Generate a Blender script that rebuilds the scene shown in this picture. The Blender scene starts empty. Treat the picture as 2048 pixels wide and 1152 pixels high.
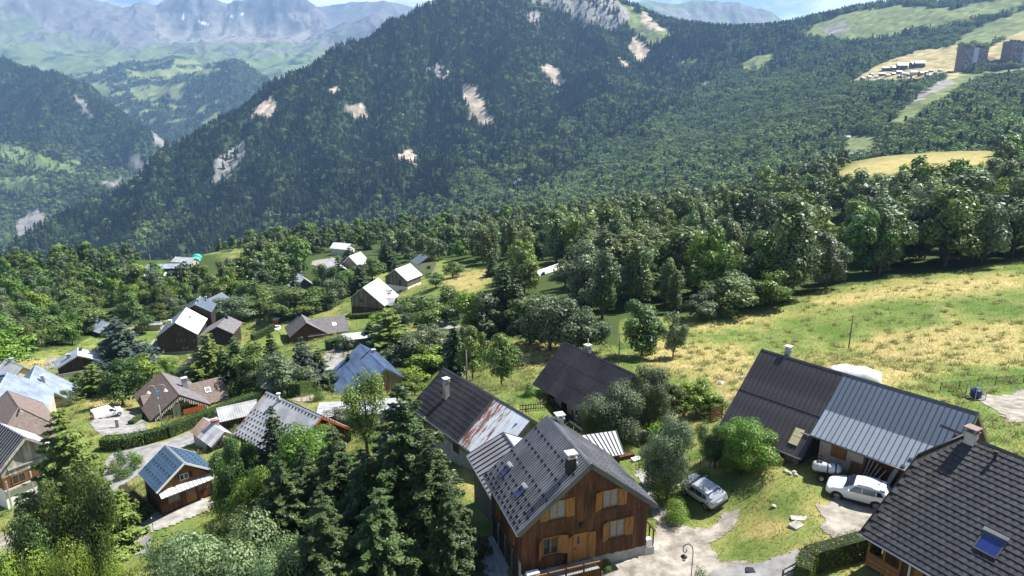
import bpy, bmesh, math, random
import numpy as np
from mathutils import Vector, Matrix
random.seed(7); RNG = np.random.default_rng(11)
scene = bpy.context.scene
COL = scene.collection
# ---------------------------------------------------------------- camera, sky, sun, exposure
F = 1400.0; PITCH = math.radians(16.0); CAMZ = 30.0          # focal length in photo pixels (2048 wide)
cam = bpy.data.cameras.new('camera'); cam.sensor_width = 36.0; cam.lens = F/2048*36
cam.clip_start = 0.5; cam.clip_end = 60000
camo = bpy.data.objects.new('camera', cam); COL.objects.link(camo)
camo.location = (0, 0, CAMZ); camo.rotation_euler = (math.pi/2-PITCH, 0, 0)
scene.camera = camo
SUN_EL = 54.0; SUN_AZ = math.degrees(math.atan2(.90, .42))    # azimuth from +Y towards +X
world = bpy.data.worlds.new('World'); scene.world = world; world.use_nodes = True
wn = world.node_tree.nodes; wl = world.node_tree.links
for n in list(wn): wn.remove(n)
w_out = wn.new('ShaderNodeOutputWorld'); w_bg = wn.new('ShaderNodeBackground'); w_bg.inputs[1].default_value = 0.05
w_sky = wn.new('ShaderNodeTexSky'); w_sky.sky_type = 'NISHITA'; w_sky.sun_disc = False
w_sky.sun_elevation = math.radians(SUN_EL); w_sky.sun_rotation = math.radians(SUN_AZ); w_sky.altitude = 1300
w_tc = wn.new('ShaderNodeTexCoord'); w_map = wn.new('ShaderNodeMapping'); w_map.inputs['Scale'].default_value = (1, 1, 2.6)
w_ns = wn.new('ShaderNodeTexNoise'); w_ns.inputs['Scale'].default_value = 5.5; w_ns.inputs['Detail'].default_value = 7; w_ns.inputs['Roughness'].default_value = .58
w_rp = wn.new('ShaderNodeValToRGB'); w_rp.color_ramp.elements[0].position = .34; w_rp.color_ramp.elements[1].position = .46
w_mx = wn.new('ShaderNodeMix'); w_mx.data_type = 'RGBA'; w_mx.inputs[7].default_value = (13, 13.3, 13.8, 1)
wl.new(w_tc.outputs['Generated'], w_map.inputs[0]); wl.new(w_map.outputs[0], w_ns.inputs['Vector'])
w_sx = wn.new('ShaderNodeSeparateXYZ'); wl.new(w_tc.outputs['Generated'], w_sx.inputs[0])
w_ma = wn.new('ShaderNodeMath'); w_ma.operation = 'MULTIPLY_ADD'; w_ma.inputs[1].default_value = -.50          # cloud decks close up towards the horizon
wl.new(w_sx.outputs[2], w_ma.inputs[0]); wl.new(w_ns.outputs[0], w_ma.inputs[2]); wl.new(w_ma.outputs[0], w_rp.inputs[0]); wl.new(w_rp.outputs[0], w_mx.inputs[0])
wl.new(w_sky.outputs[0], w_mx.inputs[6]); wl.new(w_mx.outputs[2], w_bg.inputs[0]); wl.new(w_bg.outputs[0], w_out.inputs[0])
sun = bpy.data.lights.new('sun', 'SUN'); sun.energy = 5.0; sun.angle = math.radians(.53); sun.color = (1, .955, .88)
suno = bpy.data.objects.new('sun', sun); COL.objects.link(suno)
el, az = math.radians(SUN_EL), math.radians(SUN_AZ)
SUND = Vector((math.sin(az)*math.cos(el), math.cos(az)*math.cos(el), math.sin(el)))
suno.rotation_euler = SUND.to_track_quat('Z', 'Y').to_euler(); suno.location = (0, 0, 400)
scene.view_settings.view_transform = 'Standard'; scene.view_settings.look = 'None'
scene.view_settings.exposure = 1.25; scene.view_settings.gamma = 1; scene.view_settings.use_curve_mapping = False
scene.cycles.use_denoising = True
scene.cycles.max_bounces = 6; scene.cycles.diffuse_bounces = 3; scene.cycles.glossy_bounces = 2
scene.cycles.transmission_bounces = 3; scene.cycles.volume_bounces = 0; scene.cycles.transparent_max_bounces = 6
scene.cycles.caustics_reflective = False; scene.cycles.caustics_refractive = False
# ---------------------------------------------------------------- maths helpers
SP, CP = math.sin(PITCH), math.cos(PITCH)
def ray(u, v):
    x = (u-1024)/F; y = -(v-576)/F
    return np.array([x, CP+y*SP, -SP+y*CP])
def at(u, v, Z): return np.array([0, 0, CAMZ]) + ray(u, v)*Z
def project(P):
    P = np.asarray(P, float); q = P-np.array([0, 0, CAMZ])
    zc = q[..., 1]*CP-q[..., 2]*SP; yc = q[..., 1]*SP+q[..., 2]*CP
    zs = np.where(zc > .1, zc, .1)
    return 1024+F*q[..., 0]/zs, 576-F*yc/zs, zc
def _hash(ix, iy, s):
    h = (ix.astype(np.int64)*374761393+iy.astype(np.int64)*668265263+s*974634541) & 0xffffffff
    h = ((h ^ (h >> 13))*1274126177) & 0xffffffff
    return (h ^ (h >> 16)) & 0xffff
def perlin(x, y, s=0):
    x = np.asarray(x, float); y = np.asarray(y, float)
    ix = np.floor(x); iy = np.floor(y); fx = x-ix; fy = y-iy
    def g(dx, dy):
        a = _hash(ix+dx, iy+dy, s)*(2*math.pi/65536)
        return np.cos(a)*(fx-dx)+np.sin(a)*(fy-dy)
    u = fx*fx*fx*(fx*(fx*6-15)+10); w = fy*fy*fy*(fy*(fy*6-15)+10)
    return ((g(0, 0)*(1-u)+g(1, 0)*u)*(1-w)+(g(0, 1)*(1-u)+g(1, 1)*u)*w)*1.5
def fbm(x, y, o=4, s=0):
    r = 0; a = 1; t = 0
    for k in range(o):
        r = r+a*perlin(x*2**k, y*2**k, s+k); t += a; a *= .5
    return r/t
def ridged(x, y, o=4, s=0):
    r = 0; a = 1; t = 0
    for k in range(o):
        r = r+a*(1-2*np.abs(perlin(x*2**k, y*2**k, s+k))); t += a; a *= .5
    return r/t
def in_poly(u, v, poly):
    u = np.asarray(u); v = np.asarray(v); c = np.zeros(u.shape, bool); n = len(poly)
    for i in range(n):
        x1, y1 = poly[i]; x2, y2 = poly[(i+1) % n]
        if y1 == y2: continue
        m = ((y1 > v) != (y2 > v)) & (u < (x2-x1)*(v-y1)/(y2-y1)+x1)
        c ^= m
    return c
def in_any(u, v, polys):
    c = np.zeros(np.shape(u), bool)
    for p in polys: c |= in_poly(u, v, p)
    return c
class TPS:
    def __init__(s, P, scale, smooth=0.0):
        P = np.array(P, float); s.sc = scale; s.X = P[:, :2]/scale
        n = len(P); K = s.k(s.X, s.X)+np.eye(n)*smooth
        A = np.zeros((n+3, n+3)); A[:n, :n] = K; A[:n, n] = 1; A[:n, n+1:] = s.X
        A[n:, :n] = A[:n, n:].T
        s.w = np.linalg.solve(A, np.concatenate([P[:, 2], np.zeros(3)]))
    def k(s, a, b):
        d2 = ((a[:, None, :]-b[None])**2).sum(2)
        return .5*d2*np.log(d2+1e-12)
    def __call__(s, x, y):
        sh = np.shape(x); q = np.stack([np.ravel(x), np.ravel(y)], 1)/s.sc; out = np.empty(len(q))
        for i in range(0, len(q), 20000):
            b = q[i:i+20000]; out[i:i+20000] = s.k(b, s.X)@s.w[:-3]+s.w[-3]+b@s.w[-2:]
        return out.reshape(sh)
# ---------------------------------------------------------------- object helpers
def tag(o, label=None, cat=None, group=None, kind=None):
    if label: o['label'] = label
    if cat: o['category'] = cat
    if group: o['group'] = group
    if kind: o['kind'] = kind
    return o
def empty(name, label, cat, loc=(0, 0, 0), rz=0, group=None):
    o = bpy.data.objects.new(name, None); COL.objects.link(o); o.empty_display_size = .3
    o.location = loc; o.rotation_euler = (0, 0, rz)
    return tag(o, label, cat, group)
def link(name, me, parent=None):
    o = bpy.data.objects.new(name, me); COL.objects.link(o)
    if parent is not None: o.parent = parent
    return o
def np_mesh(name, V, faces, mat, smooth=False, col=None, colname='tint'):
    """faces: (n,k) int array with k = 3 or 4"""
    me = bpy.data.meshes.new(name); V = np.ascontiguousarray(V, np.float32); faces = np.ascontiguousarray(faces, np.int32)
    n, k = faces.shape
    me.vertices.add(len(V)); me.vertices.foreach_set('co', V.ravel())
    me.loops.add(n*k); me.loops.foreach_set('vertex_index', faces.ravel())
    me.polygons.add(n); me.polygons.foreach_set('loop_start', np.arange(0, n*k, k, dtype=np.int32))
    me.polygons.foreach_set('loop_total', np.full(n, k, np.int32))
    if smooth: me.polygons.foreach_set('use_smooth', np.ones(n, bool))
    me.update(calc_edges=True)
    if col is not None:
        a = me.color_attributes.new(colname, 'FLOAT_COLOR', 'POINT')
        c = np.ones((len(V), 4), np.float32); c[:, :col.shape[1]] = col; a.data.foreach_set('color', c.ravel())
    if mat is not None: me.materials.append(mat)
    return me
class MB:
    """collects faces, links them as ONE mesh object"""
    def __init__(s): s.v = []; s.f = []; s.m = []; s.sm = []
    def add(s, vs, fs, mi=0, smooth=False):
        b = len(s.v); s.v += [tuple(map(float, p)) for p in vs]
        for f in fs: s.f.append([i+b for i in f]); s.m.append(mi); s.sm.append(smooth)
        return s
    def quad(s, a, b, c, d, mi=0): return s.add([a, b, c, d], [(0, 1, 2, 3)], mi)
    def poly(s, pts, mi=0): return s.add(pts, [tuple(range(len(pts)))], mi)
    def hexa(s, p, mi=0):
        return s.add(p, [(3, 2, 1, 0), (4, 5, 6, 7), (0, 1, 5, 4), (1, 2, 6, 5), (2, 3, 7, 6), (3, 0, 4, 7)], mi)
    def box(s, x0, x1, y0, y1, z0, z1, mi=0):
        return s.hexa([(x0, y0, z0), (x1, y0, z0), (x1, y1, z0), (x0, y1, z0), (x0, y0, z1), (x1, y0, z1), (x1, y1, z1), (x0, y1, z1)], mi)
    def prism(s, pts, vec, mi=0):
        """extrude a planar polygon by vec"""
        n = len(pts); q = [tuple(p[i]+vec[i] for i in range(3)) for p in pts]
        fs = [tuple(range(n))[::-1], tuple(range(n, 2*n))]+[(i, (i+1) % n, n+(i+1) % n, n+i) for i in range(n)]
        return s.add(list(pts)+q, fs, mi)
    def beam(s, a, b, w, h=None, mi=0, up=(0, 0, 1)):
        a = Vector(a); b = Vector(b); h = h or w; d = (b-a)
        if d.length < 1e-6: return s
        d.normalize(); u = Vector(up)
        if abs(d.dot(u)) > .98: u = Vector((1, 0, 0))
        r = d.cross(u).normalized()*(w/2); t = r.cross(d).normalized()*(h/2)
        return s.hexa([a-r-t, a+r-t, b+r-t, b-r-t, a-r+t, a+r+t, b+r+t, b-r+t], mi)
    def tube(s, pts, rad, n=8, mi=0, cap=True, smooth=True):
        pts = [Vector(p) for p in pts]; rad = rad if hasattr(rad, '__len__') else [rad]*len(pts)
        vs = []; ref = None
        for i, p in enumerate(pts):
            d = (pts[min(i+1, len(pts)-1)]-pts[max(i-1, 0)]).normalized()
            if ref is None or abs(d.dot(ref)) > .95: ref = Vector((0, 0, 1)) if abs(d.z) < .9 else Vector((1, 0, 0))
            r = d.cross(ref).normalized(); t = r.cross(d).normalized(); ref = t
            for k in range(n):
                a = 2*math.pi*k/n; vs.append(p+(r*math.cos(a)+t*math.sin(a))*rad[i])
        fs = []
        for i in range(len(pts)-1):
            for k in range(n): fs.append((i*n+k, i*n+(k+1) % n, (i+1)*n+(k+1) % n, (i+1)*n+k))
        s.add(vs, fs, mi, smooth)
        if cap:
            b = len(s.v)-len(vs)
            s.f.append([b+k for k in range(n)][::-1]); s.m.append(mi); s.sm.append(False)
            s.f.append([b+(len(pts)-1)*n+k for k in range(n)]); s.m.append(mi); s.sm.append(False)
        return s
    def lathe(s, prof, n=16, mi=0, c=(0, 0, 0), axis='z'):
        vs = []
        for r, z in prof:
            for k in range(n):
                a = 2*math.pi*k/n; x, y = r*math.cos(a), r*math.sin(a)
                p = (x, y, z) if axis == 'z' else ((z, x, y) if axis == 'x' else (x, z, y))
                vs.append((p[0]+c[0], p[1]+c[1], p[2]+c[2]))
        fs = []
        for i in range(len(prof)-1):
            for k in range(n): fs.append((i*n+k, i*n+(k+1) % n, (i+1)*n+(k+1) % n, (i+1)*n+k))
        return s.add(vs, fs, mi, True)
    def mesh(s, name, mats):
        me = bpy.data.meshes.new(name); me.from_pydata(s.v, [], s.f)
        for m in (mats if isinstance(mats, (list, tuple)) else [mats]): me.materials.append(m)
        me.polygons.foreach_set('material_index', np.array(s.m, np.int32)); me.polygons.foreach_set('use_smooth', np.array(s.sm, bool))
        bm = bmesh.new(); bm.from_mesh(me); bmesh.ops.recalc_face_normals(bm, faces=bm.faces); bm.to_mesh(me); bm.free()
        me.update(); return me
    def obj(s, name, mats, parent=None): return link(name, s.mesh(name, mats), parent)
# ---------------------------------------------------------------- materials
def new_mat(name):
    m = bpy.data.materials.new(name); m.use_nodes = True; nt = m.node_tree
    b = nt.nodes['Principled BSDF']; return m, nt, b
def noise_node(nt, scale, detail=4, rough=.6, vec=None, scl=None, coord='Object'):
    n = nt.nodes.new('ShaderNodeTexNoise'); n.inputs['Scale'].default_value = scale; n.inputs['Detail'].default_value = detail; n.inputs['Roughness'].default_value = rough
    if vec is None:
        tc = nt.nodes.new('ShaderNodeTexCoord'); vec = tc.outputs[coord] if coord != 'World' else None
        if coord == 'World':
            g = nt.nodes.new('ShaderNodeNewGeometry'); vec = g.outputs['Position']
    if scl:
        mp = nt.nodes.new('ShaderNodeMapping'); mp.inputs['Scale'].default_value = scl; nt.links.new(vec, mp.inputs[0]); vec = mp.outputs[0]
    nt.links.new(vec, n.inputs['Vector']); return n
def ramp(nt, src, stops):
    r = nt.nodes.new('ShaderNodeValToRGB'); e = r.color_ramp.elements
    while len(e) < len(stops): e.new(.5)
    for i, (p, c) in enumerate(stops): e[i].position = p; e[i].color = (*c, 1) if len(c) == 3 else c
    nt.links.new(src, r.inputs[0]); return r
def mixc(nt, fac, a, b, mode='MIX'):
    m = nt.nodes.new('ShaderNodeMix'); m.data_type = 'RGBA'; m.blend_type = mode
    for s, k in ((fac, 0), (a, 6), (b, 7)):
        if hasattr(s, 'links') or hasattr(s, 'is_linked'): nt.links.new(s, m.inputs[k])
        else: m.inputs[k].default_value = s if k == 0 else ((*s, 1) if len(s) == 3 else s)
    return m.outputs[2]
def bump(nt, b, src, strength=.3, dist=.05):
    n = nt.nodes.new('ShaderNodeBump'); n.inputs['Strength'].default_value = strength; n.inputs['Distance'].default_value = dist
    nt.links.new(src, n.inputs['Height']); nt.links.new(n.outputs[0], b.inputs['Normal'])
def mat(name, c, rough=.7, var=.15, scale=3., scl=None, metal=0., bmp=0., spec=.3, rnd=0., c2=None, coord='Object', lo=.35, hi=.65):
    """colour c broken up by noise between darker and lighter (or towards c2); rnd adds a per-object shade"""
    m, nt, b = new_mat(name)
    n = noise_node(nt, scale, 5, .65, scl=scl, coord=coord)
    a0 = tuple(x*(1-var) for x in c); a1 = c2 if c2 else tuple(min(1, x*(1+var)) for x in c)
    r = ramp(nt, n.outputs[0], [(lo, a0), (hi, a1)]); out = r.outputs[0]
    if rnd:
        oi = nt.nodes.new('ShaderNodeObjectInfo'); mr = nt.nodes.new('ShaderNodeMapRange')
        mr.inputs[3].default_value = 1-rnd; mr.inputs[4].default_value = 1+rnd; nt.links.new(oi.outputs['Random'], mr.inputs[0])
        vm = nt.nodes.new('ShaderNodeVectorMath'); vm.operation = 'SCALE'; nt.links.new(out, vm.inputs[0]); nt.links.new(mr.outputs[0], vm.inputs['Scale']); out = vm.outputs[0]
    nt.links.new(out, b.inputs['Base Color'])
    b.inputs['Roughness'].default_value = rough; b.inputs['Metallic'].default_value = metal; b.inputs['Specular IOR Level'].default_value = spec
    if bmp: bump(nt, b, n.outputs[0], bmp, .03)
    return m
def glass(name, c=(.02, .03, .05), rough=.06):
    m, nt, b = new_mat(name); b.inputs['Base Color'].default_value = (*c, 1); b.inputs['Roughness'].default_value = rough
    b.inputs['Specular IOR Level'].default_value = .8; return m
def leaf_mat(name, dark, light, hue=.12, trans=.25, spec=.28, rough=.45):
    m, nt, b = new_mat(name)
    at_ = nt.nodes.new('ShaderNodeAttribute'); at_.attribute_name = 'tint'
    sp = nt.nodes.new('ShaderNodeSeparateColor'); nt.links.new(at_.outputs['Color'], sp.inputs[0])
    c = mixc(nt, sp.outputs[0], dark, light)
    oi = nt.nodes.new('ShaderNodeObjectInfo'); hs = nt.nodes.new('ShaderNodeHueSaturation')
    mr = nt.nodes.new('ShaderNodeMapRange'); mr.inputs[3].default_value = .5-hue*.22; mr.inputs[4].default_value = .5+hue*.14
    nt.links.new(oi.outputs['Random'], mr.inputs[0]); nt.links.new(mr.outputs[0], hs.inputs['Hue'])
    m2 = nt.nodes.new('ShaderNodeMath'); m2.operation = 'MULTIPLY'; m2.inputs[1].default_value = 7.31; nt.links.new(oi.outputs['Random'], m2.inputs[0])
    m3 = nt.nodes.new('ShaderNodeMath'); m3.operation = 'FRACT'; nt.links.new(m2.outputs[0], m3.inputs[0])
    mr2 = nt.nodes.new('ShaderNodeMapRange'); mr2.inputs[3].default_value = 1-hue*2.2; mr2.inputs[4].default_value = 1+hue*2.2
    nt.links.new(m3.outputs[0], mr2.inputs[0]); nt.links.new(mr2.outputs[0], hs.inputs['Value']); nt.links.new(c, hs.inputs['Color'])
    nt.links.new(hs.outputs[0], b.inputs['Base Color']); b.inputs['Roughness'].default_value = rough; b.inputs['Specular IOR Level'].default_value = spec
    t = nt.nodes.new('ShaderNodeBsdfTranslucent'); nt.links.new(hs.outputs[0], t.inputs[0])
    mx = nt.nodes.new('ShaderNodeMixShader'); mx.inputs[0].default_value = trans
    o = nt.nodes['Material Output']; nt.links.new(b.outputs[0], mx.inputs[1]); nt.links.new(t.outputs[0], mx.inputs[2]); nt.links.new(mx.outputs[0], o.inputs[0])
    return m
# ---------------------------------------------------------------- the houses' frames (measured): cx, cy, rotation, length, half widths, ridge z, slope
def hs(cx, cy, rot, L, Wl, Wr, zr, t, k=1.0):
    return dict(cx=cx*k, cy=cy*k, rot=math.radians(rot), L=L*k, Wl=Wl*k, Wr=Wr*k, zr=30+(zr-30)*k, t=t)
HF = dict(
    chalet=hs(3.91, 43.79, -70.85, 7.4, 5.08, 5.12, 6.62, .81),
    rusty=hs(-4.55, 67.12, -53.45, 9.61, 4.4, 4.4, .59, .78),
    barn=hs(9.95, 77.0, -55.35, 12.26, 4.78, 4.79, -.49, .96),
    long=hs(24.93, 56.29, -48.6, 7.38, 6., 6., 7.3, .925),
    blue=hs(-25.16, 117.71, -60.1, 13.8, 5.88, 3.48, -16.4, .71),
    panel=hs(-25.57, 74.77, -38.59, 10.8, 4.76, 4.76, -5.51, .77),
    wood=hs(-38.45, 81.88, -42.61, 6.11, 1.92, 1.21, -11.8, .72),
    brown=hs(-56.13, 106.01, -51.46, 12.11, 4.62, 4.5, -16.57, .68),
    smallblue=hs(-35.31, 65.62, -44.71, 5.23, 3.02, 3.0, -6.85, .71),
    barnW=hs(-98.92, 149.21, -58.4, 5.64, 4.69, 4.81, -27.85, .51),
    black=hs(-105.17, 211.36, -77.65, 15.85, 6.43, 6.07, -39.44, .72),
    browntwo=hs(-55.73, 177.68, -63.83, 8.57, 4.61, 5.39, -29.41, .73),
    white1=hs(-44.04, 210.37, -103.5, 11.6, 4.91, 6.79, -28.61, .79),
    white2=hs(-37.41, 232.21, -117.3, 9.04, 5., 5., -28.92, .69),
    white3=hs(-34.47, 267.77, -56.55, 6.95, 4.45, 4.55, -33.52, .52),
    grey=hs(-92.57, 212.17, -84.1, 11.35, 6.36, 4.64, -41.84, .55, .9),
    edge=hs(-62.02, 78.65, -32.94, 6.82, 3.6, 3.6, -10.88, .89, .94),
    metalR=hs(-76.76, 104.01, -63.6, 6.86, 5.15, 5.15, -13.88, .92, 1.1),
    metalL=hs(-72.69, 91.78, -64.76, 9.72, 5.7, 5.7, -10.61, .61, 1.06),
    tilebrown=hs(-67.65, 87.15, -45.61, 8.58, 3.83, 3.82, -10.83, .82),
    clear=hs(13.35, 255.7, -126.9, 15, 4.75, 4.75, -35.23, .97, .85),
    tile=hs(31.7, 34.07, -60, 16., 7.2, 7.2, 9.0, .764))
BASE = dict(chalet=-3.2, rusty=-6.2, barn=-9.2, long=.9, blue=-24, panel=-12, wood=-14.5, brown=-22.3, smallblue=-11.7, barnW=-33.5,
            black=-50, browntwo=-36.5, white1=-37.5, white2=-36.5, white3=-41.5, grey=-45, edge=-17.0, metalR=-25, metalL=-21, tilebrown=-17.3, clear=-36, tile=.8)
# ---------------------------------------------------------------- near terrain
GC = [(HF[k]['cx'], HF[k]['cy'], BASE[k]) for k in BASE if k not in ('chalet', 'clear', 'long')]
GC += [(-2.5, 40.5, -2.2), (-4.5, 37.5, -2.5), (-6.5, 42., -3.0), (-9, 50, -5.), (9.5, 41.5, -1.8), (6., 36., -1.9), (3, 51, -2.7), (0, 18, -3), (-20, 30, -8.5), (-35, 42, -11), (-14, 42, -5.2), (28, 28, .6), (45, 25, 1.5), (12, 33, -1.6), (22, 36, -.1), (18, 45, -1.3), (60, 40, 2), (0, 5, -1), (-60, 30, -14), (70, 10, 3), (-60, 55, -15.5)]
GC += [tuple(at(u, v, Z)) for u, v, Z in [
    
    (1990, 820, 74), (1760, 740, 88), (1860, 760, 84), (1697, 697, 118), (2000, 700, 104), (1640, 588, 152), (2048, 535, 165), (1400, 645, 135), (1500, 720, 106), (1400, 800, 84), (1100, 790, 86), (1010, 770, 100), (1000, 692, 132), (1200, 682, 128),
    (940, 555, 228), (1300, 535, 230), (1650, 470, 262), (1420, 482, 268), (1800, 322, 440), (1660, 357, 425), (1960, 303, 470), (2040, 300, 490), (2200, 320, 430), (2250, 520, 170),
    (200, 540, 400), (50, 565, 370), (100, 720, 180), (0, 690, 195), (30, 640, 250), (-150, 700, 190), (-150, 560, 380), (450, 517, 440), (340, 545, 420), (650, 527, 320), (750, 508, 400), (950, 480, 420), (1150, 452, 430), (1400, 420, 440), (1540, 398, 440),
    (870, 648, 165), (690, 715, 135), (380, 735, 150), (640, 790, 108), (215, 828, 113), (300, 890, 95), (560, 650, 195), (700, 668, 170), (540, 760, 125)]]
def atz(u, v, z): d = ray(u, v); return tuple(np.array([0, 0, CAMZ])+d*((z-CAMZ)/d[2]))
GC += [atz(250, 1058, -12.8), atz(336, 1026, -12.1), atz(415, 1000, -11.95), atz(1720, 1000, .45), atz(1660, 1092, .2), atz(1408, 1012, -1.9), atz(1300, 1010, -2.3), atz(1380, 1120, -1.9), atz(1290, 1112, -1.75), atz(1560, 1050, .0), atz(1480, 1080, -1.3), atz(1290, 900, -4.6), atz(1400, 945, -2.4), atz(1480, 960, -1.2), atz(1540, 922, .85), atz(1606, 943, .75), atz(1640, 927, .8), atz(1720, 952, 1.), atz(1790, 985, 1.), atz(1500, 935, .5), atz(1450, 930, -.4)]
tps = TPS(GC, 100., 2e-4)
def rc(x, y): a = np.clip((np.degrees(np.arctan2(x, y))-14)/12, 0, 1); return 470+95*a*a*(3-2*a)
def gz_s(x, y):
    """smooth ground height"""
    r = np.hypot(x, y); RC = rc(x, y); k = np.minimum(1, RC/np.maximum(r, 1e-6)); d = np.maximum(0, r-RC)
    z = tps(np.asarray(x)*k, np.asarray(y)*k)
    return np.maximum(z-.42*d*np.minimum(1, d/160), -560.)
def gz(x, y):
    x = np.asarray(x, float); y = np.asarray(y, float); r = np.hypot(x, y)
    a = np.clip((r-70)/60, 0, 1)
    return gz_s(x, y)+.05*perlin(x/2.1, y/2.1, 3)+(.05+.25*a)*perlin(x/9., y/9., 5)+a*.9*perlin(x/37., y/37., 9)
def hit(u, v):
    """the point of the ground seen at photo pixel u, v"""
    d = ray(u, v); t = np.geomspace(18, 900, 700); P = np.array([0, 0, CAMZ])+t[:, None]*d
    below = P[:, 2] < gz(P[:, 0], P[:, 1]); i = int(np.argmax(below)) if below.any() else len(t)-1
    lo, hi = t[max(i-1, 0)], t[i]
    for _ in range(18):
        m = (lo+hi)/2; p = np.array([0, 0, CAMZ])+m*d
        if p[2] < float(gz(p[0], p[1])): hi = m
        else: lo = m
    return np.array([0, 0, CAMZ])+hi*d
def gp(x, y): return (x, y, float(gz(x, y)))
def sheet(name, hfun, az0, az1, r0, r1, na, nr, mat_, colfun=None):
    a = np.radians(np.linspace(az0, az1, na)); r = np.geomspace(r0, r1, nr)
    A, R = np.meshgrid(a, r); X = R*np.sin(A); Y = R*np.cos(A); Z = hfun(X, Y)
    V = np.stack([X, Y, Z], 2).reshape(-1, 3)
    i = np.arange(nr-1)[:, None]*na+np.arange(na-1)[None]; q = np.stack([i, i+1, i+na+1, i+na], 2).reshape(-1, 4)
    col = colfun(V) if colfun is not None else None
    o = link(name, np_mesh(name, V, q, mat_, True, col, 'ground')); o['kind'] = 'structure'
    return o, V
# open ground in the photo: regions of grass kinds (these are materials that grow there)
DRY = [[(1400, 760), (1480, 712), (1660, 720), (1900, 745), (1700, 790), (1560, 800), (1440, 800)], [(1540, 725), (1880, 742), (1720, 790)],
       [(880, 545), (990, 538), (990, 560), (930, 585), (880, 570)], [(1010, 530), (1080, 525), (1060, 545), (1000, 548)],
       [(1690, 690), (1800, 660), (2048, 640), (2048, 735), (1900, 735), (1750, 722)], [(1380, 655), (1560, 622), (1560, 635), (1400, 668)],
       [(1600, 600), (1800, 565), (2048, 545), (2048, 580), (1900, 590), (1650, 612)], [(1640, 360), (1760, 300), (1990, 295), (1990, 330), (1830, 345), (1700, 362)],
       [(275, 540), (330, 525), (320, 545), (290, 550)], [(440, 512), (490, 507), (490, 518), (445, 520)], [(1000, 680), (1160, 690), (1160, 720), (1010, 740)], [(60, 720), (110, 712), (110, 732), (70, 735)],
       [(1290, 680), (1500, 700), (1480, 745), (1290, 740)], [(915, 935), (955, 925), (955, 1000), (930, 1000)], [(420, 640), (470, 640), (470, 660), (420, 660)], [(160, 790), (270, 795), (270, 815), (190, 830)], [(1380, 915), (1440, 915), (1440, 935), (1380, 935)], [(1640, 1000), (1690, 1010), (1680, 1060), (1640, 1050), (1610, 1020)], [(1500, 1040), (1590, 1050), (1560, 1090), (1480, 1085)]]
LUSH = [[(1570, 640), (1640, 612), (1880, 600), (1880, 660), (1700, 662), (1580, 655)], [(1900, 600), (2048, 590), (2048, 650), (1960, 650)], [(1700, 760), (2048, 745), (2048, 790), (1850, 790)], [(1030, 770), (1090, 770), (1090, 815), (1030, 815)],
        [(1440, 955), (1540, 945), (1520, 985), (1440, 1000)], [(500, 650), (560, 630), (700, 640), (750, 630), (750, 670), (600, 690), (520, 700)], [(1540, 1000), (1610, 985), (1620, 1050), (1540, 1030)], [(1440, 1110), (1530, 1125), (1640, 1090), (1640, 1060), (1480, 1090)], [(1380, 640), (1570, 600), (1570, 622), (1390, 655)], [(1290, 1095), (1180, 1140), (1200, 1150), (1300, 1110)]]
WOOD = [[(0, 505), (330, 515), (560, 500), (700, 470), (900, 430), (1100, 400), (1400, 365), (1600, 350), (2048, 240), (2048, 520), (1640, 580), (1560, 610), (1400, 630), (1200, 640), (1080, 600), (990, 590), (990, 545), (890, 520), (790, 535), (700, 570), (690, 603), (600, 618), (430, 612), (300, 645), (190, 668), (150, 692), (60, 705), (0, 712)], [(880, 600), (1240, 600), (1240, 690), (1060, 700), (990, 680), (880, 685)]]
def soft(u, v, polys, wu, wv, n=9):
    r = 0
    for i in range(n): a = 2.4*i; q = math.sqrt((i+.5)/n); r = r+in_any(u+wu+20*q*math.cos(a), v+wv+8*q*math.sin(a), polys)
    return r/n
def ground_col(V):
    u, v, zc = project(V); x, y = V[:, 0], V[:, 1]; r = np.hypot(x, y); ok = zc > 5
    wu = 26*perlin(x/9, y/9, 21)+10*perlin(x/2.2, y/2.2, 22); wv = 14*perlin(x/9, y/9, 23)+6*perlin(x/2.2, y/2.2, 24)
    k = np.clip(60/np.maximum(r, 1), .15, 1.2)
    dry = np.clip(.30+.55*fbm(x/14, y/14, 4, 31)+.35*fbm(x/3., y/3., 3, 33), 0, 1)
    d = soft(u, v, DRY, wu*k, wv*k)*ok; l = soft(u, v, LUSH, wu*k, wv*k)*ok
    dry = dry*(1-.75*l)+.75*l*np.clip(dry*.5-.02, 0, 1); dry = dry*(1-d)+d*np.clip(.72+.3*fbm(x/4, y/4, 3, 35), 0, 1)
    shade = np.clip(.5+.5*fbm(x/1.3, y/1.3, 3, 41), 0, 1)
    wood = (in_any(u, v, WOOD) & ok)*(1-d)
    far = np.clip((r-500)/200, 0, 1)
    return np.stack([dry, shade, np.maximum(wood, far)], 1)
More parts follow.
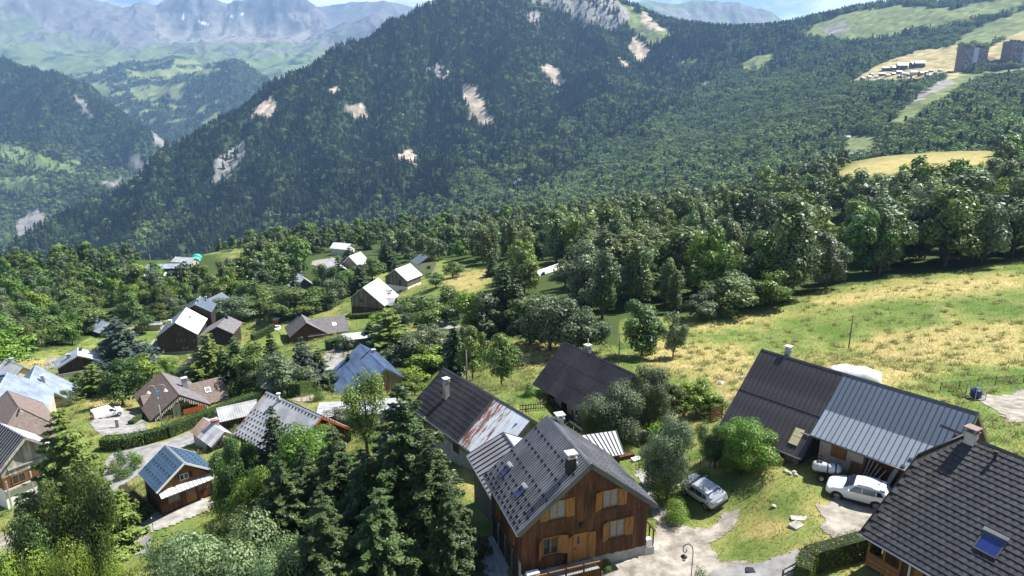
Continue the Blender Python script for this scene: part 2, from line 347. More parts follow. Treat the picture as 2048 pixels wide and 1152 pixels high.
def ground_mat():
    m, nt, b = new_mat('meadow_grass')
    a = nt.nodes.new('ShaderNodeAttribute'); a.attribute_name = 'ground'
    s = nt.nodes.new('ShaderNodeSeparateColor'); nt.links.new(a.outputs['Color'], s.inputs[0])
    n1 = noise_node(nt, 1.7, 6, .7, coord='World'); n2 = noise_node(nt, .35, 4, .6, coord='World')
    add = nt.nodes.new('ShaderNodeMath'); add.operation = 'MULTIPLY_ADD'; add.inputs[1].default_value = .55; nt.links.new(n1.outputs[0], add.inputs[0])
    sub = nt.nodes.new('ShaderNodeMath'); sub.operation = 'SUBTRACT'; sub.inputs[1].default_value = .275; nt.links.new(s.outputs[0], sub.inputs[0]); nt.links.new(sub.outputs[0], add.inputs[2])
    c = ramp(nt, add.outputs[0], [(.05, (.085, .145, .028)), (.35, (.175, .21, .06)), (.62, (.29, .265, .09)), (.9, (.46, .36, .17))])
    g = mixc(nt, s.outputs[1], (.8, .8, .8), (1.12, 1.12, 1.12)); c2 = mixc(nt, 1.0, c.outputs[0], g, 'MULTIPLY')
    c3 = mixc(nt, s.outputs[2], c2, (.05, .075, .02))
    nt.links.new(c3, b.inputs['Base Color']); b.inputs['Roughness'].default_value = .9; b.inputs['Specular IOR Level'].default_value = .1
    bump(nt, b, n1.outputs[0], .5, .15); return m
M_GROUND = ground_mat()
terrain, TV = sheet('terrain', gz, -62, 62, 9, 16000, 620, 620, M_GROUND, ground_col)
# ---------------------------------------------------------------- mountains
def ctrl(rows, back=(350, -260)):
    P = []
    for u, L in rows:
        for v, Z in L: P.append(at(u, v, Z))
        c = at(u, L[0][0], L[0][1]); k = (L[0][1]+back[0])/L[0][1]; P.append((c[0]*k, c[1]*k, c[2]+back[1]))
    return P
M1 = [(-250, [(640, 1750), (760, 1500)]), (-60, [(580, 1800), (680, 1600)]), (40, [(515, 1860), (600, 1650)]), (100, [(478, 1900), (530, 1800)]), (200, [(418, 1980), (500, 1800), (560, 1600)]), (300, [(355, 2060), (450, 1850), (540, 1600)]), (400, [(290, 2150), (400, 1950), (500, 1750)]), (500, [(225, 2300), (350, 2020), (500, 1700)]),
      (600, [(165, 2450), (300, 2150), (400, 1950), (495, 1680)]), (700, [(110, 2600), (240, 2250), (370, 1920), (480, 1550)]), (800, [(55, 2750), (200, 2350), (330, 2000), (455, 1500)]), (870, [(15, 2850), (110, 2560)]), (950, [(-17, 2930), (100, 2620)]), (1000, [(-32, 2980), (120, 2600), (250, 2250), (350, 1850), (435, 1400)]), (1060, [(-42, 3030)]), (1130, [(-30, 3060), (60, 2850)]),
      (1200, [(-8, 3100), (120, 2650), (230, 2250), (320, 1800), (405, 1250)]), (1260, [(22, 3100)]), (1310, [(50, 3080)]), (1400, [(66, 3000), (150, 2500), (230, 2050), (310, 1550), (380, 1080)]), (1480, [(76, 2980)]), (1560, [(73, 2900), (150, 2250), (230, 1700), (300, 1250), (350, 980)]), (1640, [(46, 2800)]),
      (1700, [(36, 2740), (110, 2150), (160, 1750), (220, 1400), (280, 1100), (330, 880)]), (1780, [(19, 2680)]), (1850, [(24, 2600), (80, 2120), (130, 1760), (190, 1330), (250, 1030), (300, 800)]), (1920, [(14, 2520)]), (2000, [(2, 2450), (60, 1980), (100, 1780), (135, 1640), (200, 1250), (255, 880)]), (2150, [(-30, 2350), (60, 1900), (120, 1600), (200, 1150), (260, 850)]), (2350, [(-60, 2200), (100, 1500), (220, 950)])]
t1 = TPS(ctrl(M1), 1000., 1e-4)
def m1z(x, y):
    r = np.hypot(x, y); z = t1(x, y)
    a = np.clip((r-1000)/900, 0, 1); left = np.clip(.5-(x-600)/900, .25, 1)
    z = z+a*left*(75*ridged(x/330+.3*perlin(x/500, y/500, 2), y/900, 4, 51)-18+14*fbm(x/120, y/120, 3, 55))+(1-a)*14*fbm(x/180, y/180, 3, 57)
    return z+a*left*6*ridged(x/60, y/45, 3, 58)
ROCK1 = [[(925, 165), (945, 170), (965, 200), (990, 250), (970, 252), (942, 238), (930, 205)], [(1085, 130), (1105, 128), (1130, 158), (1125, 172), (1110, 176), (1090, 150)], [(688, 212), (725, 207), (738, 235), (710, 240), (694, 230)], [(494, 236), (512, 214), (545, 193), (556, 213), (545, 242), (520, 236)],
         [(792, 312), (820, 296), (842, 320), (820, 332), (800, 325)], [(1272, 72), (1290, 88), (1302, 112), (1282, 130), (1262, 112), (1252, 88)], [(1282, 22), (1336, 60), (1310, 64), (1285, 48)], [(648, 178), (680, 172), (684, 184), (655, 188)], [(1235, 115), (1262, 128), (1260, 136), (1245, 132)]]
GREY1 = [[(850, 136), (880, 128), (908, 155), (900, 168), (870, 152)], [(440, 310), (490, 280), (500, 300), (470, 330), (450, 362), (425, 370), (430, 330)], [(1040, -40), (1110, -50), (1230, 0), (1262, 30), (1230, 62), (1180, 50), (1120, 22), (1060, 8)], [(1050, 28), (1085, 20), (1075, 56), (1050, 46)], [(1008, 387), (1058, 343), (1060, 356), (1022, 384)], [(1380, 172), (1425, 160), (1405, 188)], [(1655, 330), (1690, 302), (1750, 306), (1745, 325), (1690, 355)], [(1785, 225), (1850, 172), (1900, 155), (1905, 168), (1830, 205)], [(1640, 55), (1690, 40), (1700, 60), (1660, 72)], [(1750, 290), (1800, 250), (1800, 262), (1755, 300)]]
PALE1 = [[(1230, -5), (1262, 12), (1322, 52), (1345, 70), (1310, 92), (1270, 66), (1240, 40)], [(1590, 64), (1640, 44), (1700, 24), (1790, 10), (1905, 18), (1960, 4), (2060, -20), (2060, 14), (1960, 40), (1890, 52), (1780, 74), (1700, 84), (1620, 76)], [(1900, 92), (1950, 55), (2060, 15), (2060, 62), (1960, 92)], [(1478, 140), (1500, 118), (1552, 102), (1545, 126), (1505, 145)], [(1680, 300), (1692, 276), (1748, 270), (1765, 304), (1705, 322)], [(1765, 252), (1855, 180), (1925, 142), (1955, 162), (1860, 226), (1800, 258)], [(1360, 120), (1400, 112), (1395, 126), (1365, 130)], [(1600, 150), (1640, 138), (1640, 150), (1605, 158)], [(1918, 152), (1990, 142), (2060, 132), (2060, 150), (1960, 168)]]
HAY1 = [[(1690, 170), (1750, 132), (1830, 102), (1920, 90), (1930, 150), (1880, 160), (1780, 172)], [(1950, 116), (1990, 88), (2060, 55), (2060, 130), (1985, 140)]]
BANDS1 = [[(780, 400), (1000, 330), (1060, 350), (1000, 400), (860, 440), (700, 445)], [(1000, 430), (1300, 250), (1500, 120), (1700, 180), (1600, 260), (1300, 360), (1100, 420)]]
def masks1(V):
    u, v, zc = project(V); x, y = V[:, 0], V[:, 1]
    ru = 9*perlin(x/45, y/45, 61)+4*perlin(x/13, y/13, 62); rv = 5*perlin(x/45, y/45, 63)+3*perlin(x/13, y/13, 64)
    rock = in_any(u+ru, v+rv, ROCK1); grey = in_any(u+ru, v+rv, GREY1); pale = in_any(u+ru, v+rv, PALE1); hay = in_any(u+ru*.5, v+rv*.5, HAY1)
    n = fbm(x/60, y/60, 3, 66)
    rock |= (n > .58) & (u < 1350) & (v < 420)
    return rock, grey, pale, hay
def m1_col(V):
    rock, grey, pale, hay = masks1(V); x, y = V[:, 0], V[:, 1]
    base = np.tile(np.array([.032, .055, .022]), (len(V), 1)); k = np.clip(.5+.6*fbm(x/25, y/25, 3, 71), 0, 1)[:, None]
    base = base*(.7+.6*k)
    for msk, c in ((pale, (.20, .24, .10)), (hay, (.42, .36, .18)), (grey, (.30, .29, .27)), (rock, (.47, .40, .315))):
        kk = np.clip(.35+.9*k*(.6+.8*np.clip(.5+fbm(x/9, y/22, 3, 73), 0, 1))[:, None], .25, 1.3); base = np.where(msk[:, None], np.array(c)*kk, base)
    return base
def vcol_mat(name, scale=.02, amt=.25, b_=.6, dist=6.):
    m, nt, b = new_mat(name); a = nt.nodes.new('ShaderNodeAttribute'); a.attribute_name = 'ground'
    n = noise_node(nt, scale, 7, .7, coord='World'); r = ramp(nt, n.outputs[0], [(.3, (1-amt,)*3), (.7, (1+amt,)*3)])
    nt.links.new(mixc(nt, 1., a.outputs['Color'], r.outputs[0], 'MULTIPLY'), b.inputs['Base Color']); b.inputs['Roughness'].default_value = .95; b.inputs['Specular IOR Level'].default_value = .05
    bump(nt, b, n.outputs[0], b_, dist); return m
M_MT = vcol_mat('mountain_slope', .05, .3, .8, 4.)
mountain, _ = sheet('mountain', m1z, -50, 50, 780, 3900, 470, 340, M_MT, m1_col)
# middle ranges on the left
M2A = [(-350, [(40, 4400), (180, 3900), (300, 3400)]), (-150, [(105, 4250), (200, 3800), (300, 3350), (450, 2800)]), (0, [(128, 4050), (220, 3650), (275, 3350), (400, 2900), (500, 2550), (600, 2300)]), (70, [(143, 4000), (240, 3500), (300, 3250), (430, 2750)]), (140, [(162, 3950), (260, 3500), (330, 3200), (420, 2850), (520, 2450)]), (200, [(192, 3900), (280, 3500), (345, 3150)]), (250, [(240, 3850), (300, 3500), (345, 3200)]), (300, [(275, 3750), (320, 3500), (350, 3300)]), (345, [(302, 3700), (345, 3480)]), (375, [(350, 3650), (380, 3500)]), (500, [(430, 3600)]), (300, [(420, 2800)]), (240, [(385, 3000), (460, 2650)])]
t2a = TPS(ctrl(M2A, (400, -200)), 1000., 1e-4)
def m2az(x, y): return t2a(x, y)+70*ridged(x/420, y/420, 5, 81)+12*fbm(x/90, y/90, 3, 83)-28
ROCK2 = [[(146, 190), (168, 198), (192, 240), (180, 232), (160, 215)], [(300, 258), (345, 295), (352, 305), (335, 308), (310, 285)], [(256, 314), (300, 322), (322, 340), (295, 350), (262, 332)], [(33, 445), (70, 418), (122, 452), (82, 482), (33, 476)], [(195, 365), (245, 358), (225, 380)], [(20, 412), (50, 410), (48, 418)]]
GRN2 = [[(0, 285), (60, 300), (150, 335), (160, 350), (60, 340), (0, 315)], [(130, 320), (165, 322), (160, 335)], [(150, 345), (180, 343), (178, 353)], [(0, 355), (60, 350), (120, 375), (60, 385), (0, 380)]]
def m2_col(V):
    u, v, zc = project(V); x, y = V[:, 0], V[:, 1]; ru = 7*perlin(x/60, y/60, 91); rv = 5*perlin(x/60, y/60, 92)
    k = np.clip(.5+.6*fbm(x/50, y/50, 4, 93), 0, 1)[:, None]; low = np.clip((v-280)/120, 0, 1)[:, None]
    base = np.array([.030, .050, .024])*(1-low)+np.array([.055, .092, .032])*low
    base = base*(.55+.9*k)
    base = np.where(in_any(u+ru, v+rv, GRN2)[:, None], np.array([.14, .19, .07])*(.8+.4*k), base)
    return np.where(in_any(u+ru, v+rv, ROCK2)[:, None], np.array([.23, .22, .215])*(.5+.9*k), base)
m2a, _ = sheet('mountain', m2az, -50, -18, 1900, 5900, 240, 260, M_MT, m2_col)
M2B = [(200, [(150, 6200), (200, 5500), (260, 4900), (330, 4500)]), (260, [(138, 6350), (180, 5600), (235, 4950), (320, 4300)]), (330, [(124, 6400), (170, 5700), (230, 4900), (300, 4500), (360, 4100)]), (400, [(126, 6300), (165, 5600), (215, 5000), (290, 4500), (360, 4100)]), (440, [(140, 5500), (200, 4950), (290, 4450)]), (480, [(127, 5300), (180, 5000), (260, 4600)]), (520, [(148, 5250), (210, 4900)]), (560, [(172, 5200), (230, 4900), (290, 4600)]), (620, [(200, 5150), (260, 4900)]), (700, [(230, 5100), (300, 4700)]), (100, [(160, 6300), (230, 5400), (330, 4600)]), (0, [(150, 6500), (300, 5000)])]
t2b = TPS(ctrl(M2B, (500, -220)), 1000., 1e-4)
def m2bz(x, y): return t2b(x, y)+60*ridged(x/420, y/420, 5, 101)-15+14*fbm(x/110, y/110, 3, 103)
GRN3 = [[(250, 148), (330, 138), (400, 135), (420, 142), (330, 155), (260, 155)], [(260, 185), (330, 170), (380, 165), (370, 180), (300, 195), (270, 195)], [(180, 170), (210, 165), (220, 195), (205, 195)], [(340, 122), (420, 118), (430, 130), (350, 132)], [(555, 180), (600, 190), (620, 215), (580, 205)]]
def m2b_col(V):
    u, v, zc = project(V); x, y = V[:, 0], V[:, 1]; ru = 9*perlin(x/90, y/90, 111); rv = 5*perlin(x/90, y/90, 112)
    k = np.clip(.5+.7*fbm(x/70, y/70, 4, 113), 0, 1)[:, None]
    base = np.array([.035, .058, .028])*(.6+.8*k)
    pt = (fbm(x/140, y/90, 4, 114) > .18) & (u < 440) & (v < 250)
    return np.where((in_any(u+ru, v+rv, GRN3) | pt)[:, None], np.array([.19, .22, .09])*(.8+.4*k), base)
m2b, _ = sheet('mountain', m2bz, -42, -10, 3900, 8200, 230, 170, M_MT, m2b_col)
# the far range with bare rock and alpine grass
M3 = [(-300, [(-140, 9000), (60, 7600), (170, 6600)]), (-100, [(-110, 8900), (30, 7900), (120, 7000), (170, 6500)]), (0, [(-80, 8800), (20, 8000), (90, 7200), (140, 6700), (200, 6200)]), (90, [(-28, 8900), (40, 8200), (110, 7300), (150, 6700)]), (150, [(-16, 9000), (60, 8200), (125, 7100)]), (207, [(2, 9100), (70, 8200), (118, 7200), (160, 6500)]), (240, [(7, 9100), (85, 8000)]), (285, [(-3, 9150), (60, 8500), (115, 7300)]), (312, [(12, 9200), (75, 8400)]), (335, [(-6, 9300), (50, 8900), (85, 8200), (120, 7000)]), (400, [(-28, 9300), (45, 8900), (80, 8100), (118, 7000)]), (446, [(4, 9300), (60, 8800), (100, 7500)]), (520, [(-25, 9300), (40, 8900), (70, 8300), (100, 7400), (140, 6500)]), (585, [(-18, 9200), (50, 8700), (95, 7300), (140, 6300)]), (622, [(2, 9100), (60, 8500), (120, 6800)]), (650, [(22, 9000), (60, 8400), (130, 6600), (190, 6000)]), (700, [(52, 8600), (110, 7400), (160, 6400)]), (740, [(32, 8300), (90, 7500)]), (772, [(16, 8200), (70, 7500), (150, 6500)]), (810, [(30, 8200), (80, 7600)]), (880, [(40, 8200), (120, 7200)]), (1000, [(70, 8200), (150, 7000)])]
t3 = TPS(ctrl(M3, (500, -350)), 2000., 1e-4)
def m3z(x, y):
    up = np.clip((t3(x, y)+50)/500, .3, 1)
    return t3(x, y)+up*(115*ridged(x/520+.25*perlin(x/300, y/300, 5), y/1100, 7, 121)-95)+14*fbm(x/150, y/150, 4, 125)
def m3_col(V):
    u, v, zc = project(V); x, y, z = V[:, 0], V[:, 1], V[:, 2]
    n = fbm(x/420, y/420, 5, 131); k = np.clip(.5+.7*fbm(x/120, y/260, 5, 133), 0, 1)[:, None]
    alt = (z-330+480*n-np.clip(200-u, 0, 200)*1.0)/260; a = np.clip(alt, 0, 1)[:, None]
    gul = np.clip(.5+.75*ridged(x/230+.4*perlin(x/200, y/200, 8), y/620, 5, 161), 0, 1.3)[:, None]; k = np.clip(.35*k+.65*gul, 0, 1.2)
    grass = np.array([.115, .155, .068])*(.7+.6*k); rock = np.array([.105, .103, .104])*(.25+1.6*k)
    c = grass*(1-a)+rock*a
    scree = (v > 25) & (v < 85) & (u > 310) & (u < 620) & (n > -.25)
    c = np.where(scree[:, None], np.array([.21, .20, .185])*(.6+.6*k), c)
    snow = in_any(u+4*perlin(x/80, y/80, 135), v+3*perlin(x/80, y/80, 136), [[(362, 24), (374, 38), (372, 41), (362, 38)], [(378, 32), (384, 32), (382, 36)], [(390, 40), (402, 42), (418, 46), (416, 50), (402, 46)], [(462, 32), (466, 28), (466, 38)], [(480, 24), (490, 26), (486, 28)]])
    c = np.where(snow[:, None], np.array([.85, .86, .88]), c)
    wd = (fbm(x/260, y/200, 4, 137) > .22) & (v > 100)
    return np.where(wd[:, None], np.array([.055, .085, .045])*(.8+.4*k), c)
M_FAR = vcol_mat('alpine_rock', .012, .28, .9, 14.)
m3, _ = sheet('mountain', m3z, -48, 2, 5600, 13000, 520, 330, M_FAR, m3_col)
M3B = [(600, [(20, 11000), (60, 10000)]), (660, [(20, 11000), (60, 10000)]), (690, [(9, 11000), (50, 10200)]), (740, [(10, 11000), (50, 10200)]), (800, [(10, 11000), (50, 10200)]), (833, [(24, 11000), (60, 10200)]), (900, [(40, 11000), (90, 10200)])]
t3b = TPS(ctrl(M3B, (500, -350)), 2000., 1e-4)
m3b, _ = sheet('mountain', lambda x, y: t3b(x, y)+40*ridged(x/500, y/900, 4, 141)-10, -18, -4, 9800, 11800, 110, 60, M_FAR, m3_col)
M4 = [(1100, [(60, 8600), (140, 7600)]), (1200, [(30, 8500), (120, 7600)]), (1262, [(12, 8400), (100, 7500)]), (1288, [(2, 8400), (80, 7600)]), (1340, [(10, 8400), (100, 7500)]), (1376, [(-3, 8400), (70, 7700)]), (1430, [(-16, 8350), (40, 7900), (110, 7200)]), (1487, [(-4, 8300), (50, 7800), (110, 7200)]), (1535, [(10, 8200), (60, 7700), (110, 7200)]), (1558, [(29, 8200), (80, 7600)]), (1590, [(46, 8200), (100, 7600)]), (1650, [(48, 8200), (110, 7500)]), (1750, [(70, 8200), (120, 7600)])]
t4 = TPS(ctrl(M4, (500, -350)), 2000., 1e-4)
def m4_col(V):
    x, y, z = V[:, 0], V[:, 1], V[:, 2]; u, v, zc = project(V)
    k = np.clip(.5+.8*fbm(x/130, y/300, 5, 153), 0, 1)[:, None]; n = fbm(x/350, y/350, 4, 151)
    a = np.clip((n+.05)*4+(u-1400)/120, 0, 1)[:, None]
    return np.array([.15, .20, .11])*(.8+.4*k)*(1-a)+np.array([.22, .21, .2])*(.6+.8*k)*a
m4, _ = sheet('mountain', lambda x, y: t4(x, y)+60*ridged(x/420, y/1000, 5, 155)-18+12*fbm(x/120, y/120, 3, 157), 2, 34, 6900, 9000, 240, 110, M_FAR, m4_col)
for o, l in ((mountain, 0), (m2a, 0), (m2b, 0), (m3, 0), (m3b, 0), (m4, 0)): o['kind'] = 'structure'
# ---------------------------------------------------------------- haze
def haze_box():
    m = bpy.data.materials.new('haze'); m.use_nodes = True; nt = m.node_tree
    for n in list(nt.nodes): nt.nodes.remove(n)
    o = nt.nodes.new('ShaderNodeOutputMaterial'); p = nt.nodes.new('ShaderNodeVolumePrincipled')
    p.inputs['Color'].default_value = (.33, .58, 1, 1); p.inputs['Density'].default_value = HAZE; p.inputs['Anisotropy'].default_value = .15
    nt.links.new(p.outputs[0], o.inputs['Volume'])
    b = MB().box(-17000, 17000, -500, 17000, -900, 1560); ob = b.obj('haze', m); ob['kind'] = 'stuff'; return ob
HAZE = 7e-5
haze_box()
# ---------------------------------------------------------------- materials of the place
M_ASPH = mat('asphalt_grey', (.245, .24, .235), .9, .3, .8, bmp=.1, coord='World'); M_GRAV = mat('gravel', (.225, .20, .17), .95, .3, .9, bmp=.4, coord='World', c2=(.375, .345, .30))
M_CONC = mat('concrete', (.31, .30, .28), .9, .28, 1.2, bmp=.15); M_PLASTER = mat('white_plaster', (.74, .72, .67), .9, .06, .8); M_BEIGE = mat('beige_plaster', (.50, .42, .34), .9, .15, .7)
M_STONE = mat('pale_stone', (.46, .44, .40), .85, .15, 2., bmp=.2); M_STONEG = mat('grey_stone_wall', (.34, .32, .29), .9, .3, 2.5, bmp=.4)
M_DARKMET = mat('dark_grey_sheet', (.070, .072, .082), .42, .2, .5, metal=0, spec=.5); M_ANTH = mat('anthracite_sheet', (.18, .183, .20), .45, .3, .5, spec=.5)
M_BROWNMET = mat('brown_black_sheet', (.045, .041, .045), .5, .4, .5, spec=.4); M_BLUEGREY = mat('blue_grey_sheet', (.11, .14, .19), .42, .12, .35, spec=.5, rnd=.06)
M_BLUE = mat('blue_corrugated_sheet', (.13, .19, .32), .45, .3, .5, spec=.5, scl=(.4, 2, 1)); M_BLUE2 = mat('blue_tile_sheet', (.058, .108, .175), .45, .12, .6, spec=.45)
M_GREYMET = mat('light_grey_sheet', (.36, .37, .39), .5, .28, .5, spec=.4); M_GALV = mat('galvanised_sheet', (.46, .48, .51), .45, .16, .8, spec=.5)
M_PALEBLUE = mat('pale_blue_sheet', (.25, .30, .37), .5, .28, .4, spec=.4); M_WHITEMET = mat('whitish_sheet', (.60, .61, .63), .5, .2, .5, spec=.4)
M_TILEBR = mat('brown_shingle', (.165, .130, .115), .85, .3, 2.2, bmp=.4, scl=(3, 1, 1)); M_TILEGR = mat('grey_brown_shingle', (.15, .14, .15), .85, .28, 2.0, bmp=.4)
M_TILEDK = mat('black_roof_tile', (.033, .035, .043), .62, .25, 1.2, rnd=.28, spec=.35)
M_WOOD = mat('red_brown_timber', (.078, .031, .014), .75, .45, 1.6, scl=(3, 3, .35), bmp=.2, rnd=.28); M_WOOD2 = mat('orange_timber', (.145, .064, .024), .7, .3, 1.6, scl=(3, 3, .35), rnd=.15)
M_SHUT = mat('honey_timber', (.25, .115, .033), .6, .2, 1.6, scl=(4, 4, .6)); M_OLDW = mat('weathered_timber', (.155, .130, .110), .9, .45, 1.5, scl=(3, 3, .3), rnd=.3)
M_GREYW = mat('silver_grey_timber', (.33, .31, .285), .9, .35, 2., scl=(3, 3, .3), rnd=.22); M_DARKW = mat('black_brown_timber', (.042, .030, .024), .85, .4, 1.5, scl=(3, 3, .3), rnd=.2)
M_BLACK = mat('black_metal', (.018, .018, .02), .5, .1); M_WHITE = mat('white_paint', (.78, .78, .77), .5, .04); M_GLASS = glass('window_glass'); M_GLASSB = glass('skylight_glass', (.02, .035, .16), .12); M_CURT = mat('net_curtain', (.20, .195, .20), .7, .2, 6)
M_RUST = mat('rusting_white_sheet', (.60, .64, .68), .6, .05, 1.2, scl=(4.2, .3, .8), c2=(.20, .062, .042), lo=.50, hi=.57, rnd=.1); M_RUST2 = mat('flaking_white_sheet', (.60, .64, .69), .6, .05, 1.4, scl=(4, .3, .8), c2=(.33, .2, .16), lo=.60, hi=.66, rnd=.08)
M_RUST3 = mat('red_rust_sheet', (.58, .62, .66), .6, .05, 1.2, scl=(4., .3, .8), c2=(.21, .066, .045), lo=.42, hi=.5, rnd=.15)
M_ORANGE = mat('orange_red_timber', (.40, .10, .028), .7, .15, 1.5)
# ---------------------------------------------------------------- roads and yards: sheets laid on the ground
def patch(name, polys, m, cell=.35, off=.05, rag=.35, seed=0, jit=1.):
    cells = {}
    Vd = {}; V = []; Q = []
    for poly in polys:
        W = np.array([hit(u, v)[:2] for u, v in poly])
        x0, y0 = W.min(0)-1; x1, y1 = W.max(0)+1
        xs = np.arange(math.floor(x0/cell), math.ceil(x1/cell)); ys = np.arange(math.floor(y0/cell), math.ceil(y1/cell))
        X, Y = np.meshgrid((xs+.5)*cell, (ys+.5)*cell)
        wx = rag*perlin(X/1.3, Y/1.3, 201+seed)+2*rag*perlin(X/5, Y/5, 203+seed); wy = rag*perlin(X/1.3, Y/1.3, 202+seed)+2*rag*perlin(X/5, Y/5, 204+seed)
        ins = in_poly(X+wx, Y+wy, [tuple(p) for p in W])
        for j, i in zip(*np.nonzero(ins)): cells[(int(xs[i]), int(ys[j]))] = 1
    for (i, j) in cells:
        q = []
        for a, b in ((i, j), (i+1, j), (i+1, j+1), (i, j+1)):
            if (a, b) not in Vd: Vd[(a, b)] = len(V); V.append((a*cell, b*cell))
            q.append(Vd[(a, b)])
        Q.append(q)
    V = np.array(V); V = V+jit*cell*.35*np.stack([perlin(V[:, 0]*3.1/cell*.3, V[:, 1]*.9/cell, 7), perlin(V[:, 0]*.9/cell, V[:, 1]*.9/cell, 8)], 1)
    Z = gz(V[:, 0], V[:, 1])+off
    o = link(name, np_mesh(name, np.column_stack([V, Z]), np.array(Q), m, True)); o['kind'] = 'structure'; return o
patch('gravel_yard', [[(1205, 1175), (1222, 1128), (1262, 1108), (1300, 1090), (1312, 1050), (1292, 1005), (1318, 1008), (1352, 1045), (1400, 1062), (1432, 1050), (1444, 1022), (1480, 1006), (1478, 1030), (1440, 1070), (1424, 1100), (1440, 1122), (1520, 1128), (1480, 1175)]], M_GRAV, .18, .05, .4)
patch('gravel_parking', [[(1662, 998), (1700, 990), (1780, 1020), (1790, 1090), (1735, 1072), (1668, 1078), (1650, 1050), (1636, 1012)]], M_GRAV, .18, .05, .45, 3)
patch('road', [[(1380, 1190), (1430, 1140), (1520, 1126), (1585, 1106), (1660, 1079), (1735, 1066), (1800, 1040), (1830, 1075), (1757, 1090), (1660, 1118), (1590, 1142), (1560, 1190)]], M_ASPH, .2, .075, .06, 5, .3)
patch('path', [[(1270, 942), (1290, 935), (1305, 962), (1312, 1000), (1296, 1006), (1284, 975)]], M_CONC, .25, .05, .15, 6)
patch('road', [[(184, 852), (188, 838), (235, 826), (284, 816), (290, 842), (246, 862), (205, 876)], [(232, 868), (262, 852), (292, 846), (294, 868), (250, 880)]], M_ASPH, .4, .06, .15, 7)
patch('road', [[(215, 912), (255, 898), (330, 884), (384, 862), (404, 872), (398, 886), (350, 900), (310, 925), (280, 950), (262, 962), (238, 975), (226, 1000), (236, 1015), (246, 1050), (262, 1085), (300, 1062), (292, 1110), (228, 1112), (212, 1010), (208, 940)]], M_ASPH, .35, .06, .15, 8)
patch('driveway', [[(258, 1053), (330, 1020), (416, 996), (438, 1012), (400, 1030), (304, 1066)]], M_CONC, .3, .09, .1, 9, .3)
patch('road', [[(655, 704), (707, 687), (700, 705), (687, 720), (672, 735), (650, 745), (640, 738)]], M_ASPH, .5, .07, .2, 10)
patch('path', [[(588, 800), (645, 785), (650, 793), (612, 805)]], M_GRAV, .4, .06, .2, 11)
patch('road', [[(862, 640), (900, 645), (930, 652), (926, 660), (888, 658), (868, 658)], [(828, 668), (850, 660), (850, 670), (832, 676)]], M_ASPH, .6, .08, .2, 12)
patch('driveway', [[(345, 752), (370, 724), (398, 700), (412, 702), (400, 727), (368, 752)]], M_ASPH, .5, .07, .15, 13)
patch('road', [[(620, 530), (664, 514), (672, 520), (640, 534)], [(640, 528), (700, 520), (700, 528), (645, 536)]], M_GRAV, .9, .12, .3, 14)
patch('gravel_track', [[(1962, 792), (2070, 776), (2070, 850), (2030, 846), (1985, 822)]], M_GRAV, .4, .06, .5, 15)
patch('driveway', [[(286, 702), (310, 676), (316, 682), (306, 706), (296, 714)]], M_GRAV, .6, .07, .2, 16)
patch('gravel_yard', [[(-30, 1085), (20, 1062), (36, 1085), (10, 1120), (-30, 1130)]], M_GRAV, .4, .06, .3, 17)
patch('driveway', [[(90, 722), (112, 712), (112, 735), (90, 738)]], M_ASPH, .5, .06, .2, 18)
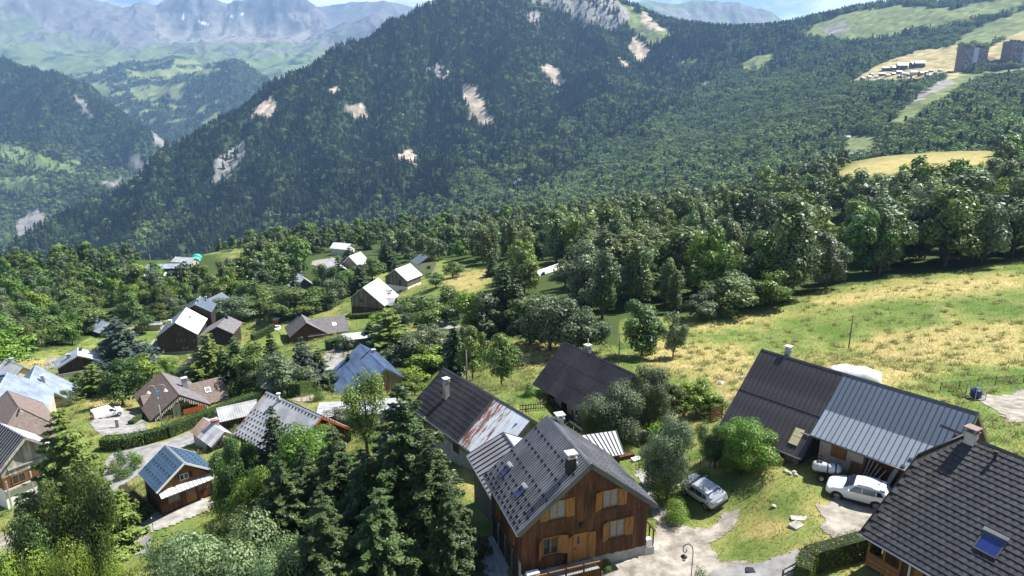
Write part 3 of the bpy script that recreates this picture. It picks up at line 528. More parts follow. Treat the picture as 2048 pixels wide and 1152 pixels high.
# ---------------------------------------------------------------- houses
class House:
    def __init__(s, key, name, label, cat='house', og=.6, oe=.55, group=None, th=.16):
        f = HF[key]; s.__dict__.update(f); s.base = BASE[key]; s.og = og; s.oe = oe; s.th = th
        s.root = empty(name, label, cat, (s.cx, s.cy, s.base), s.rot, group)
        s.h = s.zr-s.base; s.a = math.atan(s.t); s.sa, s.ca = math.sin(s.a), math.cos(s.a)
        s.x1 = s.L/2-og; s.x0 = -s.x1; s.y0 = -(s.Wl-oe); s.y1 = s.Wr-oe
        s.d = np.array([math.cos(s.rot), math.sin(s.rot), 0]); s.n = np.array([-math.sin(s.rot), math.cos(s.rot), 0])
    def W(s, side): return (s.Wl if side < 0 else s.Wr)/s.ca
    def rp(s, side, u, w, up=0): return (u, side*(w*s.ca+up*s.sa), s.h-w*s.sa+up*s.ca)
    def tol(s, P):
        q = np.asarray(P, float)-np.array([s.cx, s.cy, s.base]); return np.array([q@s.d, q@s.n, q[2]])
    def lray(s, u, v):
        d = ray(u, v); return s.tol((0, 0, CAMZ)), np.array([d@s.d, d@s.n, d[2]])
    def rpx(s, side, u, v):
        """photo pixel -> (u, w) on a roof slope"""
        o, d = s.lray(u, v); N = np.array([0, side*s.sa, s.ca]); t = (np.array([0, 0, s.h])-o)@N/(d@N); p = o+t*d
        return p[0], side*p[1]/s.ca
    def wp(s, face, a, z, out=0):
        return {'N': (s.x1+out, a, z), 'F': (s.x0-out, a, z), 'L': (a, s.y0-out, z), 'G': (a, s.y1+out, z)}[face]
    def wpx(s, face, u, v):
        o, d = s.lray(u, v)
        if face in 'NF': t = ((s.x1 if face == 'N' else s.x0)-o[0])/d[0]; p = o+t*d; return p[1], p[2]
        t = ((s.y0 if face == 'L' else s.y1)-o[1])/d[1]; p = o+t*d; return p[0], p[2]
    def under(s, y): return s.h-s.t*abs(y)-s.th/s.ca
    def walls(s, m_low, m_up=None, split=None, names=('wall', 'gable_wall'), floor=-2.5, lowproud=0.):
        if m_up is None: split = None
        def shell(zb, zt_lim, p=0.):
            pts = []
            yl, yr = s.y0-p, s.y1+p
            if zt_lim is not None: return [(yl, zb), (yr, zb), (yr, min(zt_lim, s.under(yr))), (yl, min(zt_lim, s.under(yl)))]
            return [(yl, zb), (yr, zb), (yr, s.under(yr)), (0, s.under(0)), (yl, s.under(yl))]
        if split is not None:
            p = lowproud; b = MB().prism([(s.x0-p, y, z) for y, z in shell(floor, split, p)], (s.x1-s.x0+2*p, 0, 0)); b.obj(names[0], m_low, s.root)
            b = MB().prism([(s.x0, y, z) for y, z in shell(split, None)], (s.x1-s.x0, 0, 0)); b.obj(names[1], m_up, s.root)
        else:
            b = MB().prism([(s.x0, y, z) for y, z in shell(floor, None)], (s.x1-s.x0, 0, 0)); b.obj(names[0], m_low, s.root)
        return s
    def slab(s, b, side, u0, u1, w0, w1, t0=None, t1=0., mi=0):
        t0 = -s.th if t0 is None else t0
        b.hexa([s.rp(side, u0, w0, t0), s.rp(side, u1, w0, t0), s.rp(side, u1, w1, t0), s.rp(side, u0, w1, t0), s.rp(side, u0, w0, t1), s.rp(side, u1, w0, t1), s.rp(side, u1, w1, t1), s.rp(side, u0, w1, t1)], mi)
    def roof(s, side, m, rib=None, ribw=.05, ribh=.035, name='roof_slope', u0=None, u1=None, w1=None, seams=(), rows=None, rowh=.025):
        u0 = -s.L/2 if u0 is None else u0; u1 = s.L/2 if u1 is None else u1; w1 = s.W(side) if w1 is None else w1
        b = MB(); s.slab(b, side, u0, u1, .0, w1)
        if rib:
            k = max(2, int(round((u1-u0)/rib))); st = (u1-u0)/k
            for i in range(k+1):
                c = u0+i*st; s.slab(b, side, max(u0, c-ribw/2), min(u1, c+ribw/2), 0.02, w1-.01, .002, ribh)
        if rows:
            k = int(round(w1/rows)); st = w1/k
            for i in range(k):
                b.add([s.rp(side, u0, i*st, .004), s.rp(side, u1, i*st, .004), s.rp(side, u1, (i+1)*st, rowh), s.rp(side, u0, (i+1)*st, rowh), s.rp(side, u0, (i+1)*st, .003), s.rp(side, u1, (i+1)*st, .003)], [(0, 1, 2, 3), (3, 2, 5, 4), (0, 3, 4), (1, 5, 2)])
        for w in seams: s.slab(b, side, u0+.01, u1-.01, w, w+.06, .003, .03)
        return b.obj(name, m, s.root)
    def panels(s, side, m, width, name='roof_panel', u0=None, u1=None, w0=0., w1=None, seam=.045, h=.05, ms=None, gap=.02):
        u0 = -s.L/2 if u0 is None else u0; u1 = s.L/2 if u1 is None else u1; w1 = s.W(side) if w1 is None else w1
        k = max(1, int(round((u1-u0)/width))); st = (u1-u0)/k; me = None
        for i in range(k):
            if me is None:
                b = MB(); s.slab(b, side, 0, st-gap, w0, w1, -.10, .0); s.slab(b, side, st-gap-seam, st-gap, w0+.01, w1-.005, .001, h, 1 if ms else 0)
                me = b.mesh(name, [m, ms] if ms else [m])
            o = link(name, me, s.root); o.location = (u0+i*st, 0, 0)
        b = MB(); s.slab(b, side, u0+.01, u1-.01, w0+.01, w1-.02, -s.th-.03, -.105); b.obj('roof_deck', M_DARKW, s.root)
    def trim(s, m, cap=None, gutter=None, bw=.2, sides=(-1, 1), capw=.16, ends=(-1, 1)):
        for side in sides:
            for e in ends:
                b = MB(); x0 = e*s.L/2; x1 = x0+e*.045
                b.hexa([s.rp(side, x0, -.02, -bw), s.rp(side, x1, -.02, -bw), s.rp(side, x1, s.W(side)+.01, -bw), s.rp(side, x0, s.W(side)+.01, -bw), s.rp(side, x0, -.02, .06), s.rp(side, x1, -.02, .06), s.rp(side, x1, s.W(side)+.01, .06), s.rp(side, x0, s.W(side)+.01, .06)])
                b.obj('barge_board', m, s.root)
            if gutter:
                b = MB(); w = s.W(side); a = s.rp(side, -s.L/2, w+.04, -.08); c = s.rp(side, s.L/2, w+.04, -.08); b.tube([a, c], .065, 8); b.obj('gutter', gutter, s.root)
        if cap:
            b = MB(); c = capw
            b.prism([(-s.L/2-.04, -c*s.ca, s.h-c*s.sa+.05), (-s.L/2-.04, 0, s.h+.09), (-s.L/2-.04, c*s.ca, s.h-c*s.sa+.05), (-s.L/2-.04, 0, s.h+.02)], (s.L+.08, 0, 0)); b.obj('ridge_cap', cap, s.root)
        return s
    def guards(s, side, rows, step, m, sz=(.20, .12, .07), u0=None, u1=None, stag=True):
        u0 = -s.L/2+.2 if u0 is None else u0; u1 = s.L/2-.2 if u1 is None else u1
        b = MB()
        for i, w in enumerate(rows):
            k = int((u1-u0)/step)
            for j in range(k+1):
                u = u0+j*step+(step/2 if (stag and i % 2) else 0)
                if u > u1: continue
                a = sz[0]/2; b.add([s.rp(side, u-a, w, .03), s.rp(side, u+a, w, .03), s.rp(side, u+a, w+sz[1], .03), s.rp(side, u-a, w+sz[1], .03), s.rp(side, u-a, w, sz[2]+.03), s.rp(side, u+a, w, sz[2]+.03)], [(0, 3, 4), (1, 5, 2), (0, 4, 5, 1), (4, 3, 2, 5), (0, 1, 2, 3)])
        o = b.obj('snow_guards', m, s.root); o['kind'] = 'stuff'; return o
    def chimney(s, u, y, w, l, top, m, mcap, flue=False, legs=True):
        zb = s.h-s.t*abs(y)-.6; b = MB().box(u-l/2, u+l/2, y-w/2, y+w/2, zb, top-.22)
        c = b.obj('chimney', m, s.root); b = MB()
        for sx in (-1, 1):
            for sy in (-1, 1): b.box(u+sx*(l/2-.05)-.05, u+sx*(l/2-.05)+.05, y+sy*(w/2-.05)-.05, y+sy*(w/2-.05)+.05, top-.22, top)
        b.box(u-l/2-.06, u+l/2+.06, y-w/2-.06, y+w/2+.06, top-.28, top-.219); b.box(u-l/2-.1, u+l/2+.1, y-w/2-.1, y+w/2+.1, top, top+.07)
        b.obj('chimney_cap', mcap, c)
        if flue: MB().tube([(u, y, top+.06), (u, y, top+flue)], .07, 10).obj('flue', M_GREYMET, c)
        return c
    def skylight(s, side, u, w, du, dw, mf, mg, h=.12, hood=None):
        b = MB(); e = .09
        for a0, a1, b0, b1 in ((u, u+du, w, w+e), (u, u+du, w+dw-e, w+dw), (u, u+e, w+e, w+dw-e), (u+du-e, u+du, w+e, w+dw-e)): s.slab(b, side, a0, a1, b0, b1, .0, h)
        o = b.obj('skylight', mf, s.root); b = MB(); s.slab(b, side, u+e, u+du-e, w+e, w+dw-e, .01, h-.03); b.obj('pane', mg, o)
        if hood: b = MB(); s.slab(b, side, u-.04, u+du+.04, w-.22, w-.003, .0, h+.12); b.obj('blind_box', hood, o)
        return o
    def wbox(s, b, face, a0, a1, z0, z1, o0, o1, mi=0):
        p = [s.wp(face, a0, z0, o0), s.wp(face, a1, z0, o0), s.wp(face, a1, z0, o1), s.wp(face, a0, z0, o1)]; q = [s.wp(face, a0, z1, o0), s.wp(face, a1, z1, o0), s.wp(face, a1, z1, o1), s.wp(face, a0, z1, o1)]
        b.hexa(p+q, mi)
    def window(s, face, a, z, w, h, mf, mg=None, out=.05, mull=True, sill=None, name='window', cross=False):
        b = MB(); e = .07; x0, x1, z0, z1 = a-w/2, a+w/2, z-h/2, z+h/2
        s.wbox(b, face, x0-e, x0, z0-e, z1+e, 0, out+.05); s.wbox(b, face, x1, x1+e, z0-e, z1+e, 0, out+.05); s.wbox(b, face, x0, x1, z0-e, z0, 0, out+.05); s.wbox(b, face, x0, x1, z1, z1+e, 0, out+.05)
        if mull: s.wbox(b, face, a-.04, a+.04, z0, z1, 0, out+.03)
        if cross: s.wbox(b, face, x0, x1, z-.02, z+.02, 0, out+.025)
        o = b.obj(name, mf, s.root); b = MB(); s.wbox(b, face, x0, x1, z0, z1, .0, out); b.obj('pane', mg or M_GLASS, o)
        if sill: b = MB(); s.wbox(b, face, x0-.12, x1+.12, z0-e-.09, z0-e, 0, out+.14); b.obj('sill', sill, o)
        return o
    def shutter(s, face, a, z, w, h, m, hinge=None, ang=0., out=.06):
        """hinge: -1 hinged on its lower-a edge, +1 on the higher; ang opens it off the wall"""
        hs_ = hinge or -1; ah = a+hs_*w/2; zh = z
        b = MB(); ca, sa_ = math.cos(ang), math.sin(ang)
        def P(d, zz, o): return s.wp(face, ah-hs_*d*ca+ (hs_*o*sa_ if 0 else 0), zz, out+d*sa_+o*ca)
        def bx(d0, d1, z0, z1, o0, o1): b.hexa([P(d0, z0, o0), P(d1, z0, o0), P(d1, z0, o1), P(d0, z0, o1), P(d0, z1, o0), P(d1, z1, o0), P(d1, z1, o1), P(d0, z1, o1)])
        k = 4
        for i in range(k): bx(w*i/k+.005, w*(i+1)/k-.005, z-h/2, z+h/2, 0, .035)
        o = b.obj('shutter', m, s.root)
        b = MB()
        for zz in (z-h*.36, z+h*.36): bx(.03, w-.03, zz-.05, zz+.05, .036, .06)
        p0, p1 = P(.08, z-h*.32, .05), P(w-.08, z+h*.32, .05); b.beam(p0, p1, .09, .025, up=s.wp(face, 0, 0, 1))
        b.obj('brace', m, o); return o
    def door(s, face, a, z0, w, h, m, out=.05, pane=None):
        b = MB(); s.wbox(b, face, a-w/2, a+w/2, z0, z0+h, 0, out); e = .08
        s.wbox(b, face, a-w/2-e, a-w/2, z0, z0+h+e, 0, out+.04); s.wbox(b, face, a+w/2, a+w/2+e, z0, z0+h+e, 0, out+.04); s.wbox(b, face, a-w/2, a+w/2, z0+h, z0+h+e, 0, out+.04)
        o = b.obj('door', m, s.root); b = MB(); s.wbox(b, face, a-w/2+.08, a-w/2+.13, z0+h*.45, z0+h*.52, out, out+.06); b.obj('handle', M_BLACK, o)
        if pane: b = MB(); s.wbox(b, face, a+pane[0]-pane[2]/2, a+pane[0]+pane[2]/2, z0+pane[1]-pane[3]/2, z0+pane[1]+pane[3]/2, out, out+.012); b.obj('pane', M_GLASS, o)
        return o
    def planks(s, face, tiers, pw, m, th=.035, a0=None, a1=None, rnd=0., skip=None):
        """upright boards on a wall, each a part of its own; gable boards are cut along the roof"""
        gab = face in 'NF'; a0 = (s.y0 if gab else s.x0) if a0 is None else a0; a1 = (s.y1 if gab else s.x1) if a1 is None else a1
        for zb, zt in tiers:
            a = a0
            while a < a1-.05:
                w = min(pw*random.uniform(.8, 1.2), a1-a); l, r = a+.006, a+w-.006; a += w
                top = (lambda y: min(zt, s.under(y)-.01)) if gab else (lambda y: min(zt, s.under(s.y0 if face == 'L' else s.y1)-.01))
                if min(top(l), top(r)) < zb+.05: continue
                jb = random.uniform(-.05, .02); t = th*random.uniform(.7, 1.3)
                pts = [(l, zb+jb), (r, zb+jb), (r, top(r)), (l, top(l))]
                if gab and l < 0 < r and zt > s.under(0): pts = [(l, zb+jb), (r, zb+jb), (r, top(r)), (0, top(0)), (l, top(l))]
                b = MB(); A = [s.wp(face, p, q, .002) for p, q in pts]; B = s.wp(face, 0, 0, t); O = s.wp(face, 0, 0, 0)
                b.prism(A, tuple(B[i]-O[i] for i in range(3))); b.obj('plank', m, s.root)
    def purlins(s, m, e=1, ys=(0, .5, 1)):
        for side in (-1, 1):
            for q in ys:
                if q == 0 and side > 0: continue
                y = side*q*(abs(s.y0) if side < 0 else s.y1); z = s.under(y)-.12
                MB().box(min(e*s.x1, e*(s.L/2-.05)), max(e*s.x1, e*(s.L/2-.05)), y-.08, y+.08, z-.1, z+.1).obj('purlin', m, s.root)
    def balcony(s, face, a0, a1, z, depth, mdeck, mrail, h=1., solid=True, nposts=5, mpost=None, up=None):
        b = MB(); s.wbox(b, face, a0, a1, z-.14, z, .01, depth); b.obj('balcony_floor', mdeck, s.root)
        for i in range(nposts):
            a = a0+.06+(a1-a0-.12)*i/(nposts-1); b = MB(); s.wbox(b, face, a-.05, a+.05, z, up or z+h, depth-.1, depth); b.obj('post', mpost or mrail, s.root)
        b = MB(); s.wbox(b, face, a0-.03, a1+.03, z+h, z+h+.06, depth-.11, depth+.01); b.obj('handrail', mrail, s.root)
        if solid:
            k = 3
            for i in range(k): b = MB(); s.wbox(b, face, a0, a1, z+.12+i*.29, z+.12+i*.29+.26, depth-.004, depth+.025); b.obj('board', mrail, s.root)
        else:
            k = int((a1-a0)/.13); b = MB()
            for i in range(k): a = a0+(i+.5)*(a1-a0)/k; s.wbox(b, face, a-.03, a+.03, z+.05, z+h-.003, depth-.06, depth-.03)
            o = b.obj('balusters', mrail, s.root); o['kind'] = 'stuff'
def poly_plane(h, side, pts):
    """photo polygon -> (u, w) polygon on a roof slope of house h"""
    return [h.rpx(side, *p) for p in pts]
def wing(h, xw, ye, zr, w, m, mw, wall_bot=-2.5, ywall=None, inset=.45, cap=None, trimm=None, rows=.33, rib=None, y0=0., side=1, mback=None):
    """cross wing of house h: its ridge runs along local y at x = xw; zr is a world height"""
    zl = zr-h.base; ca, sa = h.ca, h.sa; th = .15
    def P(k, y, q, up=0): return (xw+k*(q*ca+up*sa), y, zl-q*sa+up*ca)
    for k in (-1, 1):
        b = MB(); W = w/ca
        b.hexa([P(k, y0, 0, -th), P(k, ye, 0, -th), P(k, ye, W, -th), P(k, y0, W, -th), P(k, y0, 0), P(k, ye, 0), P(k, ye, W), P(k, y0, W)])
        if rows:
            n = int(W/rows); st = W/n
            for i in range(n): b.add([P(k, y0, i*st, .004), P(k, ye, i*st, .004), P(k, ye, (i+1)*st, .028), P(k, y0, (i+1)*st, .028), P(k, y0, (i+1)*st, .004), P(k, ye, (i+1)*st, .004)], [(0, 1, 2, 3), (3, 2, 5, 4)])
        b.obj('wing_roof', m, h.root)
        b = MB(); s_ = 1 if ye > y0 else -1
        b.hexa([P(k, ye, 0, -.2), P(k, ye+s_*.04, 0, -.2), P(k, ye+s_*.04, W, -.2), P(k, ye, W, -.2), P(k, ye, 0, .05), P(k, ye+s_*.04, 0, .05), P(k, ye+s_*.04, W, .05), P(k, ye, W, .05)]); b.obj('barge_board', trimm or M_DARKW, h.root)
    yw = ye-(.5 if ye > y0 else -.5); q = w-inset; zu = lambda x: zl-h.t*abs(x)-.18
    MB().prism([(xw-q, y0, wall_bot), (xw+q, y0, wall_bot), (xw+q, y0, zu(q)), (xw, y0, zu(0)), (xw-q, y0, zu(q))], (0, yw-y0, 0)).obj('wing_wall', mw, h.root)
def sub_frame(key, new, x, y, L, Wl, Wr, zr, t, base=None, drot=0):
    f = HF[key]; c, s = math.cos(f['rot']), math.sin(f['rot'])
    HF[new] = dict(cx=f['cx']+c*x-s*y, cy=f['cy']+s*x+c*y, rot=f['rot']+math.radians(drot), L=L, Wl=Wl, Wr=Wr, zr=zr, t=t); BASE[new] = BASE[key] if base is None else base
# --- the big red-brown chalet in front
H = House('chalet', 'timber_chalet', 'large red-brown timber chalet with ribbed dark grey roof and two blue skylights', 'chalet', og=.5, oe=.45)
CH = H
zbr = H.wpx('N', 1284, 1096)[1]; zbl = H.wpx('N', 1052, 1140)[1]; zb = (zbr+zbl)/2
zt1 = (H.wpx('N', 1053, 1066)[1]+H.wpx('N', 1282, 1015)[1])/2; zt2 = (H.wpx('N', 1128, 988)[1]+H.wpx('N', 1254, 971)[1])/2
print('chalet z', zb, zt1, zt2, H.h, H.x1, H.y0, H.y1, 'wpx', H.wpx('N', 1284, 1096), H.wpx('N', 1052, 1140))
zL = -.05-H.base; zD = -1.95-H.base
H.walls(M_CONC, M_DARKW, split=zb+.02, floor=-1.5, lowproud=.0)
b = MB(); H.wbox(b, 'L', H.x0+.3, H.x1+.03, zD-.6, zL, .003, .04); b.obj('plaster_wall', M_CONC, H.root)
H.planks('N', [(zb, zt1), (zt1+.015, zt2), (zt2+.015, 99)], .29, M_WOOD)
H.planks('L', [(zL+.02, 99)], .3, M_WOOD)
for sd in (-1, 1): H.roof(sd, M_ANTH, rib=.25, ribw=.085, ribh=.075)
H.trim(M_DARKMET, cap=M_GREYMET, gutter=M_GALV, bw=.26); H.purlins(M_WOOD)
Wd = H.W(-1)
H.guards(-1, [Wd-.35, Wd-.7, Wd-1.25, Wd-1.8, Wd-2.9, Wd-4.2, Wd-5.3], .62, M_BLACK, (.26, .22, .12)); H.guards(1, [H.W(1)-.4, H.W(1)-.85, H.W(1)-1.3, H.W(1)-2., H.W(1)-3., H.W(1)-4., H.W(1)-5], .5, M_BLACK, (.1, .16, .06))
for px in ((1011, 943), (1040, 986)):
    u, w = H.rpx(-1, *px); H.skylight(-1, u-.3, w-.45, .62, 1.0, M_DARKMET, M_GLASSB, .12, hood=M_GREYMET)
for px in ((1150, 852), (1256, 955)):
    u, w = H.rpx(1, *px); H.skylight(1, u-.35, w-.5, .7, 1.1, M_DARKMET, M_GLASS, .1)
u, w = H.rpx(-1, 1141, 943); H.chimney(u, -w*H.ca, .55, .5, H.h+.5, M_BLACK, M_STONE)
u, w = H.rpx(1, 1119, 849); H.chimney(u, w*H.ca, .5, .5, H.h+.35, M_CONC, M_STONE)
u, w = H.rpx(-1, 1154, 935); b = MB(); b.tube([H.rp(-1, u, w, 0), (u, -w*H.ca, H.h-w*H.sa+.4)], .06, 8); b.obj('vent_pipe', M_GREYMET, H.root)
def chal_win(c, l=None, r=None, w=1.0, h=1.2, mg=None, la=0., ra=0.):
    a, z = H.wpx('N', *c); H.window('N', a, z, w, h, M_SHUT, mg or M_GLASS, out=.06, sill=M_DARKW)
    H.shutter('N', a-w/2-.42, z, .62, h+.18, M_SHUT, 1, la, .07); H.shutter('N', a+w/2+.42, z, .62, h+.18, M_SHUT, -1, ra, .07)
chal_win((1114, 1018), mg=M_CURT); chal_win((1220, 995), mg=M_CURT, la=.35); chal_win((1100, 1090), mg=None, la=.9, ra=.35); chal_win((1233, 1055), mg=M_CURT, la=.4)
a, z = H.wpx('N', 1160, 1084); H.door('N', a, zb+.05, .95, 2.05, M_SHUT, .05, pane=(-.15, 1.6, .2, .55))
H.shutter('N', a-.85, zb+1.1, .5, 2.05, M_SHUT, 1, .5, .07); H.shutter('N', a+.85, zb+1.1, .5, 2.05, M_SHUT, -1, .1, .07)
# terrace with its railing, along the gable and round the corner
b = MB(); H.wbox(b, 'N', H.y0, H.y0+5.2, zb-.25, zb-.05, .01, 1.55); b.obj('terrace_floor', M_CONC, H.root)
b = MB(); H.wbox(b, 'N', H.y0, H.y0+5.2, zb-2.6, zb-.252, 1.2, 1.5); b.obj('terrace_wall', M_BEIGE, H.root)
for i in range(5):
    a = H.y0+.05+i*1.25; b = MB(); H.wbox(b, 'N', a-.045, a+.045, zb-.5, zb+.95, 1.56, 1.65); b.lathe([(0, zb+1.03), (.05, zb+1.0), (.05, zb+.951)], 8, c=(H.x1+1.605, a, 0)); b.obj('railing_post', M_WOOD, H.root)
b = MB(); H.wbox(b, 'N', H.y0, H.y0+5.1, zb+.86, zb+.93, 1.57, 1.64); b.obj('handrail', M_SHUT, H.root)
for k in range(2):
    for i in range(4):
        a = H.y0+.1+i*1.25; b = MB(); H.wbox(b, 'N', a, a+1.14, zb-.25+k*.3, zb+.03+k*.3, 1.58, 1.63); b.obj('railing_board', M_WOOD, H.root)
b = MB()
for i in range(42): a = H.y0+.12+i*.118; H.wbox(b, 'N', a-.008, a+.008, zb+.32, zb+.86, 1.595, 1.615)
o = b.obj('balusters', M_BLACK, H.root); o['kind'] = 'stuff'
# right corner: short railing and two white cabinets by the wall
for i in range(4):
    x = H.x1-.1-i*.55; b = MB(); b.box(x-.04, x+.04, H.y1+.62, H.y1+.70, zb-.3, zb+1.); b.obj('railing_post', M_WOOD, H.root)
b = MB(); b.box(H.x1-2., H.x1+.05, H.y1+.6, H.y1+.72, zb+1.001, zb+1.07); b.obj('handrail', M_WOOD, H.root)
b = MB(); b.box(H.x1-1.9, H.x1, H.y1+.01, H.y1+.75, zb-2.2, zb-.3); b.obj('steps_block', M_STONE, H.root)
b = MB(); b.box(H.x1-.45, H.x1-.05, H.y1+.1, H.y1+.55, zb-.295, zb+.25); b.obj('meter_box', M_WHITE, H.root)
# left side: doors of the lower floor
for q in ((-2.2, .9), (-.6, .95), (.9, 1.0), (2.3, .9)): H.door('L', q[0], zD, q[1], 1.8, M_DARKW, .07)
for q in (-1.4, 1.6): H.window('L', q, zL+.95, .7, .7, M_SHUT, M_GLASS)
b = MB(); b.box(H.x1-.35, H.x1-.27, H.y1+.0, H.y1+.05, zb+2.4, zb+2.7); b.obj('wall_lamp', M_BLACK, H.root)
a, z = H.wpx('N', 1161, 1046); b = MB(); H.wbox(b, 'N', a-.1, a+.1, z-.25, z+.05, .04, .25); b.obj('wall_lamp', M_BLACK, H.root)
# little standing-seam roof behind the right-hand slope
ub = H.x0
def flat_panels(h, root, P00, P10, P11, P01, n, m, seam, name='roof_panel'):
    """n panels across the quad P00-P10 (top edge) to P01-P11 (bottom edge), each a part"""
    P = [np.array(p, float) for p in (P00, P10, P11, P01)]; nn = np.cross(P[1]-P[0], P[3]-P[0]); nn /= np.linalg.norm(nn); nn = nn if nn[2] > 0 else -nn
    L = lambda a, b, t: a*(1-t)+b*t
    for i in range(n):
        t0, t1 = i/n, (i+.985)/n; a, b_, c, d = L(P[0], P[1], t0), L(P[0], P[1], t1), L(P[3], P[2], t1), L(P[3], P[2], t0)
        b = MB(); b.hexa([a-nn*.1, b_-nn*.1, c-nn*.1, d-nn*.1, a, b_, c, d])
        e = (b_-a)/np.linalg.norm(b_-a)*.045; b.hexa([b_-e+nn*.001, b_+nn*.001, c+nn*.001, c-e+nn*.001, b_-e+nn*.055, b_+nn*.055, c+nn*.055, c-e+nn*.055], 1)
        b.obj(name, [m, seam], root)
zz = 3.05-H.base
flat_panels(H, H.root, (-6.2, 3.6, zz), (-6.0, 6.95, zz), (-3.95, 6.7, zz-1.0), (-4.0, 4.3, zz-1.0), 9, M_GREYMET, M_BLACK)
b = MB(); b.box(-5.9, -4.2, 3.7, 6.4, -1.5, zz-1.15); b.obj('lean_to_wall', M_WOOD, H.root)
# --- roof that joins the chalet to the long house behind
sub_frame('chalet', 'link', -6.9, -1.25, 7.4, 3.2, 2.0, 2.0, .48, -3.0)
H = House('link', 'link_building', 'low link with black standing-seam roof wedged between chalet and rusty roof', 'outbuilding', og=.3, oe=.5)
H.walls(M_OLDW); H.panels(-1, M_ANTH, .62, u0=-3.7, u1=3.6, ms=M_BLACK, h=.08, seam=.07); H.roof(1, M_GREYMET); H.trim(M_DARKMET, cap=M_DARKMET, ends=(-1,), gutter=M_GALV)
# --- long house: dark sheets with snow guards on one half, rusty sheets on the other
f = HF['rusty']; HF['rusty'] = dict(f, cx=f['cx']+math.cos(f['rot'])*2.9, cy=f['cy']+math.sin(f['rot'])*2.9, L=15.4)
H = House('rusty', 'farmhouse', 'old house roofed half in dark sheets, half in flaking red rust', og=.3, oe=.5)
H.walls(M_STONEG, M_OLDW, split=2.2); ub = -7.7+9.7
H.roof(-1, M_BROWNMET, rib=.33, ribw=.12, ribh=.045, u1=ub); H.roof(1, M_BROWNMET, rib=.33, ribw=.1, ribh=.04)
H.guards(-1, [.6, 1.1, 1.75, 2.3, 2.9, 3.5, 4.05, 4.6, 5.1], .36, M_BLACK, (.16, .22, .08), -7.5, ub-.3, False)
b = MB(); H.slab(b, -1, ub-.08, ub+.06, -.02, H.W(-1)+.02, .002, .09); b.obj('roof_joint', M_DARKMET, H.root)
b = MB(); H.slab(b, -1, ub+.06, 7.7, 0, H.W(-1), -.16, -.02); b.obj('roof_deck', M_OLDW, H.root)
n = 10; st = (7.7-ub-.08)/n
for i in range(n):
    w = 0; j = 0; off = random.uniform(0, .5)
    cuts = [0]+sorted([1.2+off*.6, 2.6+off*.5, 4.1+off*.4])+[H.W(-1)]
    for k in range(4):
        w0, w1 = cuts[k], cuts[k+1]; e = random.uniform(0, .012)
        m = M_RUST3 if i < 2 else (M_RUST if i < 5 else M_RUST2)
        b = MB(); H.slab(b, -1, ub+.07+i*st+.005, ub+.07+(i+1)*st-.008, w0+.006, w1-.004, -.018, .006+e+.004*(k % 2)); b.obj('roof_sheet', m, H.root)
H.trim(M_DARKMET, gutter=M_GALV, cap=M_DARKMET, bw=.18)
u, w = H.rpx(-1, 893, 795); H.chimney(u, -w*H.ca, .5, .5, H.h+.55, M_CONC, M_STONE)
u, w = H.rpx(-1, 1034, 846); b = MB(); b.add([H.rp(-1, u-.15, w, .01), H.rp(-1, u+.15, w, .01), H.rp(-1, u+.15, w+.2, .01), H.rp(-1, u-.15, w+.2, .01), H.rp(-1, u, w+.2, .22)], [(0, 1, 4), (1, 2, 4), (2, 3, 4), (3, 0, 4)]); b.obj('roof_vent', M_BLUE, H.root)
for q in (-5, -2.2, .8): H.window('L', q, 2.2, .8, 1., M_SHUT, M_GLASS)
# --- barn with black ribbed roof and a balcony
H = House('barn', 'barn_house', 'house with black ribbed roof and dark balcony beside the meadow', og=.55, oe=1.3)
H.walls(M_BEIGE, M_OLDW, split=H.h-H.t*H.Wl+.6)
for sd in (-1, 1): H.roof(sd, M_BROWNMET, rib=.3, ribw=.1, ribh=.05, seams=(H.W(sd)*.36, H.W(sd)*.68))
H.trim(M_DARKMET, cap=M_DARKMET, bw=.24); H.planks('N', [(1.8, 99)], .35, M_OLDW)
H.balcony('L', H.x0-.3, H.x1-.6, 1.75, 1.15, M_DARKW, M_DARKW, nposts=4, up=3.6)
for q in (-4, -1.5, 1.2, 3.4): H.window('L', q, 2.75, .85, 1.1, M_DARKW, M_GLASS)
for q in (-3, .5): H.door('L', q, -.4, 1., 1.95, M_DARKW)
u, w = H.rpx(-1, 1160, 706); H.chimney(u, .9, .65, .6, H.h+.45, M_CONC, M_STONE, flue=.8)
# --- long barn right of the middle: two roofs in a row
H = House('long', 'long_barn', 'long barn with dark brown ribbed roof and a straw-coloured sheet patch', 'barn', og=.35, oe=.5); LB = H
H.walls(M_DARKW, None); H.panels(-1, M_BROWNMET, .42, h=.04, seam=.05); H.roof(1, M_BROWNMET, rib=.42)
b = MB(); H.slab(b, -1, -H.L/2, H.L/2, H.W(-1)*.52, H.W(-1)*.52+.05, .004, .05); b.obj('roof_seam', M_DARKMET, H.root)
H.trim(M_DARKMET, cap=M_DARKMET, gutter=M_GALV, bw=.22)
q = [H.rpx(-1, *p) for p in ((1592, 855), (1614, 866), (1594, 893), (1572, 884))]
u0, u1 = min(p[0] for p in q)+.2, max(p[0] for p in q)-.2; w0, w1 = min(p[1] for p in q), max(p[1] for p in q)
M_STRAW = mat('straw_yellow_sheet', (.50, .45, .26), .6, .1, 1.)
for i in range(2):
    for j in range(4):
        b = MB(); d = (w1-w0)/4; e = (u1-u0)/2; H.slab(b, -1, u0+i*e, u0+(i+1)*e-.01, w0+j*d, w0+(j+1)*d-.015, .052, .075+.01*(j % 2)); b.obj('patch_sheet', M_STRAW, H.root)
H.planks('L', [(-.8, 99)], .4, M_OLDW); H.planks('N', [(-.8, 1.6)], .35, M_DARKW, a1=-2.7)
u, w = H.rpx(-1, 1569, 712); H.chimney(u, .6, .42, .42, H.h+.75, M_CONC, M_STONE)
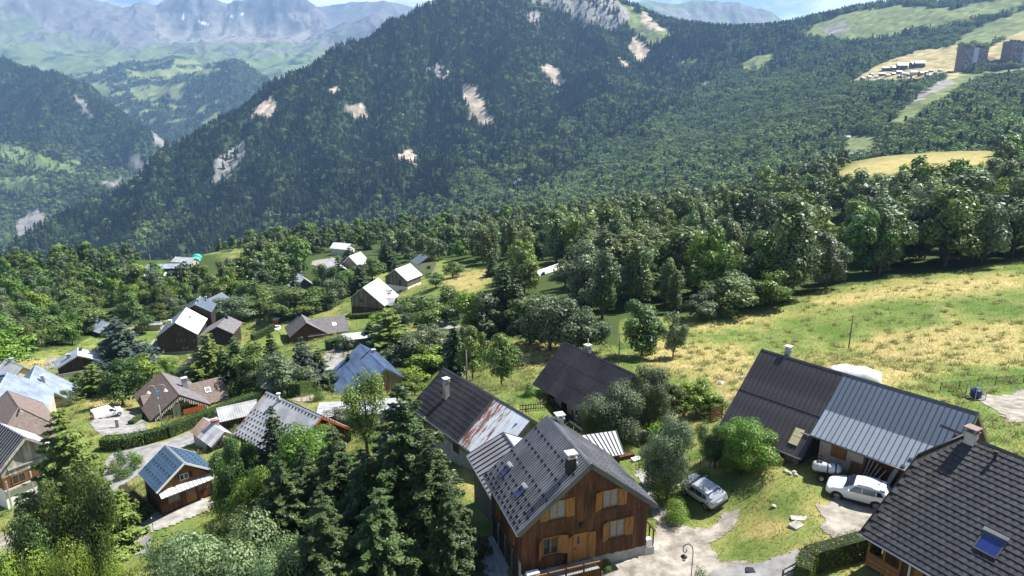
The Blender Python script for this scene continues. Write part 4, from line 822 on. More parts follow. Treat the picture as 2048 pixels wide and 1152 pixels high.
b = MB(); H.slab(b, -1, H.L/2-.9, H.L/2-.1, H.W(-1)-2.1, H.W(-1)-2.02, .05, .1); b.obj('loose_batten', M_GREYW, H.root)
sub_frame('long', 'longb', 3.69+4.85, 0, 9.7, 2.75, 5.0, 7.3, .885, BASE['long'])
H = House('longb', 'long_barn', 'barn with blue-grey standing-seam roof in two pitches beside the white car', 'barn', og=.35, oe=-1.2); LB2 = H
w2 = 2.55; t2 = .70; a2 = math.atan(t2); E0 = H.rp(-1, 0, H.W(-1)); s2, c2 = math.sin(a2), math.cos(a2)
H.y0 = -3.7
zeave = E0[2]-w2*s2; 
MB().prism([(H.x0, H.y0, -1.5), (H.x0+3.6, H.y0, -1.5), (H.x0+3.6, H.y0, zeave+.35), (H.x0, H.y0, zeave+.35)], (0, .3, 0)).obj('plaster_wall', M_BEIGE, H.root)
MB().prism([(H.x0+3.602, H.y0+.1, -1.5), (H.x1, H.y0+.1, -1.5), (H.x1, H.y0+.1, zeave+.35), (H.x0+3.602, H.y0+.1, zeave+.35)], (0, .2, 0)).obj('timber_wall', M_WOOD, H.root)
MB().prism([(H.x1-.3, H.y0+.31, -1.5), (H.x1-.3, H.y1, -1.5), (H.x1-.3, H.y1, H.under(H.y1)), (H.x1-.3, 0, H.under(0)), (H.x1-.3, -2.7, H.under(2.7)), (H.x1-.3, H.y0+.31, zeave+.3)], (.25, 0, 0)).obj('gable_wall', M_ORANGE, H.root)
H.panels(-1, M_BLUEGREY, .405, h=.045, seam=.035, ms=M_DARKMET); H.roof(1, M_DARKMET, rib=.4)
k = 24; st = H.L/k; me = None
M_BLUEGREY2 = mat('pale_blue_grey_sheet', (.23, .27, .325), .45, .1, .35, spec=.5, rnd=.06)
for i in range(k):
    if me is None:
        b = MB()
        def lowp(u, w, up): return (u, E0[1]-w*c2-up*s2, E0[2]-w*s2+up*c2+.02)
        def lslab(u0, u1, w0, w1, t0, t1, mi=0): b.hexa([lowp(u0, w0, t0), lowp(u1, w0, t0), lowp(u1, w1, t0), lowp(u0, w1, t0), lowp(u0, w0, t1), lowp(u1, w0, t1), lowp(u1, w1, t1), lowp(u0, w1, t1)], mi)
        lslab(0, st-.02, -.06, w2, -.10, 0); lslab(st-.055, st-.02, -.05, w2-.01, .001, .045, 1); me = b.mesh('roof_panel', [M_BLUEGREY2, M_DARKMET])
    o = link('roof_panel', me, H.root); o.location = (-H.L/2+i*st, 0, 0)
b = MB(); b.tube([(-H.L/2, E0[1]-w2*c2-.05, zeave-.06), (H.L/2, E0[1]-w2*c2-.05, zeave-.06)], .06, 8); b.obj('gutter', M_DARKMET, H.root)
b = MB()
for i, u in enumerate((5.2, 5.75, 6.3)):
    for w in (w2-.3, w2-1.05): lslab(u-5+.9-.14+(.25 if w < 2 else 0), u-5+.9+.14+(.25 if w < 2 else 0), w, w+.16, .01, .09)
o = b.obj('snow_guards', M_DARKMET, H.root); o.location.x = .9; o['kind'] = 'stuff'
H.trim(M_DARKMET, cap=M_DARKMET, bw=.22, ends=(1,))
a, z = H.wpx('L', 1678, 902)
H.window('L', a, z, 1.05, 1.05, M_SHUT, M_DARKW)
for sg in (-1, 1): H.shutter('L', a+sg*.27, z, .52, 1.1, M_SHUT, sg, 0, .11)
H.planks('L', [(-.6, zeave+.3)], .32, M_WOOD, a0=H.x0+3.7)
b = MB(); b.box(H.x0+3.45, H.x0+3.65, H.y0-.06, H.y0-.002, -1, zeave+.3); b.obj('post', M_OLDW, H.root)
# --- tiled house at the right edge
H = House('tile', 'tiled_house', 'near house at the right edge with black interlocking roof tiles and big skylight', og=.9, oe=1.3); TH = H
P0 = hit(1719, 1067)
H.walls(M_WOOD2, None, floor=-3)
hipw = H.rpx(-1, 1837, 909)[1]; hipx = -H.L/2+1.45; print('hip', hipw, H.rpx(-1, 1926, 866), H.rpx(-1, 1719, 1067))
for sd in (-1, 1):
    b = MB(); W = H.W(sd); P = [(hipx, 0), (H.L/2, 0), (H.L/2, W), (-H.L/2, W), (-H.L/2, hipw)]
    n = len(P); b.add([H.rp(sd, u, w, -.16) for u, w in P]+[H.rp(sd, u, w, -.02) for u, w in P], [tuple(range(n))[::-1], tuple(range(n, 2*n))]+[(i, (i+1) % n, n+(i+1) % n, n+i) for i in range(n)]); b.obj('roof_deck', M_DARKW, H.root)
b = MB(); A, B_, C = H.rp(-1, hipx, 0, 0), H.rp(-1, -H.L/2, hipw, 0), H.rp(1, -H.L/2, hipw, 0); b.prism([A, B_, C], (0, 0, -.12)); b.obj('hip_roof', M_TILEDK, H.root)
MB().tube([H.rp(-1, hipx, 0, .03), H.rp(-1, -H.L/2, hipw, .03)], .07, 8).obj('hip_cap', M_TILEDK, H.root)
b = MB(); rw, tw = .372, .405
def tile_mesh(b, u, w, dz):
    """a flat interlocking tile with a raised lip and a side rib"""
    P = lambda a, c, h: H.rp(-1, u+a, w+c, h+dz)
    b.add([P(0, 0, .0), P(tw-.012, 0, .0), P(tw-.012, rw+.03, .05), P(0, rw+.03, .05), P(0, rw+.03, .008), P(tw-.012, rw+.03, .008)], [(0, 1, 2, 3), (3, 2, 5, 4), (0, 3, 4), (1, 5, 2)])
    b.add([P(tw*.62, .02, .0), P(tw*.80, .02, .0), P(tw*.80, rw+.034, .078), P(tw*.62, rw+.034, .078), P(tw*.62, rw+.034, .045), P(tw*.80, rw+.034, .045)], [(0, 1, 2, 3), (3, 2, 5, 4), (0, 3, 4), (1, 5, 2)])
T = []
for j in range(int(H.W(-1)/rw)):
    w = .03+j*rw; off = (tw/2 if j % 2 else 0)
    x = -H.L/2+.02-off
    while x < H.L/2-tw:
        lim = hipx-(hipx+H.L/2)*min(1, w/hipw)
        if x > lim and x > -H.L/2-.01:
            l = H.rp(-1, x+tw/2, w, 0); p = np.array([H.cx, H.cy, H.base])+H.d*l[0]+H.n*l[1]+np.array([0, 0, l[2]]); u, v, z = project(p)
            T.append((float(z) if (u < 2080 and v < 1180) else 1e3+float(z), x, w))
        x += tw
T.sort(); tm = None
for z, x, w in T[:300]:
    if tm is None: b = MB(); tile_mesh(b, 0, 0, 0); tm = b.mesh('roof_tile', M_TILEDK)
    o = link('roof_tile', tm, H.root); l = H.rp(-1, x, w, random.uniform(0, .008)); l0 = H.rp(-1, 0, 0, 0); o.location = (l[0]-l0[0], l[1]-l0[1], l[2]-l0[2]); o.rotation_euler = (0, 0, random.uniform(-.006, .006))
# the tiles farther off: joined, in three shades as they came from the works
for q in range(3):
    b = MB()
    for i, (z, x, w) in enumerate(T[300:]):
        if (i*7+int(x*13)) % 3 == q: tile_mesh(b, x, w, .004*q)
    o = b.obj('roof_tiles', mat('black_roof_tile', tuple(.037*k for k in ((.8, .81, .85), (1, 1.02, 1.08), (1.4, 1.42, 1.5))[q]), .62, .2, 1.2, spec=.35), H.root); o['kind'] = 'stuff'
H.roof(1, M_TILEDK, rows=.37, u0=hipx); H.trim(M_BLACK, cap=M_TILEDK, gutter=M_GALV, bw=.24, ends=(1,))
b = MB(); W = H.W(-1); x0 = -H.L/2; b.hexa([H.rp(-1, x0, hipw, -.22), H.rp(-1, x0-.05, hipw, -.22), H.rp(-1, x0-.05, W, -.22), H.rp(-1, x0, W, -.22), H.rp(-1, x0, hipw, .08), H.rp(-1, x0-.05, hipw, .08), H.rp(-1, x0-.05, W, .08), H.rp(-1, x0, W, .08)]); b.obj('barge_board', M_BLACK, H.root)
u, w = H.rpx(-1, 1980, 1091); H.skylight(-1, u-.62, w-.6, 1.25, 1.2, M_DARKMET, M_GLASSB, .13, hood=M_ANTH)
u, w = H.rpx(-1, 1949, 872); H.chimney(u, -.2, .5, .6, H.h+.75, M_CONC, mat('red_brown_cap', (.22, .17, .15), .8))
u, w = H.rpx(-1, 1989, 919); b = MB(); l = H.rp(-1, u, w, 0); b.tube([l, (l[0], l[1], l[2]+.5)], .08, 10); b.tube([(l[0], l[1], l[2]+.42), (l[0], l[1], l[2]+.56)], .12, 10); b.obj('vent_pipe', M_BLACK, H.root)
H.balcony('L', H.x0-.4, H.x0+1.7, .6, 1.0, M_DARKW, M_WOOD2, h=.95, nposts=3, up=2.4)
for q in (3.0, 5.0, 7.2): H.window('L', H.x0+q, 1.5, .8, .9, M_DARKW, M_GLASS); H.shutter('L', H.x0+q-.72, 1.5, .5, 1., M_SHUT, 1, .0, .06)
b = MB(); b.tube([(H.x0+2.2, H.y0-1.0, -1), (H.x0+2.2, H.y0-1.0, H.under(H.y0-1.0)-.02)], .06, 10); b.obj('post', M_STONE, H.root)
# --- blue barn
H = House('blue', 'barn', 'big barn with blue corrugated roof and a weathered timber gable', 'barn', og=.3, oe=.4)
W0 = H.W(-1)
pts = [H.rpx(-1, *p) for p in ((639, 764), (654, 788.5), (708, 797))]
b = MB(); P = [(-H.L/2, 0), (H.L/2, 0)]+[pts[2], pts[1], pts[0]]; n = len(P)
b.add([H.rp(-1, u, w, -.15) for u, w in P]+[H.rp(-1, u, w, 0) for u, w in P], [tuple(range(n))[::-1], tuple(range(n, 2*n))]+[(i, (i+1) % n, n+(i+1) % n, n+i) for i in range(n)])
def edge_w(u):
    Q = [pts[0], pts[1], pts[2], (H.L/2, pts[2][1])]
    if u <= Q[0][0]: return Q[0][1]*(u+H.L/2)/(Q[0][0]+H.L/2) if Q[0][0] > -H.L/2 else Q[0][1]
    for a, c in zip(Q, Q[1:]):
        if a[0] <= u <= c[0]: return a[1]+(c[1]-a[1])*(u-a[0])/(c[0]-a[0]+1e-6)
    return Q[-1][1]
u = -H.L/2+.15
while u < H.L/2-.1:
    H.slab(b, -1, u-.06, u+.06, .02, max(.3, edge_w(u)-.06), .002, .045); u += .36
for w in (W0*.3, W0*.62): H.slab(b, -1, -H.L/2+.4, H.L/2-.05, w, w+.05, .003, .05)
b.obj('roof_slope', M_BLUE, H.root)
H.roof(1, M_BLUE, rib=.36, ribw=.12, ribh=.045); H.trim(M_BLUE, cap=M_BLUE, sides=(1,)); H.trim(M_BLUE, sides=(-1,), ends=(1,))
H.y0 = -W0*H.ca+.5; H.walls(M_OLDW); H.planks('N', [(.6, 99)], .45, M_OLDW); 
b = MB(); b.prism([(pts[0][0]+.9, -pts[0][1]*H.ca+.9, -3), (pts[1][0]+.2, -pts[1][1]*H.ca+.6, -3), (H.x1-.01, H.y0, -3), (H.x1-.01, H.y0+3, -3), (-H.L/2+1, -3, -3)], (0, 0, 4.2)); b.obj('stone_wall', M_STONEG, H.root)
u, w = H.rpx(1, 747, 708); H.chimney(u, w*H.ca, .7, .6, H.h+.1, M_GALV, M_GREYMET)
u, w = H.rpx(-1, 733, 708); b = MB(); H.slab(b, -1, u-.1, u+.1, w-1.2, w+1.4, .05, .12); b.obj('roof_ladder', M_BLACK, H.root)
# --- house with grey panel roof (behind the near trees)
H = House('panel', 'house', 'house with light grey ribbed roof set with rows of snow guards behind young trees', og=.5, oe=.5)
H.walls(M_WOOD); 
for sd in (-1, 1): H.roof(sd, M_GREYMET, rib=.3, ribw=.08, ribh=.04)
H.guards(-1, [.25, 2.4, 2.85, 3.5, 4.1, 4.7, 5.4, 5.8], .62, M_BLACK, (.2, .22, .1)); H.guards(1, [.3, 1., 1.7, 2.4], .5, M_BLACK, (.2, .22, .1)); H.trim(M_ORANGE, cap=M_GALV)
u, w = H.rpx(-1, 563, 796); b = MB(); b.tube([(u, -.3, H.h-.6), (u, -.3, H.h+.7)], .16, 10); b.tube([(u, -.3, H.h+.72), (u, -.3, H.h+.8)], .28, 10); b.obj('chimney', M_GALV, H.root)
# --- woodshed
H = House('wood', 'woodshed', 'little open woodshed under a patched grey and rusty roof', 'shed', og=.25, oe=.3)
b = MB(); b.box(H.x0, H.x1-1.9, H.y0, H.y1, -2, 1.0); b.obj('stone_wall', M_STONEG, H.root)
for x in (H.x0, 0, H.x1-.1):
    for y in (H.y0, H.y1-.12): b = MB(); b.box(x, x+.12, y, y+.12, -2, H.under(y)); b.obj('post', M_OLDW, H.root)
M_PATCHED = mat('patched_grey_sheet', (.40, .40, .41), .5, .15, .8, c2=(.5, .5, .52), rnd=.22); M_PATCHR = mat('rust_tinged_sheet', (.40, .33, .29), .55, .1, .7, c2=(.30, .16, .10), rnd=.15)
for i in range(6):
    for j in range(2):
        b = MB(); e = H.L/6; d = H.W(-1)/2; H.slab(b, -1, -H.L/2+i*e, -H.L/2+(i+1)*e-.02, j*d, (j+1)*d-.01, -.05, .012*(1-j)+.006*(i % 2)); b.obj('roof_sheet', M_PATCHR if i < 2 else M_PATCHED, H.root)
H.roof(1, M_GALV, rib=.4); H.trim(M_OLDW, ends=(1,)); H.purlins(M_OLDW)
u = -.2; H.chimney(u, .25, .8, .7, H.h+.55, M_CONC, M_RUST3)
# --- brown chalet with cross wing
H = House('brown', 'timber_chalet', 'chalet with brown ribbed roof, icicle lights on the gable and a tiled cross wing', 'chalet', og=.7, oe=.6); BR = H
H.walls(M_BEIGE, M_WOOD2, split=2.5); H.roof(-1, M_TILEBR, rib=.42, ribw=.09, ribh=.07); H.roof(1, M_TILEGR, rows=.36); H.trim(M_DARKW, cap=M_TILEBR, bw=.3); H.purlins(M_DARKW)
wing(H, -.76, 8.34, -17.87, 3.95, M_TILEBR, M_WOOD2); wing(H, -1.7, -4.25, -18.3, 2.7, M_TILEBR, M_DARKW, wall_bot=2.2)
H.planks('N', [(2.6, 99)], .4, M_WOOD2)
for q in (-1.9, .7): H.window('N', q, 3.6, 1., 1.1, M_OLDW, M_GLASS)
b = MB(); H.wbox(b, 'N', -1.2, -.0, -.5, 4.2, .05, .3); b.obj('timber_bay', M_GREYW, H.root)
H.balcony('N', .2, 3.4, 2.2, .9, M_DARKW, M_ORANGE, h=.8, nposts=3)
b = MB()
for sd in (-1, 1):
    for i in range(16):
        w = .3+i*.3; p = H.rp(sd, H.L/2+.06, w, -.25); b.box(p[0], p[0]+.03, p[1]-.05, p[1]+.05, p[2]-random.uniform(.3, .65), p[2])
o = b.obj('icicle_lights', M_WHITE, H.root); o['kind'] = 'stuff'
b = MB(); zl = -17.87-H.base
b.hexa([(-.76+x*H.ca+q*H.sa, 5+y, zl-x*H.sa+q*H.ca) for q in (0, .14) for x, y in ((1.6, 0), (1.6, .9), (2.6, .9), (2.6, 0))]); o = b.obj('skylight', M_WHITE, H.root)
b = MB(); b.hexa([(-.76+x*H.ca+q*H.sa, 5+y, zl-x*H.sa+q*H.ca) for q in (.141, .16) for x, y in ((1.72, .1), (1.72, .8), (2.48, .8), (2.48, .1))]); b.obj('pane', M_CURT, o)
H.chimney(-.3, 2.3, .8, .8, H.h+.15, M_GREYMET, M_GREYMET)
# --- small blue-roofed chalet
H = House('smallblue', 'small_chalet', 'small honey-brown chalet with blue sheet roof and white porch canopy', 'chalet', og=.45, oe=.4); SB = H
H.walls(M_WOOD); H.planks('N', [(.0, 1.95)], .22, M_WOOD); H.planks('L', [(.0, 2.2)], .3, M_WOOD)
b = MB(); H.wbox(b, 'N', H.y0+.05, H.y1-.05, 2.15, 2.5, .01, .03); b.prism([(H.x1+.01, H.y0+.2, 2.5), (H.x1+.01, H.y1-.2, 2.5), (H.x1+.01, 0, H.under(0)-.05)], (.025, 0, 0)); b.obj('gable_cladding', M_SHUT, H.root)
for sd in (-1, 1): H.roof(sd, M_BLUE2 if sd < 0 else M_BLUE2, rib=.17, ribw=.06, ribh=.03, rows=.35)
H.guards(-1, [.75, 1.75, 2.75], .72, M_BLACK, (.16, .14, .09)); H.guards(1, [.7, 1.6, 2.5], .72, M_BLACK, (.16, .14, .07)); H.trim(M_WHITE, cap=M_GREYMET, bw=.14)
flat_panels(H, H.root, (H.x1+.02, H.y0-.1, 2.45), (H.x1+.02, H.y1+.1, 2.45), (H.x1+.8, H.y1+.1, 2.05), (H.x1+.8, H.y0-.1, 2.05), 13, M_WHITEMET, M_GREYMET, 'canopy_panel')
H.window('N', -1.35, 1.25, 1.05, .9, M_SHUT, M_CURT); H.window('N', 1.55, 1.35, .9, .7, M_SHUT, M_CURT); H.door('N', .35, .02, .85, 1.9, M_SHUT, pane=(0, 1.35, .5, .8))
H.window('N', -.1, 3.15, .75, .55, M_WHITE, M_GLASS)
for sg in (-1, 1): H.shutter('N', -.1+sg*.62, 3.15, .4, .62, M_WOOD, -sg, .3)
H.door('L', -.8, .0, .8, 1.8, M_DARKW)
# --- cluster at the left edge
H = House('edge', 'farmhouse', 'house at the left edge with grey timber gable over white walls', og=.9, oe=.6); ED = H
H.walls(M_PLASTER, M_WOOD2, split=2.8); H.panels(-1, M_ANTH, .55, ms=M_BLACK, h=.1, seam=.14); H.roof(1, M_WHITEMET, rib=.5); H.trim(M_GREYW, cap=M_WHITEMET, bw=.24)
H.planks('N', [(4.3, 99)], .3, M_GREYW, th=.07); H.planks('N', [(2.9, 4.28)], .25, M_WOOD2)
H.window('N', -1.2, 3.6, 1.25, 1., M_SHUT, M_GLASS); H.window('N', 1.6, 3.7, 1.0, .9, M_SHUT, M_GLASS)
b = MB(); H.wbox(b, 'N', H.y0, H.y1, 2.55, 2.75, .05, .35); b.obj('beam', M_GREYW, H.root); b = MB(); H.wbox(b, 'N', H.y0*.75, H.y1*.75, 5.0, 5.15, .1, .25); b.obj('collar_beam', M_GREYW, H.root)
for a in (H.y0+.1, -.2): b = MB(); b.beam(H.wp('N', a, -.5, .8), H.wp('N', a, 4.2, .75), .16); b.obj('post', M_GREYW, H.root)
b = MB(); b.beam(H.wp('N', -1.2, -.8, 1.5), H.wp('N', -.4, 1.2, .5), .5, .06); b.obj('outside_stair', M_GREYW, H.root)
H = House('tilebrown', 'hipped_house', 'house with brown hipped tile roof left of the village road', og=.4, oe=.4)
H.walls(M_BEIGE); hx = H.L/2-1.0
for sd in (-1, 1):
    W = H.W(sd); b = MB(); P = [(-H.L/2, 0), (hx, 0), (H.L/2+2.2, W), (-H.L/2, W)]; n = 4
    b.add([H.rp(sd, u, w, -.15) for u, w in P]+[H.rp(sd, u, w, 0) for u, w in P], [tuple(range(n))[::-1], tuple(range(n, 2*n))]+[(i, (i+1) % n, n+(i+1) % n, n+i) for i in range(n)])
    k = int(W/.3)
    for i in range(k):
        w0, w1 = i*W/k, (i+1)*W/k; e0, e1 = hx+(H.L/2+2.2-hx)*w0/W, hx+(H.L/2+2.2-hx)*w1/W
        b.add([H.rp(sd, -H.L/2, w0, .003), H.rp(sd, e0, w0, .003), H.rp(sd, e1, w1, .03), H.rp(sd, -H.L/2, w1, .03), H.rp(sd, -H.L/2, w1, .003), H.rp(sd, e1, w1, .003)], [(0, 1, 2, 3), (3, 2, 5, 4)])
    b.obj('roof_slope', M_TILEBR, H.root)
    MB().tube([H.rp(sd, hx, 0, .03), H.rp(sd, H.L/2+2.2, W, .03)], .09, 6).obj('hip_cap', M_TILEBR, H.root)
b = MB(); b.prism([H.rp(-1, hx, 0, 0), H.rp(-1, H.L/2+2.2, H.W(-1), 0), H.rp(1, H.L/2+2.2, H.W(1), 0)], (0, 0, -.12)); b.obj('hip_roof', M_TILEBR, H.root)
H.trim(M_TILEBR, cap=M_TILEBR, ends=(-1,))
b = MB(); b.box(H.L/2+.3, H.L/2+3.6, -1, 2.8, .6, .8); b.box(H.L/2+.2, H.L/2+1.6, -.5, 2.5, -2.5, .59); b.obj('porch_roof', M_GALV, H.root)
H = House('metalL', 'house', 'house with dull blue-grey metal roof and square chimney at the left edge', og=.4, oe=.5)
H.walls(M_BEIGE)
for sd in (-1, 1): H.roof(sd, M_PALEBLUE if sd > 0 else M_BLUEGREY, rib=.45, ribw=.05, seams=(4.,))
H.trim(M_GALV, cap=M_PALEBLUE); H.chimney(-3.6, -.4, .9, .9, H.h+.4, M_GALV, M_BLUE)
H = House('metalR', 'house', 'house with pale blue metal roof and a tall thin chimney', og=.4, oe=.5)
H.walls(M_BEIGE)
for sd in (-1, 1): H.roof(sd, M_PALEBLUE, rib=.5, ribw=.05)
H.trim(M_GALV, cap=M_PALEBLUE); u, w = H.rpx(1, 87, 764); H.chimney(u, w*H.ca, .55, .55, H.h-.2, M_GREYMET, M_WHITEMET)
H = House('barnW', 'chalet', 'low dark timber chalet with silvery roof at the edge of the left wood', og=.5, oe=.5)
H.walls(M_DARKW); 
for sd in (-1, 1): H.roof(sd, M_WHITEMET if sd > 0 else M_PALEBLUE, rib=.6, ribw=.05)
H.trim(M_GREYMET, cap=M_WHITEMET); H.planks('N', [(0, 99)], .5, M_DARKW)
H.balcony('N', H.y0-.2, H.y1+.3, 1.2, 1.1, M_GREYW, M_GREYW, h=.9, nposts=6); u, w = H.rpx(-1, 138, 715); H.chimney(u, -w*H.ca, .8, .7, H.h-.1, M_CONC, M_GREYMET); H.chimney(-1, .6, .5, .5, H.h+.3, M_CONC, M_BLACK)
H.window('N', 1, 2.4, 1.4, .8, M_DARKW, M_GLASS)
# --- houses farther off
H = House('black', 'barn', 'big black timber barn with gleaming white roof', 'barn', og=.6, oe=.5)
H.walls(M_CONC, M_DARKW, split=.9)
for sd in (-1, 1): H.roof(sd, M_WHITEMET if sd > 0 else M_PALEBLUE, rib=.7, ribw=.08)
H.trim(M_GREYMET, cap=M_WHITEMET); H.planks('N', [(1., 99)], .7, M_DARKW); 
for a, z in ((-4.4, 1.7), (1.4, 1.8), (2.4, 1.9), (-.4, 4.4), (1.0, 4.4), (2., 4.5), (.5, 6.6), (4.6, 4.2)): H.window('N', a, z, .6, .8, M_DARKW, M_CURT if z < 2 else M_GLASS, mull=False)
H.chimney(3., -2.6, .8, .8, H.h-.6, M_WHITEMET, M_WHITEMET); H.chimney(-1., 2.4, .4, .4, H.h-.8, M_GREYMET, M_GREYMET)
sub_frame('black', 'black2', -13, 2.5, 9, 5, 5, -38.6, .62, -49)
H = House('black2', 'house', 'blue-roofed house peeping out behind the black barn'); H.walls(M_DARKW)
for sd in (-1, 1): H.roof(sd, M_BLUEGREY, rib=.7)
H.trim(M_GREYMET, cap=M_PALEBLUE); H.chimney(1, .3, .6, .6, H.h+.6, M_CONC, M_GREYMET); H.chimney(-3, 2, .6, .6, H.h+.2, M_CONC, M_GREYMET)
H = House('grey', 'chalet', 'chalet with grey shingle roof, dark gable and white lower walls', og=.9, oe=.6)
H.walls(M_PLASTER, M_DARKW, split=3.0)
for sd in (-1, 1): H.roof(sd, M_TILEGR, rows=.45, rowh=.03)
H.trim(M_DARKW, cap=M_TILEGR, bw=.35); H.planks('N', [(3.1, 99)], .6, M_DARKW)
for a, z in ((-3.5, 1.3), (-.5, 1.5), (2.2, 1.5), (-2.2, 4.2), (1., 4.2)): H.window('N', a, z, 1., 1.0, M_DARKW, M_GLASS)
H.chimney(-3, .3, .7, .7, H.h+.6, M_BLACK, M_BLACK)
sub_frame('grey', 'greyb', 5.9, .4, 3.4, 3., 3., -43.0, .6)
b2_ = House('greyb', 'x', '', 'x', og=.6, oe=.4); r2 = b2_.root; b2_.root.parent = H.root; b2_.root.matrix_parent_inverse = Matrix(); b2_.root.location = (5.9, .4, 0); b2_.root.rotation_euler = (0, 0, 0); b2_.root.name = 'front_gable'
for k_ in ('label', 'category'):
    if k_ in r2: del r2[k_]
for sd in (-1, 1): b2_.roof(sd, M_TILEGR, rows=.45)
b2_.walls(M_PLASTER, M_DARKW, split=3.0)
H = House('browntwo', 'chalet', 'brown timber chalet with two crossed grey-brown roofs and one bright skylight', og=.6, oe=.5)
H.walls(M_WOOD); H.roof(-1, M_TILEGR, rib=.5, ribw=.08, ribh=.07); H.roof(1, M_TILEGR, rows=.45); H.trim(M_DARKW, cap=M_TILEGR, bw=.3); H.planks('N', [(.5, 99)], .5, M_WOOD)
wing(H, 0., 11., -30., 4.4, M_TILEGR, M_WOOD, rows=.45); H.chimney(-3.5, -.4, .8, .6, H.h+.8, M_BLACK, M_BLACK)
zl = -30-H.base; b = MB(); b.hexa([(x*H.ca+q*H.sa, 7+y, zl-x*H.sa+q*H.ca) for q in (0, .14) for x, y in ((2., 0), (2., 1.1), (3.1, 1.1), (3.1, 0))]); b.obj('skylight', M_WHITE, H.root)
for a in (-2, 1): H.window('N', a, 3., 1., 1.2, M_DARKW, M_GLASS)
H = House('white1', 'barn', 'old barn with steep whitish sheet roof and grey-brown timber gable', 'barn', og=.6, oe=.4)
H.walls(M_OLDW); 
for sd in (-1, 1): H.roof(sd, M_WHITEMET, rib=.9, ribw=.06)
H.trim(M_GREYMET, cap=M_WHITEMET); H.planks('N', [(2.6, 99)], .7, M_OLDW); H.planks('N', [(.0, 2.58)], .7, M_WOOD); H.window('N', -1., 4.6, .7, .7, M_DARKW, M_GLASS); H.window('N', .3, 1.6, 1.2, .9, M_DARKW, M_GLASS)
wing(H, 1.2, 8.6, -32.6, 2.3, M_GREYMET, M_WOOD, rows=.6); wing(H, -2.6, 5.6, -31.2, 1.1, M_GREYMET, M_WOOD, rows=.6); b = MB(); H.slab(b, 1, -4.5, -2.6, .8, 6., .08, .1); b.obj('rusty_sheets', M_RUST, H.root)
H = House('white2', 'barn', 'grey timber barn with bright white roof below the cream house', 'barn', og=.6, oe=.4); H.walls(M_PLASTER, M_OLDW, split=1.8)
for sd in (-1, 1): H.roof(sd, M_WHITEMET, rib=.8, ribw=.06)
H.trim(M_GREYMET, cap=M_WHITEMET); H.planks('N', [(1.9, 99)], .7, M_OLDW); H.window('N', 1.5, 3., .8, 1.8, M_DARKW, M_GLASS)
H = House('white3', 'house', 'cream-walled house with blue roof at the edge of the dry meadow', og=.6, oe=.9); H.walls(mat('cream_plaster', (.62, .59, .50), .9, .06), M_DARKW, split=H.h-H.t*H.Wl+.1)
for sd in (-1, 1): H.roof(sd, M_BLUEGREY, rib=.7, ribw=.06)
H.trim(M_DARKW, cap=M_PALEBLUE, bw=.3); H.window('N', .3, 3.7, 1.5, 1.1, M_DARKW, M_GLASS); H.chimney(-1, .2, .7, .7, H.h+.4, M_BLACK, M_WOOD)
for a in (-2.6, -.6, .3, 1.1): H.window('N', a, 1.0, .4, .7, M_DARKW, M_GLASS, mull=False)
H = House('clear', 'barn', 'barn with whitish corrugated roof half hidden in trees on the right', 'barn', og=.4, oe=.4); H.walls(M_OLDW)
for sd in (-1, 1): H.roof(sd, M_WHITEMET, rib=.8, ribw=.08, seams=(2, 4))
H.trim(M_GREYMET, cap=M_WHITEMET); H.chimney(4.5, 1.6, .7, .7, H.h-.2, M_BLACK, M_GREYMET)
# --- plain small buildings: position, heading, size, roof
def hut(name, label, cat, px, Z, rot, L, W, hw, t, mr, mw, group=None, chim=False, split=None, rows=None, rib=.7, shed=False):
    p = hit(*px) if Z is None else at(*px, Z)
    key = 'hut%d' % len(HF); zg = float(gz(p[0], p[1])) if (Z is None or np.hypot(p[0], p[1]) < 480) else p[2]
    HF[key] = dict(cx=p[0], cy=p[1], rot=math.radians(rot), L=L, Wl=W/2, Wr=W/2, zr=zg+hw+t*W/2, t=t); BASE[key] = zg
    h = House(key, name, label, cat, og=min(.5, L*.06), oe=min(.5, W*.06), group=group); h.walls(mw)
    for sd in (-1, 1): h.roof(sd, mr, rib=rib, ribw=.06, rows=rows)
    h.trim(M_GREYMET, cap=mr)
    if chim: h.chimney(-L*.2, .3, .6, .6, h.h+.6, M_CONC, M_GREYMET)
    for a in (-W*.2, W*.2): h.window('N', a, hw*.55, min(1., W*.14), min(1.1, hw*.4), M_DARKW, M_GLASS, mull=False)
    return h
hut('shed', 'shed with grey ribbed roof beside the woodshed', 'shed', (478, 850), None, 32, 5.2, 3.6, 1.9, .7, M_GREYMET, M_DARKW, rib=.3)
hut('house', 'small house with pale blue roof next to the blue spruce', 'house', (205, 668), None, -30, 11, 8, 2.5, .6, M_PALEBLUE, M_DARKW, chim=True)
hut('shed', 'low shed with light roof right of the blue spruce', 'shed', (300, 658), None, 10, 9, 4, 2., .25, M_PALEBLUE, M_BEIGE)
hut('house', 'grey-roofed house behind the pale blue metal roofs', 'house', (38, 775), None, -30, 7, 6, 3.2, .8, M_GREYMET, M_BEIGE, chim=True)
hut('shed', 'shed with white flat roof above the blue barn', 'shed', (712, 692), None, 20, 5, 4, 2.2, .2, M_WHITEMET, M_OLDW)
hut('garden_hut', 'tiny garden hut with pointed grey roof by the round bush', 'hut', (546, 790), None, -20, 2.6, 2.6, 1.6, 1.0, M_GREYMET, M_OLDW, rows=.3)
hut('shed', 'low shed with flat pale roof below the blue barn', 'shed', (690, 842), None, 8, 6.5, 4.4, 1.8, .12, M_GREYMET, M_CONC)
hut('shed', 'low shed with flat pale roof beside the birch', 'shed', (762, 838), None, 8, 5, 4.2, 1.8, .12, M_GREYMET, M_CONC)
hut('barn', 'long blue-grey farm shed beyond the left wood', 'barn', (340, 545), None, 8, 24, 9, 3.6, .4, M_PALEBLUE, M_WOOD)
